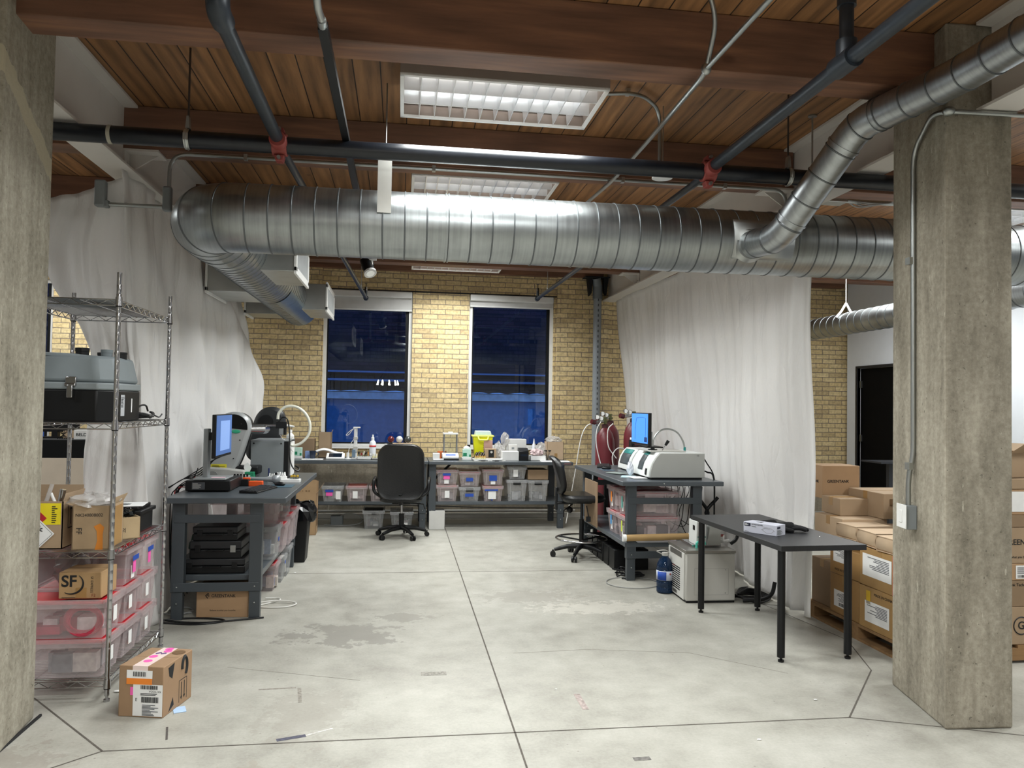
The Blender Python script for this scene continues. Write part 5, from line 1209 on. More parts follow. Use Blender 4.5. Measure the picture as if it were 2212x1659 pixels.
MB().tube(smoothc([(-.15, .0, 0), (-.05, .10, 0), (.0, .17, 0), (-.03, .22, 0.003), (-.12, .2, .01)]), .006, 8).tube(smoothc([(-.18, -.02, 0), (-.05, -.06, 0), (.08, -.05, 0), (.145, .02, .003), (.10, .08, .008), (-.02, .10, .012), (-.16, .06, .008)]), .006, 8).build('cable', mat('white_cable', '#d5d4cf', .5), t)
for i, (P, mm, lab) in enumerate((([(0, 0, 0), (.15, -.08, .0), (.35, -.12, 0), (.55, -.08, 0), (.75, -.02, 0)], M_BLK, 'black cable snaking on the floor in front of the GREENTANK box'),
                         ([(0, -.06, 0), (.2, -.0, 0), (.42, -.03, 0), (.48, -.10, 0), (.3, -.16, 0), (.05, -.10, 0)], M_BLK, 'thick black cable loop on the floor by the left bench leg'),
                         ([(.0, .15, 0), (.1, .1, .0), (.2, .18, .01), (.12, .28, .01), (.02, .22, .0), (.08, .12, .01), (.2, .15, .0)], mat('grey_cable', '#8e8f8d'), 'grey cable coil left of the GREENTANK box'))):
    t = thing('floor_cable', lab, 'cable', (-1.72, 5.93, .007)); MB().tube(smoothc(P), .006 + .001 * (i == 1), 8).build('cable', mm, t)

# trash bin and tall box
t = thing('rubbish_bin', 'tall black bin with a crumpled black liner behind the left bench', 'rubbish bin', (-1.03, 8.02, 0))
MB().frustum(-.175, .145, -.14, .16, 0, .56, .035, True, False).build('bin', M_BLK, t, bev=.01)
r_ = random.Random(2); m = MB(); n = 28; rings = [(.0, .575), (.02, .59), (.035, .56), (.045, .50), (.05, .43)]; vs = []
for k, (e, z) in enumerate(rings):
    for j in range(n):
        a = 2 * PI * j / n; c, s = math.cos(a), math.sin(a); q = max(abs(c), abs(s)); x = (.155 + e) * c / q; y = (.145 + e) * s / q
        vs.append((x - .015 + r_.uniform(-.010, .014) * (k > 0), y + .01 + r_.uniform(-.010, .014) * (k > 0), z + r_.uniform(-.02, .02)))
m.add(vs, [(i * n + j, i * n + (j + 1) % n, (i + 1) * n + (j + 1) % n, (i + 1) * n + j) for i in range(len(rings) - 1) for j in range(n)])
m.sphere((.165, -.06, .46), .05, 10, 8, 1.3); m.build('liner', mat('shiny_black_bag', '#0d0e10', .22), t, smooth=False)
t = carton('tall_carton', 'tall brown carton with open flaps standing behind the rubbish bin', (-1.15, 9.68, 0), .32, .30, .50, R(2), mat('tall_cardboard', '#a5804f', .85, 0, .06), open_=True, flaps=[('f', 88, .16), ('r', 55, .12), ('b', 80, .12)])
bars('printed_symbols', t, -.15, .1, .525, .537, -.152, 'f', 7, mat('faded_ink', '#6a5034', .8), 6)
bars('printed_symbols', t, -.1, .1, .1, .3, .161, 'r', 4, mat('faded_ink', '#6a5034', .8), 6)

# ================================================================ BACK BENCH ITEMS
TB = .87
def wipes(name, label, x, y, rz=0):
    t = thing(name, label, 'tissue box', (x, y, TB), rz)
    MB().bx(-.055, .055, -.04, .04, .035, .14).build('box', mat('mint_box', '#bfe0d2', .6), t, bev=.003); plate('green_print', t, -.05, .0, .05, .09, -.0405, M_GREEN); plate('green_corner', t, .03, .053, .04, .07, -.0405, M_GREEN)
    MB().bx(-.062, .062, -.045, .045, 0, .033).build('lower_box', M_WHITE, t, bev=.003); return t
wipes('wipes_box', 'mint green wipes box on a white box at the left end of the back bench', -1.31, 10.26)
box3('blue_box', 'small blue and white box left of the dark mug', 'box', -1.215, -1.13, 10.24, 10.32, TB, TB + .095, mat('blue_box', '#7f97c8', .6))
t = thing('mug', 'dark blue mug on the back bench', 'mug', (-1.11, 10.16, TB))
MB().lathe([(.028, 0), (.032, .01), (.044, .105), (.040, .105), (.028, .012), (.001, .012)], (0, 0, 0), 24, False).build('cup', mat('dark_mug', '#16243a', .3), t)
MB().tube([(.038 + .032 * math.sin(a), 0, .065 + .026 * math.cos(a)) for a in [R(10) + R(160) * i / 10 for i in range(11)]], .006, 8).build('handle', mat('dark_mug', '#16243a'), t)
box3('paper_pile', 'white papers under the dark mug', 'papers', -1.24, -.97, 10.02, 10.16, TB, TB + .006, M_PAPER, R(4))
carton('flat_carton', 'brown flat box leaning behind the mint wipes box', (-1.25, 10.50, TB), .26, .16, .25, 0, M_CARD2, tape=False)
t = carton('upright_carton', 'brown upright box with an open side flap against the left window', (-.985, 10.48, TB), .165, .12, .335, 0, M_CARD, open_=True, flaps=[('r', 70, .03)])
one(MB().grid(lambda u, v: (-.19 + .38 * u, -.02 + .06 * v, .03 + .035 * math.sin(u * 5) + .03 * u + .02 * v), 18, 3), 'crumpled_paper', 'white crumpled paper roll lying behind the tablet', 'paper', M_PAPER, (-.93, 10.34, TB + .03), solid=.012)
t = thing('tablet_console', 'white tablet-like console with dark screen on the back bench', 'console', (-.825, 10.18, TB))
MB().prism([(-.07, 0), (.07, 0), (.07, .075), (-.07, .022)], -.115, .115, 'x').build('body', M_WHITE, t, bev=.006)
m = MB(); m.add([(-.082, -.055, .0295), (.082, -.055, .0295), (.082, .055, .0705), (-.082, .055, .0705), (-.082, -.055, .0275), (.082, -.055, .0275), (.082, .055, .068), (-.082, .055, .068)], [(0, 1, 2, 3), (7, 6, 5, 4), (0, 4, 5, 1), (1, 5, 6, 2), (2, 6, 7, 3), (3, 7, 4, 0)]); m.build('screen', mat('dark_screen', '#1a2430', .15), t)
t = thing('filling_stand', 'white upright laboratory stand with a looping tube before the left window', 'stand', (-.575, 10.28, TB))
MB().bx(-.05, .035, -.06, .08, 0, .012).bx(-.025, .018, -.015, .02, .012, .40).bx(-.035, .055, -.03, .03, .40, .415).build('column', M_WHITE, t, bev=.003)
MB().bx(-.03, .025, -.025, .025, .25, .285).bx(-.03, .025, -.03, .0, .09, .16).build('clamp', M_GREYP, t, bev=.002)
MB().bx(-.045, .0, -.05, -.01, .02, .12).build('foot_block', mat('steel_blue', '#6f8496', .4), t, bev=.003)
MB().tube(smoothc([(.0, -.02, .40), (-.06, -.02, .375), (-.125, -.02, .31), (-.09, -.02, .315), (-.04, -.02, .385), (-.0, -.02, .41), (.015, -.02, .36)]), .0042, 8).tube(smoothc([(-.02, -.02, .26), (-.06, -.02, .2), (-.09, -.02, .1), (-.092, -.02, .03)]), .004, 8).build('tubing', M_WHITE, t)
t = thing('white_charger', 'small white cylinder charger left of the laboratory stand', 'charger', (-.67, 10.22, TB)); MB().lathe([(.045, 0), (.045, .008), (.018, .012), (.018, .08), (.001, .082)], (0, 0, 0), 18).build('body', M_WHITE, t)
def tray(name, label, x0, x1, y0, y1, m=None, h=.03):
    t = thing(name, label, 'tray', ((x0 + x1) / 2, (y0 + y1) / 2, TB)); w, d = (x1 - x0) / 2, (y1 - y0) / 2; m = m or M_WHITE; e = .004
    MB().bx(-w, w, -d, d, 0, .006).bx(-w, w, -d, -d + e, 0, h).bx(-w, w, d - e, d, 0, h).bx(-w, -w + e, -d, d, 0, h).bx(w - e, w, -d, d, 0, h).build('tray', m, t); return t
tray('sample_tray', 'white tray of mixed vials right of the laboratory stand', -.545, -.365, 10.08, 10.28, M_WHITE, .035)
tray('sample_tray', 'pale tray of glass vials in front of the squeeze bottle', -.36, -.23, 10.10, 10.30, M_GREYP, .025)
r_ = random.Random(11); VG = 'mixed vials on the back bench'
caps = ['#17181a', '#8c1f28', '#d9d6c8', '#17181a', '#c9823a', '#e6e6e4']
def vial(x, y, z, cap, hh=.05, lab='small glass vial with a coloured cap in the white trays on the back bench', grp=VG, r=.011, body=None):
    v = thing('sample_vial', lab, 'vial', (x, y, z), 0, grp)
    MB().lathe([(r, 0), (r, hh), (r * .7, hh + .006)], (0, 0, 0), 10).build('glass', body or M_GLASS, v)
    MB().cyl((0, 0, hh + .004), (0, 0, hh + .024), r * .85, 10).build('cap', mat('cap_' + cap, cap, .4), v); return v
for i in range(11): vial(-.525 + .03 * (i % 6) + r_.uniform(-.004, .004), 10.12 + .07 * (i // 6), TB + .007, caps[i % 6], r_.uniform(.035, .075))
for i in range(6): vial(-.34 + .035 * (i % 3), 10.15 + .06 * (i // 3), TB + .007, caps[2], .038, 'stout pale glass vial in the tray beside the squeeze bottle', 'pale vials by the squeeze bottle', .014, mat('pale_oil', '#c6c29a', .2))
t = thing('squeeze_bottle', 'white squeeze bottle with a red band before the left window', 'bottle', (-.36, 10.38, TB))
MB().lathe([(.040, 0), (.043, .01), (.043, .20), (.030, .228), (.018, .235)], (0, 0, 0), 20).build('body', mat('frosted_bottle', '#dfe2e8', .3), t)
MB().lathe([(.0438, .150), (.0438, .172)], (0, 0, 0), 20, False).build('red_band', mat('red_band', '#cc3a3a', .5), t, solid=.001)
MB().lathe([(.02, .232), (.02, .275), (.01, .285), (.010, .31), (.001, .312)], (0, 0, 0), 12).build('nozzle', M_WHITE, t)
t = thing('water_bottle', 'clear water bottle partly hidden by the office chair back', 'bottle', (-.185, 10.16, TB))
MB().lathe([(.030, 0), (.032, .02), (.030, .09), (.032, .10), (.030, .15), (.013, .18), (.013, .19)], (0, 0, 0), 18).build('body', M_BAG, t); MB().cyl((0, 0, .188), (0, 0, .205), .016, 12).build('cap', M_WHITE, t)
box3('pale_carton', 'pale open carton behind the office chair', 'cardboard box', -.10, .16, 10.36, 10.52, TB, TB + .20, M_CARD3)
BG = 'glossy spheres on the pale carton'
for x, c, n_ in ((-.125, '#5c1f24', 'dark red'), (-.01, '#c9cac6', 'pale grey'), (.105, '#454845', 'dark grey')):
    t = thing('glossy_ball', 'glossy %s sphere on the pale carton above the office chair' % n_, 'ball', (x + .0, 10.44, TB + .205), 0, BG); MB().sphere((0, 0, .045), .045, 20, 12).build('ball', mat('ball_' + c, c, .12), t)
# right of the chair
box3('white_pack', 'white and blue pack at the left end of the right back bench', 'box', .43, .52, 10.15, 10.24, TB, TB + .085, M_WHITE)
box3('orange_pack', 'orange and red pack behind the white pack', 'box', .50, .62, 10.34, 10.42, TB, TB + .10, mat('orange_pack', '#c8642a', .5))
for i in range(3): one(MB().tube([(-.03, 0, 0), (.03, 0, 0)], .010, 10), 'battery', 'small white cylinder lying before the white pack', 'cylinder', M_WHITE, (.46 + .04 * i, 10.02 + .02 * i, TB + .011), R(20 * i), 'small white cylinders')
t = thing('laboratory_balance', 'white laboratory balance with a tall glass draught frame', 'balance', (.665, 10.22, TB))
MB().bx(-.115, .105, -.14, .14, 0, .018).build('base_foot', M_BLK, t, bev=.006)
MB().prism([(-.14, .018), (.14, .018), (.14, .085), (-.06, .085), (-.14, .055)], -.112, .102, 'x').build('body', M_WHITE, t, bev=.012)
MB().bx(-.07, .06, -.128, -.115, .058, .078).build('display', emis('blue_display', '#5a78e8', .8), t)
m = MB()
for x in (-.085, .085): m.bx(x - .007, x + .007, .02, .034, .085, .33); m.bx(x - .007, x + .007, .12, .134, .085, .33)
m.build('frame_post', mat('frame_grey', '#76787a', .4), t)
MB().bx(-.10, .10, .01, .145, .33, .35).bx(-.03, .03, .05, .11, .35, .365).build('top', M_WHITE, t, bev=.003)
MB().bx(-.084, .084, .023, .026, .09, .33).bx(-.088, -.085, .03, .125, .09, .33).bx(.085, .088, .03, .125, .09, .33).build('glass_panel', M_GLASS, t, smooth=False)
t = wipes('wipes_box', 'mint green tissue dispenser beside the laboratory balance', .88, 10.22); crumple('tissue', 'white tissue rising from the mint dispenser', (.875, 10.22, TB + .135), .04, .025, .045, 9, M_PAPER, 'tissue')
t = thing('sharps_container', 'bright yellow sharps container with pale lid by the right window', 'container', (1.12, 10.52, TB))
MB().frustum(-.135, .135, -.09, .09, 0, .30, .03).build('bin', M_YEL, t, bev=.01)
MB().bx(-.15, .15, -.10, .10, .295, .318).build('rim', mat('pale_yellow', '#e6e878', .4), t, bev=.005)
MB().prism([(-.11, .318), (.12, .318), (.10, .375), (-.10, .375)], -.08, .08, 'y').build('lid', mat('pale_mint_lid', '#c9dcd8', .35), t, bev=.006)
MB().tube(fillet([(-.07, -.105, .30), (-.06, -.125, .255), (.06, -.125, .255), (.07, -.105, .30)], .02), .010, 8).build('handle', mat('pale_yellow', '#e6e878'), t)
bars('printed_marks', t, .0, .06, .12, .22, -.088, 'f', 4, mat('dark_yellow', '#a8a41e'), 2, True)
tray('vial_tray', 'white tray of gold and dark vials before the sharps container', .95, 1.34, 10.04, 10.20, M_WHITE, .02)
v1 = vial(.99, 10.08, TB + .008, '#c9a05a', .026, 'small gold-topped vial in the tray before the sharps container', 'gold-topped vials in the tray', .014, mat('pale_oil', '#c6c29a'))
for i in range(1, 10): dup(v1, (.99 + .03 * (i % 5), 10.08 + .05 * (i // 5), TB + .008))
MB_ = MB(); r_ = random.Random(21)
for i in range(5):
    c = thing('dark_canister', 'dark metal canister leaning behind the vial tray', 'canister', (1.01 + .035 * i, 10.30, TB + .05 + .008 * (i % 2)), 0, 'dark canisters'); MB().tube([(-.02, -.02, -.03), (.02, .01, .04)], .015, 12).build('body', mat('dark_metal', '#4a4440', .3, .8), c)
t = carton('logo_carton', 'small brown carton with a round black logo behind the vial tray', (1.205, 10.30, TB), .15, .10, .145, 0, M_CARD, tape=False); MB().bx(-.03, .045, -.052, -.0505, .03, .13).build('black_label', M_BLK, t); MB().lathe([(.016, 0), (.016, .002)], (0, 0, 0), 16).xf(Matrix.Translation((.01, -.053, .10)) @ Matrix.Rotation(PI / 2, 4, 'X')).build('round_logo', M_GREYP, t)
t = box3('pink_tray_box', 'pale pink clear box standing behind the logo carton', 'box', 1.13, 1.25, 10.42, 10.5, TB, TB + .25, clear('pink_clear', '#e0b8b4', .6, .3))
for i, (x, y, z, s_) in enumerate(((1.33, 10.42, TB + .0, .07), (1.42, 10.44, TB + .16, .06), (1.36, 10.30, TB, .05))): crumple('clear_bag', 'clear plastic bag standing among the white boxes on the back bench', (x, y, z), s_, s_ * .7, s_ * 3.2, 30 + i, M_BAG, 'plastic bag', 'clear bags on the back bench')
box3('white_box', 'long low white box in front on the right back bench', 'box', 1.34, 1.57, 10.08, 10.26, TB, TB + .12, mat('white_box', '#dcdcda', .6))
box3('white_box', 'tall white box standing behind the other white boxes', 'box', 1.44, 1.72, 10.44, 10.56, TB, TB + .27, mat('white_box', '#dcdcda'))
o = box3('white_box', 'small white box with a grey square stacked before the tall white box', 'box', 1.455, 1.57, 10.28, 10.36, TB, TB + .20, mat('white_box2', '#d2d0cc', .6)); plate('grey_square', o, -.02, .015, .14, .165, -.0405, M_GREY)
t = thing('label_printer', 'black device with angled lid on the right back bench', 'printer', (1.625, 10.14, TB))
MB().bx(-.065, .065, -.09, .09, 0, .13).build('body', M_BLK, t, bev=.01); MB().prism([(-.09, .13), (.09, .13), (.07, .165), (-.03, .165)], -.06, .06, 'x').build('lid', mat('case_black', '#1b1c1f'), t, bev=.005); plate('window', t, -.04, .04, .06, .09, -.0905, mat('dark_screen', '#1a2430', .15))
tray('white_tray', 'white box tray of tangled parts right of the black device', 1.72, 1.93, 10.08, 10.26, M_WHITE, .065)
crumple('wrapped_parts', 'tangle of clear and red wrapped parts in the white tray', (1.82, 10.18, TB + .05), .09, .07, .10, 44, mat('tangle', '#c9b3b4', .4, 0, .5, 40), 'parts')
crumple('clear_bag', 'clear bag heaped left of the brown carton at the end of the back bench', (1.90, 10.34, TB), .09, .07, .22, 47, M_BAG)
t = thing('dropper_bottle', 'small clear dropper bottle with pointed tip by the right window', 'bottle', (1.84, 10.52, TB))
MB().lathe([(.026, 0), (.026, .19), (.014, .21), (.014, .225), (.004, .275)], (0, 0, 0), 14).build('body', mat('frosted_bottle', '#dfe2e8'), t)
t = thing('swab_cup', 'clear cup of black tipped swabs at the right of the back bench', 'cup', (1.95, 10.08, TB)); MB().lathe([(.02, 0), (.03, .08)], (0, 0, 0), 14, False).build('cup', M_GLASS, t)
SWG = 'black tipped swabs in the cup'
for i in range(6):
    a = i * 1.05; s_ = thing('swab', 'black tipped swab fanning out of the clear cup', 'swab', (1.95, 10.08, TB + .004), 0, SWG); MB().tube([(0, 0, 0), (.035 * math.cos(a), .03 * math.sin(a), .12)], .002, 6).build('stick', M_BLK, s_); MB().tube([(.035 * math.cos(a), .03 * math.sin(a), .12), (.043 * math.cos(a), .038 * math.sin(a), .14)], .006, 6).build('tip', M_BLK, s_)
t = carton('pale_carton', 'pale brown carton with crumpled bag on top at the right end', (2.085, 10.34, TB), .23, .20, .245, 0, M_CARD3, open_=True); plate('tape_patch', t, -.01, .03, .02, .09, -.1005, M_TAPE)
crumple('clear_bag', 'crumpled clear bag on top of the pale brown carton', (2.075, 10.34, TB + .215), .11, .09, .10, 51, M_BAG)
one(MB().bx(-.19, .19, -.11, .11, 0, .004), 'paper_sheet', 'white paper sheets at the right end of the back bench', 'paper', M_PAPER, (2.03, 9.98, TB + .0005), R(-3))
for i in range(5): one(MB().tube([(-.03, 0, 0), (.03, 0, 0)], .004, 8), 'marker_pen', 'small pen lying along the front of the back bench', 'pen', M_BLK if i % 2 else M_WHITE, (.98 + .09 * i, 9.93, TB + .005), R(7 * i), 'small pens on the back bench')
# bins on the back bench shelf
GB = 'clear bins on the back bench shelf'; ZS = .352
def bbin(x, z, w, h, lab, lid, deco, open_lid=None, y=9.93, d=.42):
    bin_thing(lab, (x, y, z), 0, w, d, h, lid, deco=deco, group=GB, body=M_BINR if lid == 'red' else M_BIN)
RB = lambda x, z: hdx(x, z, .06, .09)
PK = lambda x, z: [('pink_note', x, z + .04, .08, .055, M_PINK), ('blue_tape', x, z + .075, .10, .03, M_BLUE)]
bbin(.612, ZS, .27, .21, 'red-lidded clear bin with printed tag, lower left under the right window', 'red', RB(-.0, .09))
bbin(.612, ZS + .212, .27, .195, 'red-lidded clear bin with pink note and blue tape, upper left of the shelf', 'red', RB(-.01, .06) + PK(-.01, .06))
bbin(.90, ZS, .265, .185, 'clear bin with black latch, lower second from the left', 'clear', [('black_latch', 0, .15, .10, .045, M_BLK), ('blue_tape', 0, .08, .11, .04, M_BLUE)])
bbin(.90, ZS + .19, .265, .20, 'pale-lidded clear bin with blue tape, upper second from the left', 'red', [('blue_tape', 0, .09, .09, .045, M_BLUE)])
bbin(1.205, ZS, .26, .20, 'red-lidded clear bin with a handwritten paper, lower third', 'red', [('paper_note', -.01, .09, .10, .12, M_PAPER), ('blue_tape', -.02, .145, .17, .02, M_BLUE), ('blue_tape', -.01, .03, .015, .04, M_BLUE)])
bbin(1.205, ZS + .205, .27, .21, 'red-lidded clear bin with broad blue tape, upper third', 'red', RB(.0, .06) + [('blue_tape', 0, .095, .10, .07, M_BLUE)])
bbin(1.52, ZS, .26, .28, 'tall clear bin with black latch, fourth on the shelf', 'clear', [('black_latch', 0, .235, .10, .04, M_BLK)])
bbin(1.52, ZS + .285, .24, .17, 'clear bin with printed tag on the tall bin, close under the bench top', 'clear', RB(-.02, .08))
bbin(1.80, ZS, .26, .275, 'clear bin with black latch behind the stool back, last on the shelf', 'clear', [('black_latch', 0, .235, .10, .045, M_BLK)])
carton('shelf_carton', 'brown carton on the last clear bin behind the stool', (1.80, 10.12, ZS + .28), .27, .36, .13, 0, M_CARD2, tape=False)
for i, (x, z, h) in enumerate(((.612, ZS, .13), (.612, ZS + .212, .1), (.895, ZS, .10), (.895, ZS + .19, .12), (1.205, ZS, .14), (1.205, ZS + .205, .13), (1.52, ZS, .15), (1.52, ZS + .285, .1), (1.80, ZS, .12))):
    contents('mixed supplies inside clear shelf bin %s of the right back bench' % ('one two three four five six seven eight nine'.split()[i]), (x, 9.98, z + .012), 0, .18, .32, h, ('#c7c6c4', '#8d9296', '#b4b8bd') if i % 2 else ('#a8a8aa', '#d8d7d4', '#7c7f86'), 80 + i, 7)
bbin(-1.22, ZS, .30, .20, 'grey-lidded bin hidden at the left end of the shelf', 'clear', [])
bbin(-.83, ZS, .26, .20, 'grey-lidded clear bin with a pink note under the left window', 'clear', PK(-.04, .06) + [('white_card', .07, .08, .06, .10, M_PAPER)])
bbin(-.53, ZS, .26, .20, 'red-lidded clear bin with printed tag under the left window', 'red', RB(-.02, .085))
bbin(-.24, ZS, .26, .20, 'red-lidded clear bin half behind the office chair', 'red', RB(.03, .085))
bin_thing('clear bin with black lid on the floor left of the office chair', (-.315, 9.95, 0), 0, .26, .42, .235, 'black', deco=[('black_clip', 0, .2, .05, .03, M_BLK)], group=GB, body=M_BIN)
bin_thing('clear bin with white rim on the floor behind the office chair base', (.04, 9.97, 0), 0, .28, .42, .215, 'clear', deco=[('white_tag', .05, .06, .05, .03, M_PAPER)], group=GB, body=M_BIN)
for i, (x, z, h) in enumerate(((-.83, ZS, .12), (-.53, ZS, .12), (-.24, ZS, .12), (-.315, 0, .12), (.04, 0, .1))):
    contents('mixed supplies inside clear bin %s of the left back bench' % ('one two three four five'.split()[i]), (x, 10.0, z + .012), 0, .18, .32, h, ('#b8a8aa', '#8d9296', '#dad8d4'), 110 + i, 7)
carton('white_carton', 'white carton on the floor at the joint between the two back benches', (.485, 10.0, 0), .20, .22, .235, 0, mat('white_carton', '#c9c8c4', .7), tape=False)
t = thing('power_adapter', 'dark power adapter with looped grey cables under the left back bench', 'adapter', (-.80, 10.35, 0))
MB().bx(-.08, .08, -.06, .06, 0.002, .12).build('brick', M_GREY, t, bev=.01)
MB().tube(smoothc([(.05, -.05, .12), (.15, -.1, .16), (.28, -.1, .13), (.33, -.1, .05), (.2, -.12, .01), (.0, -.14, .01), (-.15, -.1, .01)]), .007, 8).build('cable', mat('grey_cable', '#8e8f8d'), t)
t = thing('floor_tube', 'long grey pipe lying along the wall under the back benches', 'pipe', (.3, 10.82, .11)); MB().tube([(-1.6, 0, 0), (2.2, 0, 0)], .018, 10).build('tube', M_GREYP, t)
t = thing('wall_cable', 'thin black cable running along the wall under the benches', 'cable', (.3, 10.84, .20)); MB().tube(smoothc([(-1.5, 0, 0), (0, 0, -.02), (1.0, 0, -.05), (2.3, 0, -.06)]), .006, 6).build('cable', M_BLK, t)

# ================================================================ CHAIRS
def base5(t, R_, z, phase, m, wheel_r=.028):
    for k in range(5):
        a = phase + 2 * PI * k / 5; c, s = math.cos(a), math.sin(a)
        l_ = MB().tube([(c * .02, s * .02, z), (c * R_ * .5, s * R_ * .5, z - .008), (c * R_ * .96, s * R_ * .96, z - .045)], [.030, .024, .018], 10).build('leg', m, t)
        w = MB(); q = Vector((c * R_, s * R_, wheel_r)); n = Vector((-s, c, 0))
        for e in (-1, 1): w.tube([q + n * e * .008, q + n * e * .026], wheel_r, 14)
        w.tube([(q.x, q.y, wheel_r), (q.x, q.y, z - .045)], .010, 8); w.build('caster', M_BLK, l_)
def rrect(w, h, r, n=6, cx=0, cz=0, flare=0):
    out = []
    for (sx, sz, a0) in ((1, -1, -90), (1, 1, 0), (-1, 1, 90), (-1, -1, 180)):
        for k in range(n + 1):
            a = R(a0 + 90 * k / n); x = sx * (w / 2 - r) + r * math.cos(a); z = sz * (h / 2 - r) + r * math.sin(a); out.append((cx + x * (1 + flare * z), cz + z))
    return out
t = thing('office_chair', 'black high-backed office chair with armrests facing the windows', 'chair', (.035, 9.36, 0), R(-4))
base5(t, .31, .115, R(12), M_BLK)
MB().cyl((0, 0, .09), (0, 0, .28), .032, 16).build('gas_cover', M_BLK, t); MB().cyl((0, 0, .27), (0, 0, .43), .014, 14).build('gas_spring', M_CHROME, t)
MB().bx(-.11, .11, -.10, .12, .40, .44).build('mechanism', M_BLK, t, bev=.01)
MB().tube([(.08, -.02, .41), (.26, -.04, .40), (.28, -.04, .34)], .008, 8).build('lever', M_BLK, t)
MB().prism(rrect(.50, .50, .10), .435, .53, 'z').build('seat', M_LEATHER, t, bev=.035)
m = MB(); P = rrect(.545, .66, .15, 8, 0, 0, -.05)
n = len(P); lay = [(-.045, .86), (-.055, .96), (-.03, 1.0), (.015, 1.0), (.04, .95), (.045, .82)]
vs = [(x * s, y + -.28 + .05 * (abs(x) / .27) ** 2 * .6 - (.10 * z_ if True else 0), .80 + z_ * s) for (y, s) in lay for (x, z_) in P]
m.add(vs, [(i * n + j, i * n + (j + 1) % n, (i + 1) * n + (j + 1) % n, (i + 1) * n + j) for i in range(len(lay) - 1) for j in range(n)] + [tuple(range(n - 1, -1, -1)), tuple((len(lay) - 1) * n + j for j in range(n))])
m.build('backrest', M_LEATHER, t, bev=.0)
MB().prism([(x * .90, z * .92 + .80) for x, z in P], -.346, -.334, 'y').xf(Matrix.Translation((0, 0, 0))).build('back_panel', M_FABRIC, t, bev=.004) if False else None
MB().tube([(0, -.27, .55), (0, -.2, .43), (0, -.05, .42)], .028, 10).build('back_bar', M_BLK, t)
for s_ in (-1, 1):
    a = fillet([(s_ * .22, -.22, .50), (s_ * .32, -.20, .56), (s_ * .325, -.18, .69), (s_ * .325, .10, .705), (s_ * .315, .14, .60), (s_ * .22, .12, .46)], .05)
    MB().tube(a, .019, 10).build('armrest', M_BLK, t)
# drafting stool
t = thing('drafting_stool', 'black wheeled stool with foot ring drawn up to the right bench', 'stool', (1.93, 8.02, 0), R(-95))
base5(t, .30, .12, R(50), M_BLK, .030)
MB().cyl((0, 0, .10), (0, 0, .40), .025, 14).build('gas_cover', M_BLK, t); MB().cyl((0, 0, .38), (0, 0, .60), .014, 12).build('gas_spring', mat('dark_chrome', '#3a3c40', .25, 1), t)
m = MB().tube([(.27 * math.cos(a), .27 * math.sin(a), .20) for a in [2 * PI * i / 40 for i in range(40)]], .0105, 10, closed=True); fr_ = m.build('foot_ring', M_CHROME, t)
m = MB()
for k in range(3): a = k * 2 * PI / 3; m.tube([(0, 0, .18), (.26 * math.cos(a), .26 * math.sin(a), .20)], .009, 8)
m.build('ring_spoke', M_BLK, t)
MB().bx(-.09, .09, -.16, .12, .575, .60).build('mechanism', M_BLK, t, bev=.008)
MB().sphere((.0, -.13, .50), .035, 12, 8).tube([(0, -.10, .56), (.06, -.2, .50), (.06, -.2, .43)], .007, 8).build('adjuster', M_BLK, t)
MB().tube([(.2, .02, .57), (.22, .04, .46)], .006, 8).bx(.20, .235, .015, .06, .41, .46).build('paddle_lever', M_BLK, t)
MB().prism(rrect(.48, .46, .12), .60, .675, 'z').build('seat', M_LEATHER, t, bev=.03)
MB().bx(-.035, .035, -.285, -.262, .50, .74).bx(-.035, .035, -.28, -.10, .56, .585).build('back_bar', M_BLK, t, bev=.006)
m = MB(); P = rrect(.40, .40, .13, 8, 0, 0, .3); n = len(P); lay = [(-.03, .84), (-.035, .95), (-.012, 1.0), (.012, 1.0), (.03, .94), (.032, .8)]
vs = [(x * s, y - .27 - .20 * z_ + .10 * (abs(x) / .2) ** 2 * .4 + .7 * (z_ * z_) * -.45, .87 + z_ * s) for (y, s) in lay for (x, z_) in P]
m.add(vs, [(i * n + j, i * n + (j + 1) % n, (i + 1) * n + (j + 1) % n, (i + 1) * n + j) for i in range(len(lay) - 1) for j in range(n)] + [tuple(range(n - 1, -1, -1)), tuple((len(lay) - 1) * n + j for j in range(n))])
m.build('backrest', M_LEATHER, t)

# ================================================================ RIGHT BENCH ITEMS
TR = .92
M_ANW = mat('analyser_white', '#dfe2e0', .4, 0, .02); M_ANG = mat('analyser_grey', '#a9aaa6', .5, 0, .02); M_ANP = mat('analyser_panel', '#4a5256', .4)
def prof(x0, x1, h): return [(x0, 0), (x0 + .005, .06), (x0 + .025, .13), (x0 + .06, .19), (x0 + .10, h), (x1, h), (x1, 0)]
t = thing('analyser', 'large white and grey bench analyser with curved front on the right bench', 'instrument', (2.33, 7.0, TR + .02))
MB().prism(prof(.0, .55, .235), .012, .60, 'y').build('body', M_ANW, t, bev=.006)
MB().prism(prof(.012, .55, .23), .0, .012, 'y').build('side_panel', M_ANG, t, bev=.003)
MB().prism(prof(.006, .06, .02), 0, .6, 'y') if False else None
def curvepanel(y0, y1, z0, z1, off):
    zz = [z0 + (z1 - z0) * i / 8 for i in range(9)]
    def xx(z):
        P_ = prof(0, 1, .235)[:5]
        for (xa, za), (xb, zb) in zip(P_, P_[1:]):
            if za <= z <= zb: return xa + (xb - xa) * (z - za) / (zb - za)
        return P_[-1][0]
    m = MB(); m.grid(lambda u, v: (xx(z0 + (z1 - z0) * v) - off, y0 + (y1 - y0) * u, z0 + (z1 - z0) * v), 1, 10); return m
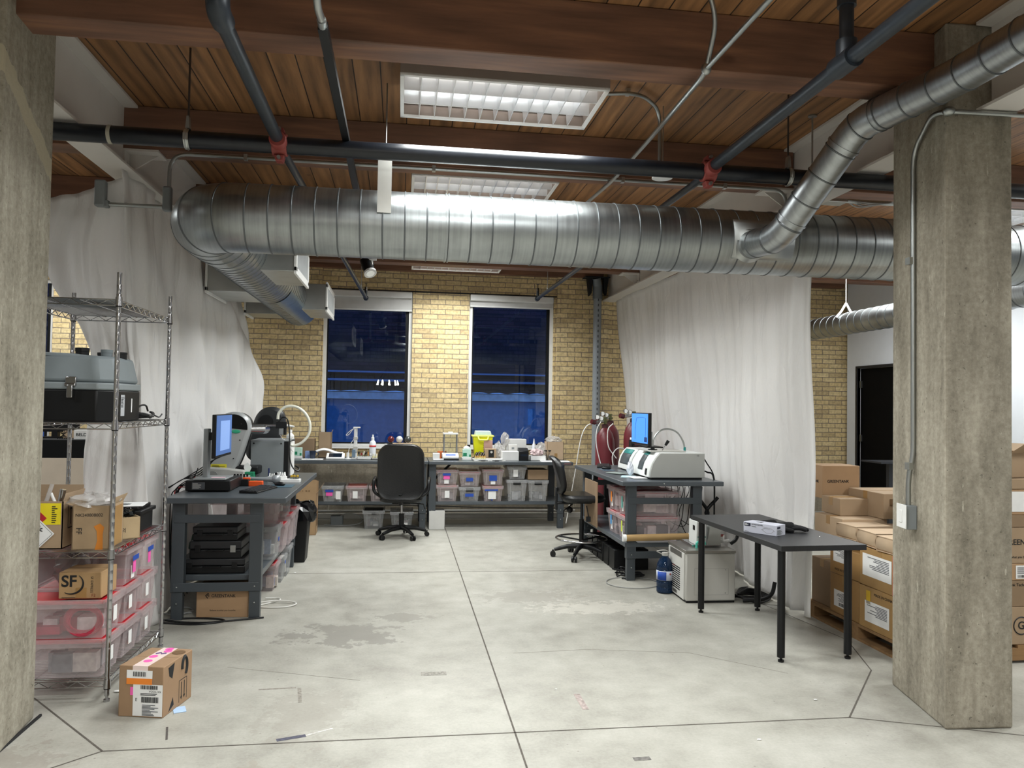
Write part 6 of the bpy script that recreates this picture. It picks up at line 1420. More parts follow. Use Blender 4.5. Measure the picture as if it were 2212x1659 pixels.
curvepanel(.22, .36, .06, .20, .004).build('dark_panel', M_ANP, t, solid=.002); curvepanel(.22, .36, .20, .228, .004).build('teal_band', M_TEAL, t, solid=.002); curvepanel(.08, .13, .02, .08, .004).build('socket', M_BLK, t, solid=.002)
MB().bx(.05, .40, .10, .45, .236, .25).build('top_plate', M_GREYP, t, bev=.002)
MB().bx(.03, .53, .02, .58, -.02, .0).build('foot', M_BLK, t)
text('CE', .02, 'mark', t, (.47, -.001, .21), FRONT, M_ANP)
MB().cyl((.10, .2, .25), (.10, .2, .285), .02, 14).lathe([(.045, .25), (.045, .258)], (.10, .2, 0), 18).build('hose_port', M_BLK, t)
MB().tube([(.18, .15, .25), (.21, .13, .31)], .004, 8).build('lever_rod', M_CHROME, t); MB().tube([(.205, .133, .30), (.23, .12, .345)], [.012, .017], 12).build('lever_knob', M_BLK, t)
MB().tube(smoothc([(.10, .2, .27), (.11, .2, .36), (.17, .2, .435), (.26, .2, .455), (.35, .2, .42), (.41, .2, .33), (.425, .2, .25)]), .0085, 12).build('silver_hose', M_CONDUIT, t)
MB().cyl((.425, .2, .236), (.425, .2, .28), .012, 10).build('hose_end', M_TEAL, t)
t = thing('analyser', 'smaller white analyser with teal and dark front panel behind the large one', 'instrument', (2.40, 7.86, TR + .012))
MB().prism(prof(.0, .42, .225), .0, .44, 'y').build('body', M_ANW, t, bev=.006)
curvepanel(.07, .37, .06, .17, .004).build('dark_panel', M_ANP, t, solid=.002); curvepanel(.07, .37, .17, .215, .004).build('teal_band', M_TEAL, t, solid=.002)
MB().prism(prof(.012, .42, .222), -.01, .0, 'y').build('side_panel', M_ANG, t)
MB().bx(.03, .40, .02, .42, -.012, 0).build('foot', M_BLK, t)
t = thing('monitor', 'monitor with bright blue screen facing the stool on the right bench', 'monitor', (2.50, 7.68, TR + .272))
MB().bx(-.02, .16, -.13, .13, -.002, .012).build('base', M_BLK, t, bev=.003); MB().bx(.05, .08, -.03, .03, .01, .16).build('stand', M_SILVER, t, bev=.004)
hs = MB().bx(-.05, -.015, -.28, .28, .025, .355).build('screen_housing', M_BLK, t, bev=.004); ds = MB().bx(-.0515, -.0505, -.268, .268, .045, .345).build('display', M_SCREEN, t, smooth=False)
b = MB().tube([(-.0525, -.20, .06), (-.0525, -.20, .30), (-.0525, -.1, .31), (-.0525, .10, .30), (-.0525, .14, .20), (-.0525, .15, .08)], .0015, 4); b.build('plot_line', mat('plot_blue', '#20407c', .5), ds)
MB().bx(-.053, -.052, -.25, -.16, .06, .11).build('small_window', mat('plot_blue', '#20407c'), ds)
MB().bx(-.015, .02, -.10, .10, .1, .28).build('rear_bulge', M_BLK, t, bev=.01)
t = thing('keyboard', 'black keyboard on the far end of the right bench', 'keyboard', (2.30, 8.52, TR), R(75)); MB().bx(-.21, .21, -.075, .075, 0, .02).build('body', M_BLK, t, bev=.004)
m = MB()
for r2 in range(5):
    for c_ in range(14): x = -.195 + c_ * .028; y = -.06 + r2 * .025; m.bx(x, x + .023, y, y + .02, .02, .025)
m.build('keys', mat('key_grey', '#26282c'), t)
one(MB().sphere((0, 0, 0), .03, 16, 10, .62).xf(Matrix.Translation((0, 0, .014)) @ Matrix.Diagonal((1, 1.75, 1, 1))), 'computer_mouse', 'black mouse before the keyboard on the right bench', 'mouse', M_BLK, (2.22, 8.12, TR + .003), R(70))
one(MB().bx(-.06, .06, -.11, .11, 0, .004), 'mouse_mat', 'thin mat beneath the mouse on the right bench', 'mat', mat('blue_grey_mat', '#5a6a78', .5), (2.22, 8.1, TR))
t = thing('phone_holder', 'small black upright bracket behind the keyboard on the right bench', 'holder', (2.62, 8.5, TR)); MB().bx(-.02, .02, -.05, .05, 0, .31).bx(.0, .2, -.06, .06, .235, .25).build('bracket', M_BLK, t, bev=.004)
for i, (x, y, c, lab) in enumerate(((2.22, 7.30, '#b9d3d8', 'pale blue paper beside the large analyser'), (2.27, 7.18, '#e4e6e6', 'white paper beside the large analyser'), (2.20, 7.62, '#8c9690', 'clear bag of green slips on the right bench'))):
    one(MB().bx(-.07, .07, -.10, .10, 0, .003), 'paper_slip', lab, 'paper', mat('slip_' + c, c, .5), (x, y, TR + .0005 + .0035 * i), R(25 * i - 20))
crumple('crumpled_packet', 'white crumpled packet standing before the small analyser', (2.27, 7.40, TR + .004), .035, .03, .13, 71, mat('white_wrap', '#d5d8e0', .4), 'packet')
RD = 'clear red-lidded bins under the right bench'
def rbin(y, z, lab, deco, h=.225, w=.30): bin_thing(lab, (2.10, y, z), -PI / 2, w, .52, h, 'red', deco=deco, group=RD)
z1 = .354
rbin(6.98 + .13, z1, 'front lower clear bin with yellow strip under the right bench', hdx(.02, .08, .045, .09) + [('yellow_strip', .02, .12, .03, .1, mat('lime_strip', '#cfe24a', .6))], h=.225)
rbin(6.98 + .13, z1 + .227, 'front upper clear bin with teal strip under the right bench', hdx(.02, .08, .045, .09) + [('teal_strip', .02, .12, .035, .11, mat('teal_strip', '#58a89c', .6))], h=.235)
rbin(7.46, z1, 'second lower clear bin with blue strip under the right bench', hdx(.0, .08, .045, .09) + [('blue_strip', .0, .13, .035, .09, mat('sky_strip', '#3f9ad8', .6))], h=.225)
rbin(7.46, z1 + .227, 'second upper clear bin with orange strip under the right bench', hdx(.0, .08, .045, .09) + [('orange_strip', .0, .13, .035, .10, M_ORANGE)], h=.235)
for i, (y, z) in enumerate(((7.11, z1), (7.11, z1 + .227), (7.46, z1), (7.46, z1 + .227))):
    contents('black racks and white foam inside clear bin %s under the right bench' % 'one two three four'.split()[i], (2.14, y, z + .012), -PI / 2, .2, .44, .17, ('#3a3d42', '#e2dfdc', '#cfc6c4', '#5a5d62'), 140 + i, 11)
t = thing('cardboard_panel', 'brown cardboard panel leaning beside the bins under the right bench', 'cardboard', (2.02, 7.72, .36)); MB().bx(-.006, .006, .0, .52, 0, .46).build('panel', M_CARD2, t)
t = thing('mailing_tube', 'long brown mailing tube with white end caps across the right bench frame', 'tube', (2.06, 6.86, .40)); MB().tube([(.0, 0, .0), (.60, -.05, .02)], .030, 24).build('tube', mat('kraft_tube', '#a38557', .7), t)
MB().tube([(-.02, .002, -.0), (.012, .0, .0)], .0325, 24).build('end_cap', M_WHITE, t); MB().tube([(.59, -.049, .02), (.66, -.055, .022)], .0325, 24).build('end_cap', M_WHITE, t)
t = thing('white_tray', 'shallow white tray under the mailing tube', 'tray', (2.36, 6.90, .353)); MB().frustum(-.20, .20, -.05, .12, 0, .022, .03).build('tray', mat('lilac_white', '#d9d6de', .35), t, bev=.006)
BK = 'black crates behind the right bench shelf'
for i in range(5): box3('black_crate', 'black crate on the floor under the right bench, %s' % ('nearest the front leg', 'second from the front leg', 'middle of the five', 'second from the back', 'farthest back')[i], 'crate', 2.10, 2.45, 7.35 + .22 * i, 7.53 + .22 * i, .0, .20, M_BLK, 0, .006, BK)
m = MB(); t = thing('cable_pile', 'black tangled cables on the floor behind the right bench leg', 'cables', (2.15, 7.05, .008)); r_ = random.Random(9)
for i in range(3): m.tube(smoothc([(r_.uniform(-.15, .15), r_.uniform(-.1, .3), r_.uniform(0, .05)) for _ in range(8)]), .007, 6)
m.build('cable', M_BLK, t)
t = thing('cable_loop', 'thin grey cable loop on the floor around the right bench leg', 'cable', (2.12, 6.80, .005)); MB().tube([(.24 * math.cos(a), .22 * math.sin(a), .002) for a in [2 * PI * i / 36 for i in range(36)]], .004, 6, closed=True).build('cable', mat('grey_cable', '#8e8f8d'), t)
for i, (pts, r2, lab) in enumerate((([(0, 0, 0), (.03, -.01, -.05), (.10, -.02, -.18), (.12, 0, -.42)], .006, 'upper power cable curving off the back of the large analyser'),
                    ([(0, 0, -.13), (.04, 0, -.14), (.10, -.02, -.2), (.12, .01, -.6)], .008, 'thick power cable hanging from the back of the large analyser'))):
    t = thing('power_cable', lab, 'cable', (2.885, 7.05, TR + .21)); MB().tube(smoothc(pts), r2, 8).build('cable', M_BLK, t)
for i in range(5):
    r_ = random.Random(200 + i); t = thing('hanging_cable', 'thin black cable drooping behind the right bench frame', 'cable', (2.62 + .06 * i, 7.4, .86), 0, 'cables under the right bench')
    MB().tube(smoothc([(0, 0, 0), (.02, 0, -.1), (-.06 - .1 * r_.random(), -.05, -.3), (.0, -.05, -.55 + .2 * r_.random()), (.12, 0, -.4), (.16, 0, -.05)]), .004, 6).build('cable', M_BLK, t)
for i, (a, b, c) in enumerate(((2.93, 3.0, 2.90), (3.08, 2.98, 3.10))):
    t = thing('black_hose', 'thick black hose behind the right bench, %s' % ('curving upward' if i == 0 else 'leaning to the right'), 'hose', (a, 7.2, .45)); MB().tube(smoothc([(0, 0, 0), (b - a, 0, .13), (c - a, 0, .28)]), .017, 10).build('hose', M_BLK, t)

# gas cylinders
CG2 = 'maroon gas cylinders'
def gas(x, y, h, label, gx):
    t = thing('gas_cylinder', label, 'gas cylinder', (x, y, 0), 0, CG2); r = .118
    MB().lathe([(r * .92, 0), (r, .02), (r, h - .22), (r * .96, h - .16), (r * .80, h - .09), (r * .5, h - .035), (.034, h - .01)], (0, 0, 0), 36).build('tank', M_CYL, t)
    MB().lathe([(.042, h - .05), (.044, h + .02), (.03, h + .03)], (0, 0, 0), 18).build('neck_ring', mat('dark_neck', '#4a2428', .5), t)
    v = MB().cyl((0, 0, h + .02), (0, 0, h + .10), .018, 12).tube([(-.03, 0, h + .06), (.03, 0, h + .06)], .012, 10).build('valve', mat('brass_green', '#6f7350', .35, .7), t)
    MB().lathe([(.028, h + .10), (.028, h + .112)], (0, 0, 0), 10).build('hand_wheel', mat('brass_green', '#6f7350'), v)
    rg = MB().tube([(-.02, -.0, h + .06), (-.06, -.02, h + .06), (-.16, -.05, h + .05)], [.012, .02, .02], 12).build('regulator', M_CONDUIT, t)
    MB().tube([(-.14, -.05, h + .05), (-.19, -.07, h + .06)], .030, 16).build('knob', mat('dark_red_knob', '#4c1c22', .25), rg)
    for k, (dx, dz) in enumerate(((-.06, .10), (-.11, .115))):
        c = Vector((dx, -.05, h + dz)); g_ = MB().tube([c, c + Vector((-.01, -.022, 0))], .030, 20).build('gauge', M_CHROME, rg); MB().tube([c + Vector((-.0102, -.0225, 0)), c + Vector((-.0108, -.0235, 0))], .025, 20).build('gauge_face', M_WHITE, g_)
    return t
g1 = gas(2.80, 9.02, 1.44, 'front maroon gas cylinder with a white label, right of the three', 0)
lb = MB().grid(lambda u, v: (.120 * math.sin(R(-34 + 68 * u) - .05), -.120 * math.cos(R(-34 + 68 * u) - .05), 1.19 + .05 * v), 10, 1); lb.build('white_label', M_PAPER, g1, solid=.001)
gas(2.62, 9.42, 1.40, 'middle maroon gas cylinder half hidden behind the front one', 0)
gas(2.50, 9.22, 1.36, 'left maroon gas cylinder nearest the windows', 0)
HT = 'white gas hoses'
for i, (o_, pts, lab) in enumerate((((2.36, 9.20, 1.40), [(0, 0, 0), (-.10, 0, -.04), (-.17, 0, -.20), (-.21, .1, -.6), (-.22, .3, -.95), (-.23, .5, -1.3)], 'left white hose falling in a long curve beside the drain pipe'),
                 ((2.42, 9.12, 1.42), [(0, 0, 0), (-.05, 0, -.10), (-.05, 0, -.3), (.03, 0, -.6), (.13, 0, -.9)], 'middle white hose running down over the maroon cylinders'),
                 ((2.55, 9.05, 1.40), [(0, 0, 0), (-.06, 0, -.08), (-.05, 0, -.28), (.05, 0, -.42)], 'short white hose beside the front cylinder'),
                 ((2.70, 9.02, 1.10), [(0, 0, 0), (-.10, 0, .0), (-.16, 0, -.1), (-.12, 0, -.27), (.0, 0, -.38), (.1, 0, -.45)], 'white hose looping around the front cylinder'))):
    t = thing('gas_hose', lab, 'hose', o_, 0, HT); MB().tube(smoothc(pts), .0062, 8).build('hose', M_WHITE, t)
for i in range(4): box3('black_shelf_upright', 'dark vertical slat between the gas cylinders and the bench', 'slat', 2.28 + .13 * i, 2.33 + .13 * i, 8.88, 8.92, .0, .80, M_BLK, 0, .002, 'dark slats behind the right bench')

# chiller and water jug
t = thing('circulating_chiller', 'pale grey laboratory chiller with side vents under the black table', 'chiller', (2.35, 6.08, 0), R(-2))
MB().bx(0, .42, 0, .46, .015, .405).build('cabinet', mat('chiller_grey', '#bdbbb5', .5, 0, .02), t, bev=.01)
MB().bx(.005, .415, .005, .455, .0, .016).build('plinth', M_BLK, t)
MB().bx(-.008, .425, -.005, .465, .405, .43).build('steel_top', mat('stainless_top', '#a09d97', .3, .8), t, bev=.004)
MB().bx(-.012, .0, .03, .43, .02, .40).build('side_panel', mat('chiller_side', '#d0cfca', .5), t, bev=.003)
m = MB()
for i in range(11): z = .075 + i * .018; m.bx(-.0135, -.012, .12, .36, z, z + .009)
m.build('vent', M_BLK, t)
MB().bx(-.0135, -.012, .08, .38, .355, .40).build('recess', mat('vent_dark', '#55534f', .6), t)
MB().bx(-.0135, -.012, .2, .3, .035, .06).build('socket', mat('vent_dark', '#55534f', .6), t)
bars('brand_print', t, .25, .32, .256, .262, -.0122, 'l', 1, mat('red_print', '#b83a3a'), 2, True)
b = MB().bx(.07, .36, -.001, .0, .065, .066).bx(.07, .36, -.001, .0, .28, .281).bx(.36, .361, -.001, .0, .065, .281).bx(.07, .071, -.001, .0, .065, .281); b.build('door_line', mat('line_grey', '#85837e'), t)
for z in (.08, .27): MB().sphere((.335, -.001, z), .004, 8, 5).build('screw', M_GREY, t)
MB().bx(.10, .36, .16, .44, .43, .448).build('lid_plate', M_CHROME, t, bev=.003)
MB().tube(fillet([(.13, .12, .43), (.13, .12, .475), (.20, .12, .475), (.20, .12, .455)], .015), .011, 8).build('teal_handle', mat('mint_handle', '#58cdb8', .4), t)
h = thing('chiller_controller', 'white and grey control head standing on the chiller', 'controller', (2.485, 6.22, .4485), R(-2))
MB().bx(0, .095, -.02, .17, 0.0, .20).build('front', M_ANW, h, bev=.004); MB().prism([(.09, 0.), (.215, 0.), (.215, .20), (.13, .20)], -.015, .17, 'y').build('body', M_ANG, h, bev=.004)
plate('display', h, .03, .06, .14, .165, -.0205, M_BLK); plate('teal_print', h, .01, .08, .065, .075, -.0205, M_TEAL); plate('side_display', h, .02, .07, .12, .16, -.0005, M_BLK, 'l')
plate('dark_slot', h, .083, .089, .0, .20, -.0206, M_GREY)
t = thing('chiller_fittings', 'white hose fittings and red tag at the back of the chiller', 'fittings', (2.72, 6.30, .47)); MB().tube([(0, 0, 0), (.05, -.02, -.005), (.09, -.02, .0)], .016, 10).tube([(.03, -.03, .0), (.03, -.03, .05)], .012, 8).build('fitting', M_WHITE, t); MB().bx(.0, .03, -.04, -.038, .04, .06).build('red_tag', M_RED, t)
t = thing('black_hose', 'short curved black hose rising behind the chiller under the table', 'hose', (2.83, 6.25, .45)); MB().tube(smoothc([(-.02, 0, 0), (.03, 0, .04), (.05, 0, .12), (.02, 0, .2)]), .015, 10).build('hose', M_BLK, t)
t = thing('water_jug', 'large blue water jug with white and blue label beside the chiller', 'jug', (2.30, 6.45, 0))
MB().lathe([(.06, 0), (.072, .012), (.072, .05), (.069, .055), (.072, .06), (.072, .10), (.069, .105), (.073, .11), (.073, .20), (.070, .205), (.072, .215), (.066, .25), (.045, .29), (.024, .315), (.022, .325)], (0, 0, 0), 28).build('body', clear('blue_water', '#16304f', .7, .05), t)
MB().cyl((0, 0, .318), (0, 0, .345), .027, 16).build('cap', M_GREYP, t)
MB().tube(fillet([(-.03, 0, .332), (-.085, -.01, .36), (-.02, -.03, .372), (.02, -.02, .36), (.035, 0, .332)], .02), .005, 8).build('handle', M_GREYP, t)
MB().lathe([(.0742, .115), (.0742, .195)], (0, 0, 0), 28, False).build('label_band', mat('jug_label', '#cdd2de', .5), t, solid=.0006)
m = MB().grid(lambda u, v: (.0755 * math.sin(R(-75 + 65 * u)), -.0755 * math.cos(R(-75 + 65 * u)), .117 + .072 * v), 10, 1); m.build('blue_label', M_BLUE, t, solid=.0006)
m = MB().sphere((.022, -.0755, .173), .008, 10, 6); m.build('red_dot', M_RED, t)
for i in range(5):
    r_ = random.Random(300 + i); t = thing('chiller_cable', 'black cable coiled on the floor between the chiller and the curtain', 'cable', (2.98, 6.2, .012), 0, 'black cables behind the chiller'); pts = [(-.2, .0, .0 + .01 * i), (-.05, -.05 * i, .0), (.06 + .02 * i, -.06, .01), (.02, .08, .012 * i), (-.1, .05, .01), (-.0, .12 + .03 * i, .01), (.08, .25, .02)]
    MB().tube(smoothc(pts), .007, 8).build('cable', M_BLK, t)
t = thing('black_hose', 'thick black hose rising from the floor between chiller and curtain', 'hose', (2.93, 5.95, .02)); MB().tube(smoothc([(-.1, .1, 0), (.03, .05, .02), (.10, .0, .07), (.13, .0, .17)]), .016, 10).build('hose', M_BLK, t)

# black table
t = thing('table', 'black-topped table on round black legs standing before the chiller', 'table', (2.395, 4.575, 0), R(2.4))
MB().bx(0, .60, 0, 1.385, .705, .74).build('tabletop', M_TABLE, t, bev=.002)
for x, y in ((.03, .05), (.50, .05), (.02, 1.22), (.50, 1.22)):
    l_ = MB().cyl((x, y, .03), (x, y, .705), .0245, 20).build('leg', M_BLK, t); MB().cyl((x, y, .012), (x, y, .03), .008, 10).cyl((x, y, 0), (x, y, .013), .019, 16).build('levelling_foot', M_BLK, l_)
t = thing('glove_box', 'white and grey nitrile glove box on the black table', 'box', (2.52, 5.06, .7405), R(-56))
MB().bx(-.125, .125, -.06, .06, 0, .072).build('carton', mat('glove_carton', '#c3c5d2', .6, 0, .02), t, bev=.002)
plate('logo_block', t, -.118, -.07, .045, .066, -.0605, mat('navy_print', '#1c2036', .6)); text('uline', .016, 'logo_word', t, (-.115, -.062, .056), FRONT, M_PAPER, 'LEFT', .03)
text('NITRILE GLOVES', .0115, 'lettering', t, (-.062, -.0615, .061), FRONT, M_INK, 'LEFT', .02); bars('small_print', t, -.062, .0, .044, .052, -.0605, 'f', 2, M_GREY, 4, True); bars('small_print', t, -.115, -.06, .008, .012, -.0605, 'f', 1, M_GREY, 4, True)
b = MB().tube([(.02, -.0612, .052), (.06, -.0612, .050), (.09, -.0612, .046), (.115, -.0612, .03)], .0008, 4).tube([(.015, -.0612, .034), (.05, -.0612, .014), (.09, -.0612, .018), (.105, -.0612, .035)], .0008, 4).tube([(.015, -.0612, .034), (.04, -.0612, .045), (.08, -.0612, .04)], .0008, 4); b.build('hand_drawing', mat('line_grey', '#85837e'), t)
plate('logo_block', t, -.05, -.01, .048, .062, .1255, mat('navy_print', '#1c2036'), 'r'); bars('small_print', t, -.05, .04, .008, .042, .1255, 'r', 8, M_GREY, 7, True)
MB().prism([(-.06, .0), (-.02, .03), (-.01, -.02)], .0722, .0730, 'z').build('tear_opening', M_BLK, t)
# black work gloves: palm + fingers
def glove(label, loc, rz, curl):
    t = thing('work_glove', label, 'glove', loc, rz, 'black work gloves on the table')
    m = MB(); m.tube([(-.17, 0, .022), (-.10, 0, .024), (-.04, 0, .026), (.0, 0, .026)], [.034, .036, .046, .044], 14)
    m.v = [(x, y, z) for x, y, z in m.v]
    m.build('palm', M_FABRIC, t, bev=0, sub=1)
    for k, (y, L_, a) in enumerate(((-.033, .075, -10), (-.011, .09, -3), (.012, .085, 4), (.034, .068, 12))):
        c, s = math.cos(R(a)), math.sin(R(a)); P_ = [(-.02, y, .026), (L_ * .4 * c, y + L_ * .4 * s, .030), (L_ * .8 * c, y + L_ * .8 * s, .024 - curl), (L_ * c, y + L_ * s, .016)]
        MB().tube(smoothc(P_, 3), [.0125] * 8 + [.011, .007], 10).build('finger', M_FABRIC, t)
    MB().tube(smoothc([(-.09, -.03, .024), (-.05, -.065, .022), (-.01, -.078, .016)], 4), [.015] * 4 + [.0135] * 3 + [.012, .008], 10).build('thumb', M_FABRIC, t)
glove('black work glove lying behind the glove box, fingers spread toward the table edge', (2.77, 5.10, .741), R(-25), .0)
glove('second black work glove tucked under the first beside the glove box', (2.70, 5.22, .741), R(-12), .006)
one(MB().sphere((0, 0, 0), .004, 8, 6), 'crumb', 'tiny white speck on the black table top', 'speck', M_WHITE, (2.83, 4.88, .744))

# ================================================================ RIGHT BAY BOXES
pw = mat('pallet_wood', '#8c6c48', .85, 0, .2, 6, .1, stretch=(1, 6, 6))
t = thing('pallet', 'wooden pallet carrying stacked cartons beyond the curtain', 'pallet', (3.19, 4.45, 0), R(0))
m = MB()
for i in range(6): m.bx(0 + i * .19, .13 + i * .19, 0, 1.25, .095, .115)
m.build('deck_board', pw, t)
for yy in (.0, .55, 1.12):
    MB().bx(0, 1.08, yy, yy + .09, .018, .095).build('stringer', pw, t)
m = MB()
for i in range(3): m.bx(0 + i * .47, .12 + i * .47, 0, 1.25, 0, .018)
m.build('bottom_board', pw, t)
PG = 'cartons on the near pallet'
def pbox(label, x0, x1, y0, y1, z0, z1, m=None, rz=0, name='carton'):
    return carton(name, label, ((x0 + x1) / 2, (y0 + y1) / 2, z0), x1 - x0, y1 - y0, z1 - z0, rz, m or M_CARD, PG)
c = pbox('bottom carton on the pallet nearest the column, yellow tag on its side', 3.19, 3.60, 4.53, 4.985, .116, .40, mat('carton_a', '#a5814f'), R(1))
label_paper(c, -.10, .16, .05, .19, -.2055 - .001, 'l', 3, False); plate('yellow_tag', c, .10, .145, .17, .26, -.2065, mat('yellow_tag', '#d8b024'), 'l'); text('MADE IN CHINA', .026, 'lettering', c, (-.2072, .06, .245), LEFT, M_INK)
c = pbox('bottom carton on the pallet beside the curtain with barcode label', 3.20, 3.60, 5.0, 5.37, .116, .40, mat('carton_b', '#9c7747'), R(-1))
label_paper(c, -.08, .13, .05, .17, -.201, 'l', 5)
c = pbox('second-tier carton with red tape and large white papers nearest the column', 3.19, 3.60, 4.53, 4.985, .402, .665, mat('carton_a', '#a5814f'), R(-1.5))
label_paper(c, -.14, .19, .07, .22, -.2065, 'l', 7, False); plate('red_tape', c, -.226, -.15, .0, .26, -.2065, M_REDP, 'l'); 
c = pbox('second-tier carton marked with handling symbols beside the curtain', 3.20, 3.60, 5.0, 5.37, .402, .60, mat('carton_b', '#9c7747'), R(1))
label_paper(c, -.06, .14, .09, .19, -.201, 'l', 9, False); text('MADE IN CHINA', .022, 'lettering', c, (-.203, .12, .035), LEFT, M_INK)
pbox('rear lower carton behind the plastic curtain edge', 3.23, 3.62, 5.39, 5.68, .116, .46, M_CARD2)
def flatbox(label, x, y, z, rz):
    t = thing('flat_carton', label, 'cardboard box', (x, y, z), rz, 'open flat cartons on the near pallet'); w, d, h = .30, .24, .10
    MB().bx(0, w, -d / 2, d / 2, 0, .004).bx(0, w, -d / 2, d / 2, h - .004, h).bx(0, w, -d / 2, -d / 2 + .004, 0, h).bx(0, w, d / 2 - .004, d / 2, 0, h).build('sleeve', M_CARD3, t)
    MB().grid(lambda u, v: (.01 - .014 * math.sin(v * PI), -d / 2 + .004 + (d - .008) * u, .004 + (h - .008) * v), 1, 8).build('bulging_flap', M_CARD3, t, solid=.003); return t
flatbox('open flat carton in the middle of the row on the second tier', 3.19, 4.905, .675, R(-4)); flatbox('open flat carton at the curtain end of the row', 3.20, 5.165, .68, R(3)); flatbox('open flat carton half hidden by the concrete column', 3.18, 4.655, .67, R(2))
pbox('carton behind the flat cartons, low in the middle of the pallet', 3.52, 3.90, 4.62, 5.2, .668, .78, M_CARD2)
pbox('carton in the rear half of the pallet beside the curtain, mid height', 3.24, 3.60, 5.28, 5.66, .61, .80, M_CARD3)
c = pbox('small carton standing above the flat cartons next to the curtain', 3.32, 3.62, 5.44, 5.70, .802, .93, M_CARD)
c = pbox('wide flat carton with scribbles near the top of the pile', 3.55, 4.05, 5.25, 5.70, .802, .99, M_CARD); bars('printed_symbols', c, -.2, .1, .10, .15, -.2265, 'f', 6, mat('faded_ink', '#6a5034'), 5)
c = pbox('carton lettered GREENTANK at the very top of the pile beside the curtain', 3.34, 3.66, 5.72, 5.98, .90, 1.16, mat('greentank_cardboard', '#b08756')); text('GREENTANK', .032, 'lettering', c, (-.12, -.1315, .135), FRONT, M_INK, 'LEFT', .012); text('GREENTANK', .03, 'lettering', c, (-.1615, .1, .13), LEFT, M_INK, 'LEFT', .012)
c = pbox('carton with white label half hidden by the column, third tier', 3.62, 4.0, 4.9, 5.22, .785, .94, M_CARD2); label_paper(c, -.1, .1, .03, .11, -.191, 'l', 5); label_paper(c, -.17, .0, .03, .11, -.161, 'f', 5)
for i, (z0, z1, lab) in enumerate(((.116, .355, 'bottom carton with circled letter seen right of the column'), (.357, .525, 'second carton with Tech lettering seen right of the column'), (.527, .633, 'third carton with white label seen right of the column'), (.635, .865, 'carton lettered GREENTANK seen right of the column'),
                      (.867, .945, 'thin carton seen right of the column'), (.947, 1.11, 'carton with clear wrap and paper right of the column'), (1.112, 1.178, 'topmost closed carton right of the column'))):
    c = pbox(lab, 3.80, 4.26, 4.46, 4.86, z0, z1, (M_CARD, M_CARD2, mat('greentank_cardboard', '#b08756'))[i % 3], R(.6 * (-1) ** i))
    if i == 3: text('GREENTANK', .05, 'lettering', c, (-.17, -.2015, .135), FRONT, M_INK, 'LEFT', .012); text('what you breathe.', .022, 'lettering', c, (-.12, -.2015, .04), FRONT, M_INK)
    if i == 1: text('Greentank Technologies', .026, 'lettering', c, (-.2, -.2015, .14), FRONT, M_INK)
    if i == 0:
        m = MB().tube([(-.05 + .055 * math.cos(a), -.2015, .12 + .055 * math.sin(a)) for a in [2 * PI * k / 30 for k in range(30)]], .004, 4, closed=True); m.build('circle_mark', M_INK, c); text('G', .07, 'lettering', c, (-.05, -.2015, .12), FRONT, M_INK, 'CENTER', .01)
    if i == 2: label_paper(c, -.09, .04, .01, .095, -.2015, 'f', 4)
    if i == 5: plate('white_paper', c, -.12, .2, .02, .15, -.2015, M_PAPER)
carton('open_carton', 'open carton with raised flaps topping the stack right of the column', (4.05, 4.68, 1.18), .32, .28, .16, R(18), M_CARD, open_=True, flaps=[('l', 25, .12), ('f', 35, .12), ('r', 30, .1)])
# behind, right bay
t = thing('pedestal_desk', 'dark desk edge glimpsed before the black door', 'desk', (5.9, 8.6, 0)); MB().bx(-.25, .25, -.2, .2, .98, 1.0).bx(-.03, .03, -.03, .03, 0, .98).bx(-.2, .2, -.2, .2, 0, .02).build('stand', mat('dark_stand', '#202228', .5), t)
L5 = troffer((5.35, 6.40, 3.42), 'louvred ceiling light of the right bay glimpsed past the column'); L5['group'] = 'louvred ceiling lights of the right bay'

# ================================================================ LEFT BAY BACKGROUND
t = thing('dark_cabinet', 'black cabinet standing in the left bay behind the wire shelf', 'cabinet', (-3.75, 8.5, 0)); MB().bx(-.9, .62, 0, .6, 0, 1.17).build('body', M_BLKM, t, bev=.005); MB().bx(-1.3, .7, .61, 1.2, 1.0, 1.03).build('worktop', M_DESK, t)
t = thing('monitor', 'black monitor on the cabinet in the left bay', 'monitor', (-3.72, 9.0, 1.172)); MB().bx(-.28, .24, 0, .03, .06, .30).build('screen', M_BLK, t, bev=.004); MB().bx(-.03, .03, -.02, .05, 0, .08).bx(-.1, .1, -.08, .08, 0, .01).build('stand', M_BLK, t)
t = carton('white_box', 'white box printed in black capitals on the dark cabinet', (-3.28, 8.72, 1.171), .22, .25, .10, R(10), mat('white_box', '#dcdcda'), tape=False); text('BELDEN', .045, 'lettering', t, (-.09, -.126, .05), FRONT, M_INK, 'LEFT', .02)
t = thing('wire_basket', 'dark wire frame beside the white printed box on the cabinet', 'basket', (-3.50, 8.66, 1.172)); m = MB()
for i in range(6): m.cyl((-.06 + .024 * i, 0, 0), (.06 - .024 * i, 0, .09), .003, 5)
m.build('frame', M_BLK, t)
box3('grey_carton', 'beige carton behind the wire frame on the cabinet', 'box', -3.58, -3.36, 8.85, 8.98, 1.171, 1.25, M_CARD3)
box3('black_tower', 'narrow black tower at the right end of the cabinet', 'speaker', -3.19, -3.13, 8.62, 8.8, 1.171, 1.42, M_BLK)
t = thing('white_carton_open', 'large white open carton with a raised flap behind the wire shelf', 'cardboard box', (-2.78, 6.9, 0)); wc = mat('white_carton_in', '#cdbfae', .8)
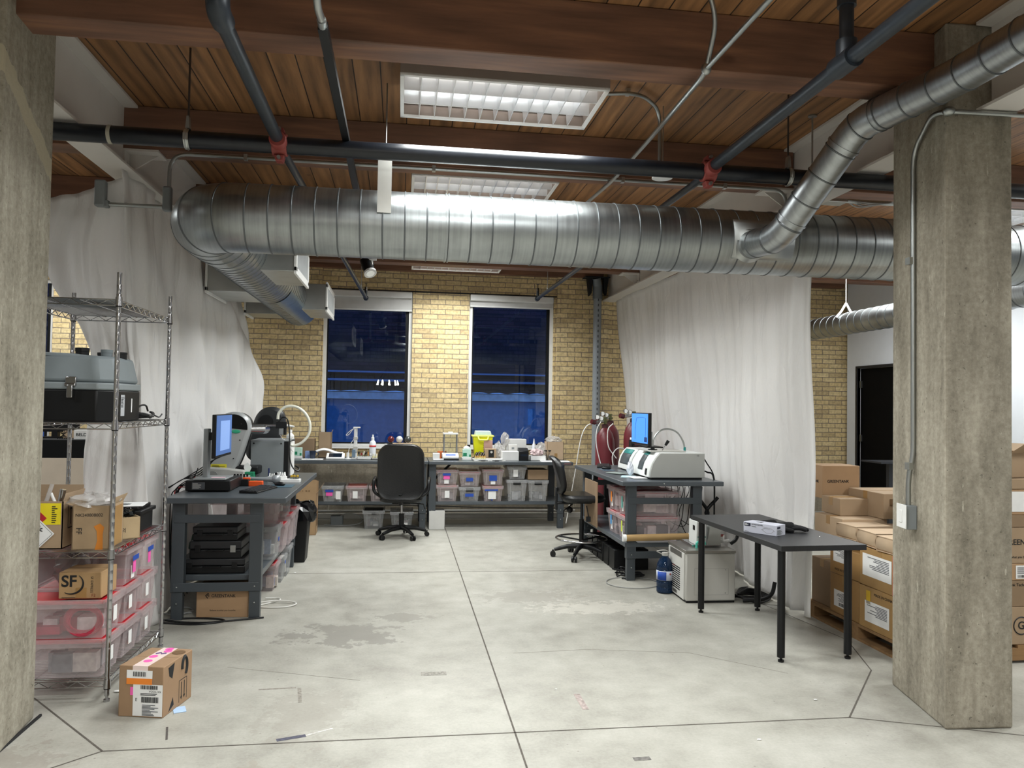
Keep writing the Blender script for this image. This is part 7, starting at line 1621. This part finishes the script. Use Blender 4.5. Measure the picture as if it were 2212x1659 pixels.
MB().bx(-.7, .45, 0, .5, .55, .86).build('box', wc, t, bev=.004); MB().prism([(-.66, .87), (.42, .87), (.36, 1.10), (-.40, 1.10)], .0, .008, 'y').build('flap', wc, t)
plate('dark_label', t, -.12, .12, .78, .815, -.001, M_BLK); bars('small_print', t, -.09, .1, .79, .805, -.0025, 'f', 2, M_GREYP, 3, True)
MB().bx(-.66, .40, .05, .45, 0, .55).build('stand', M_BLKM, t)
t = thing('wire_lamp', 'warm white wire frame lamp peeking beside the plastic sheet', 'lamp', (-2.95, 8.0, 2.02)); m = MB()
for i in range(4): m.tube([(-.10 + .03 * i, 0, 0), (-.02 + .03 * i, 0, .24), (.02 + .03 * i, 0, .24), (.0 + .03 * i, 0, .0), (-.10 + .03 * i, 0, 0)], .006, 6)
m.build('frame', emis('warm_wire', '#fff0cf', .9), t); MB().cyl((0, 0, .24), (0, 0, ZC - 2.02), .003, 6).build('suspension', M_WHITE, t)
# clustered pendant reflected in the left window hangs in the hall behind the camera
t = thing('cluster_pendant', 'cluster of bright bulbs on wires hanging in the hall, mirrored in the left window', 'pendant light', (-.40, -.6, 2.66)); m = MB()
for i in range(9): a = 2 * PI * i / 9; m.tube([(0, 0, .0), (.28 * math.cos(a), .28 * math.sin(a), -.38)], .004, 5)
m.cyl((0, 0, 0), (0, 0, ZC - 2.66), .004, 5); m.build('wires', M_BLK, t)
for i in range(9): a = 2 * PI * i / 9; MB().tube([(.28 * math.cos(a), .28 * math.sin(a), -.38), (.31 * math.cos(a), .31 * math.sin(a), -.52)], [.012, .03], 10).build('bulb', emis('bulb_white', '#fff6e4', 45), t)
# debris on the floor
for i, (x, y, s_) in enumerate(((2.22, 6.2, .012), (-.95, 7.45, .010), (-1.5, 4.5, .018), (.9, 4.3, .006), (2.3, 4.0, .01), (1.75, 3.55, .01))):
    crumple('floor_debris', 'tiny white scrap lying on the concrete floor', (x, y, .001), s_, s_ * .6, s_ * .5, 90 + i, M_PAPER, 'scrap', 'white scraps on the floor')
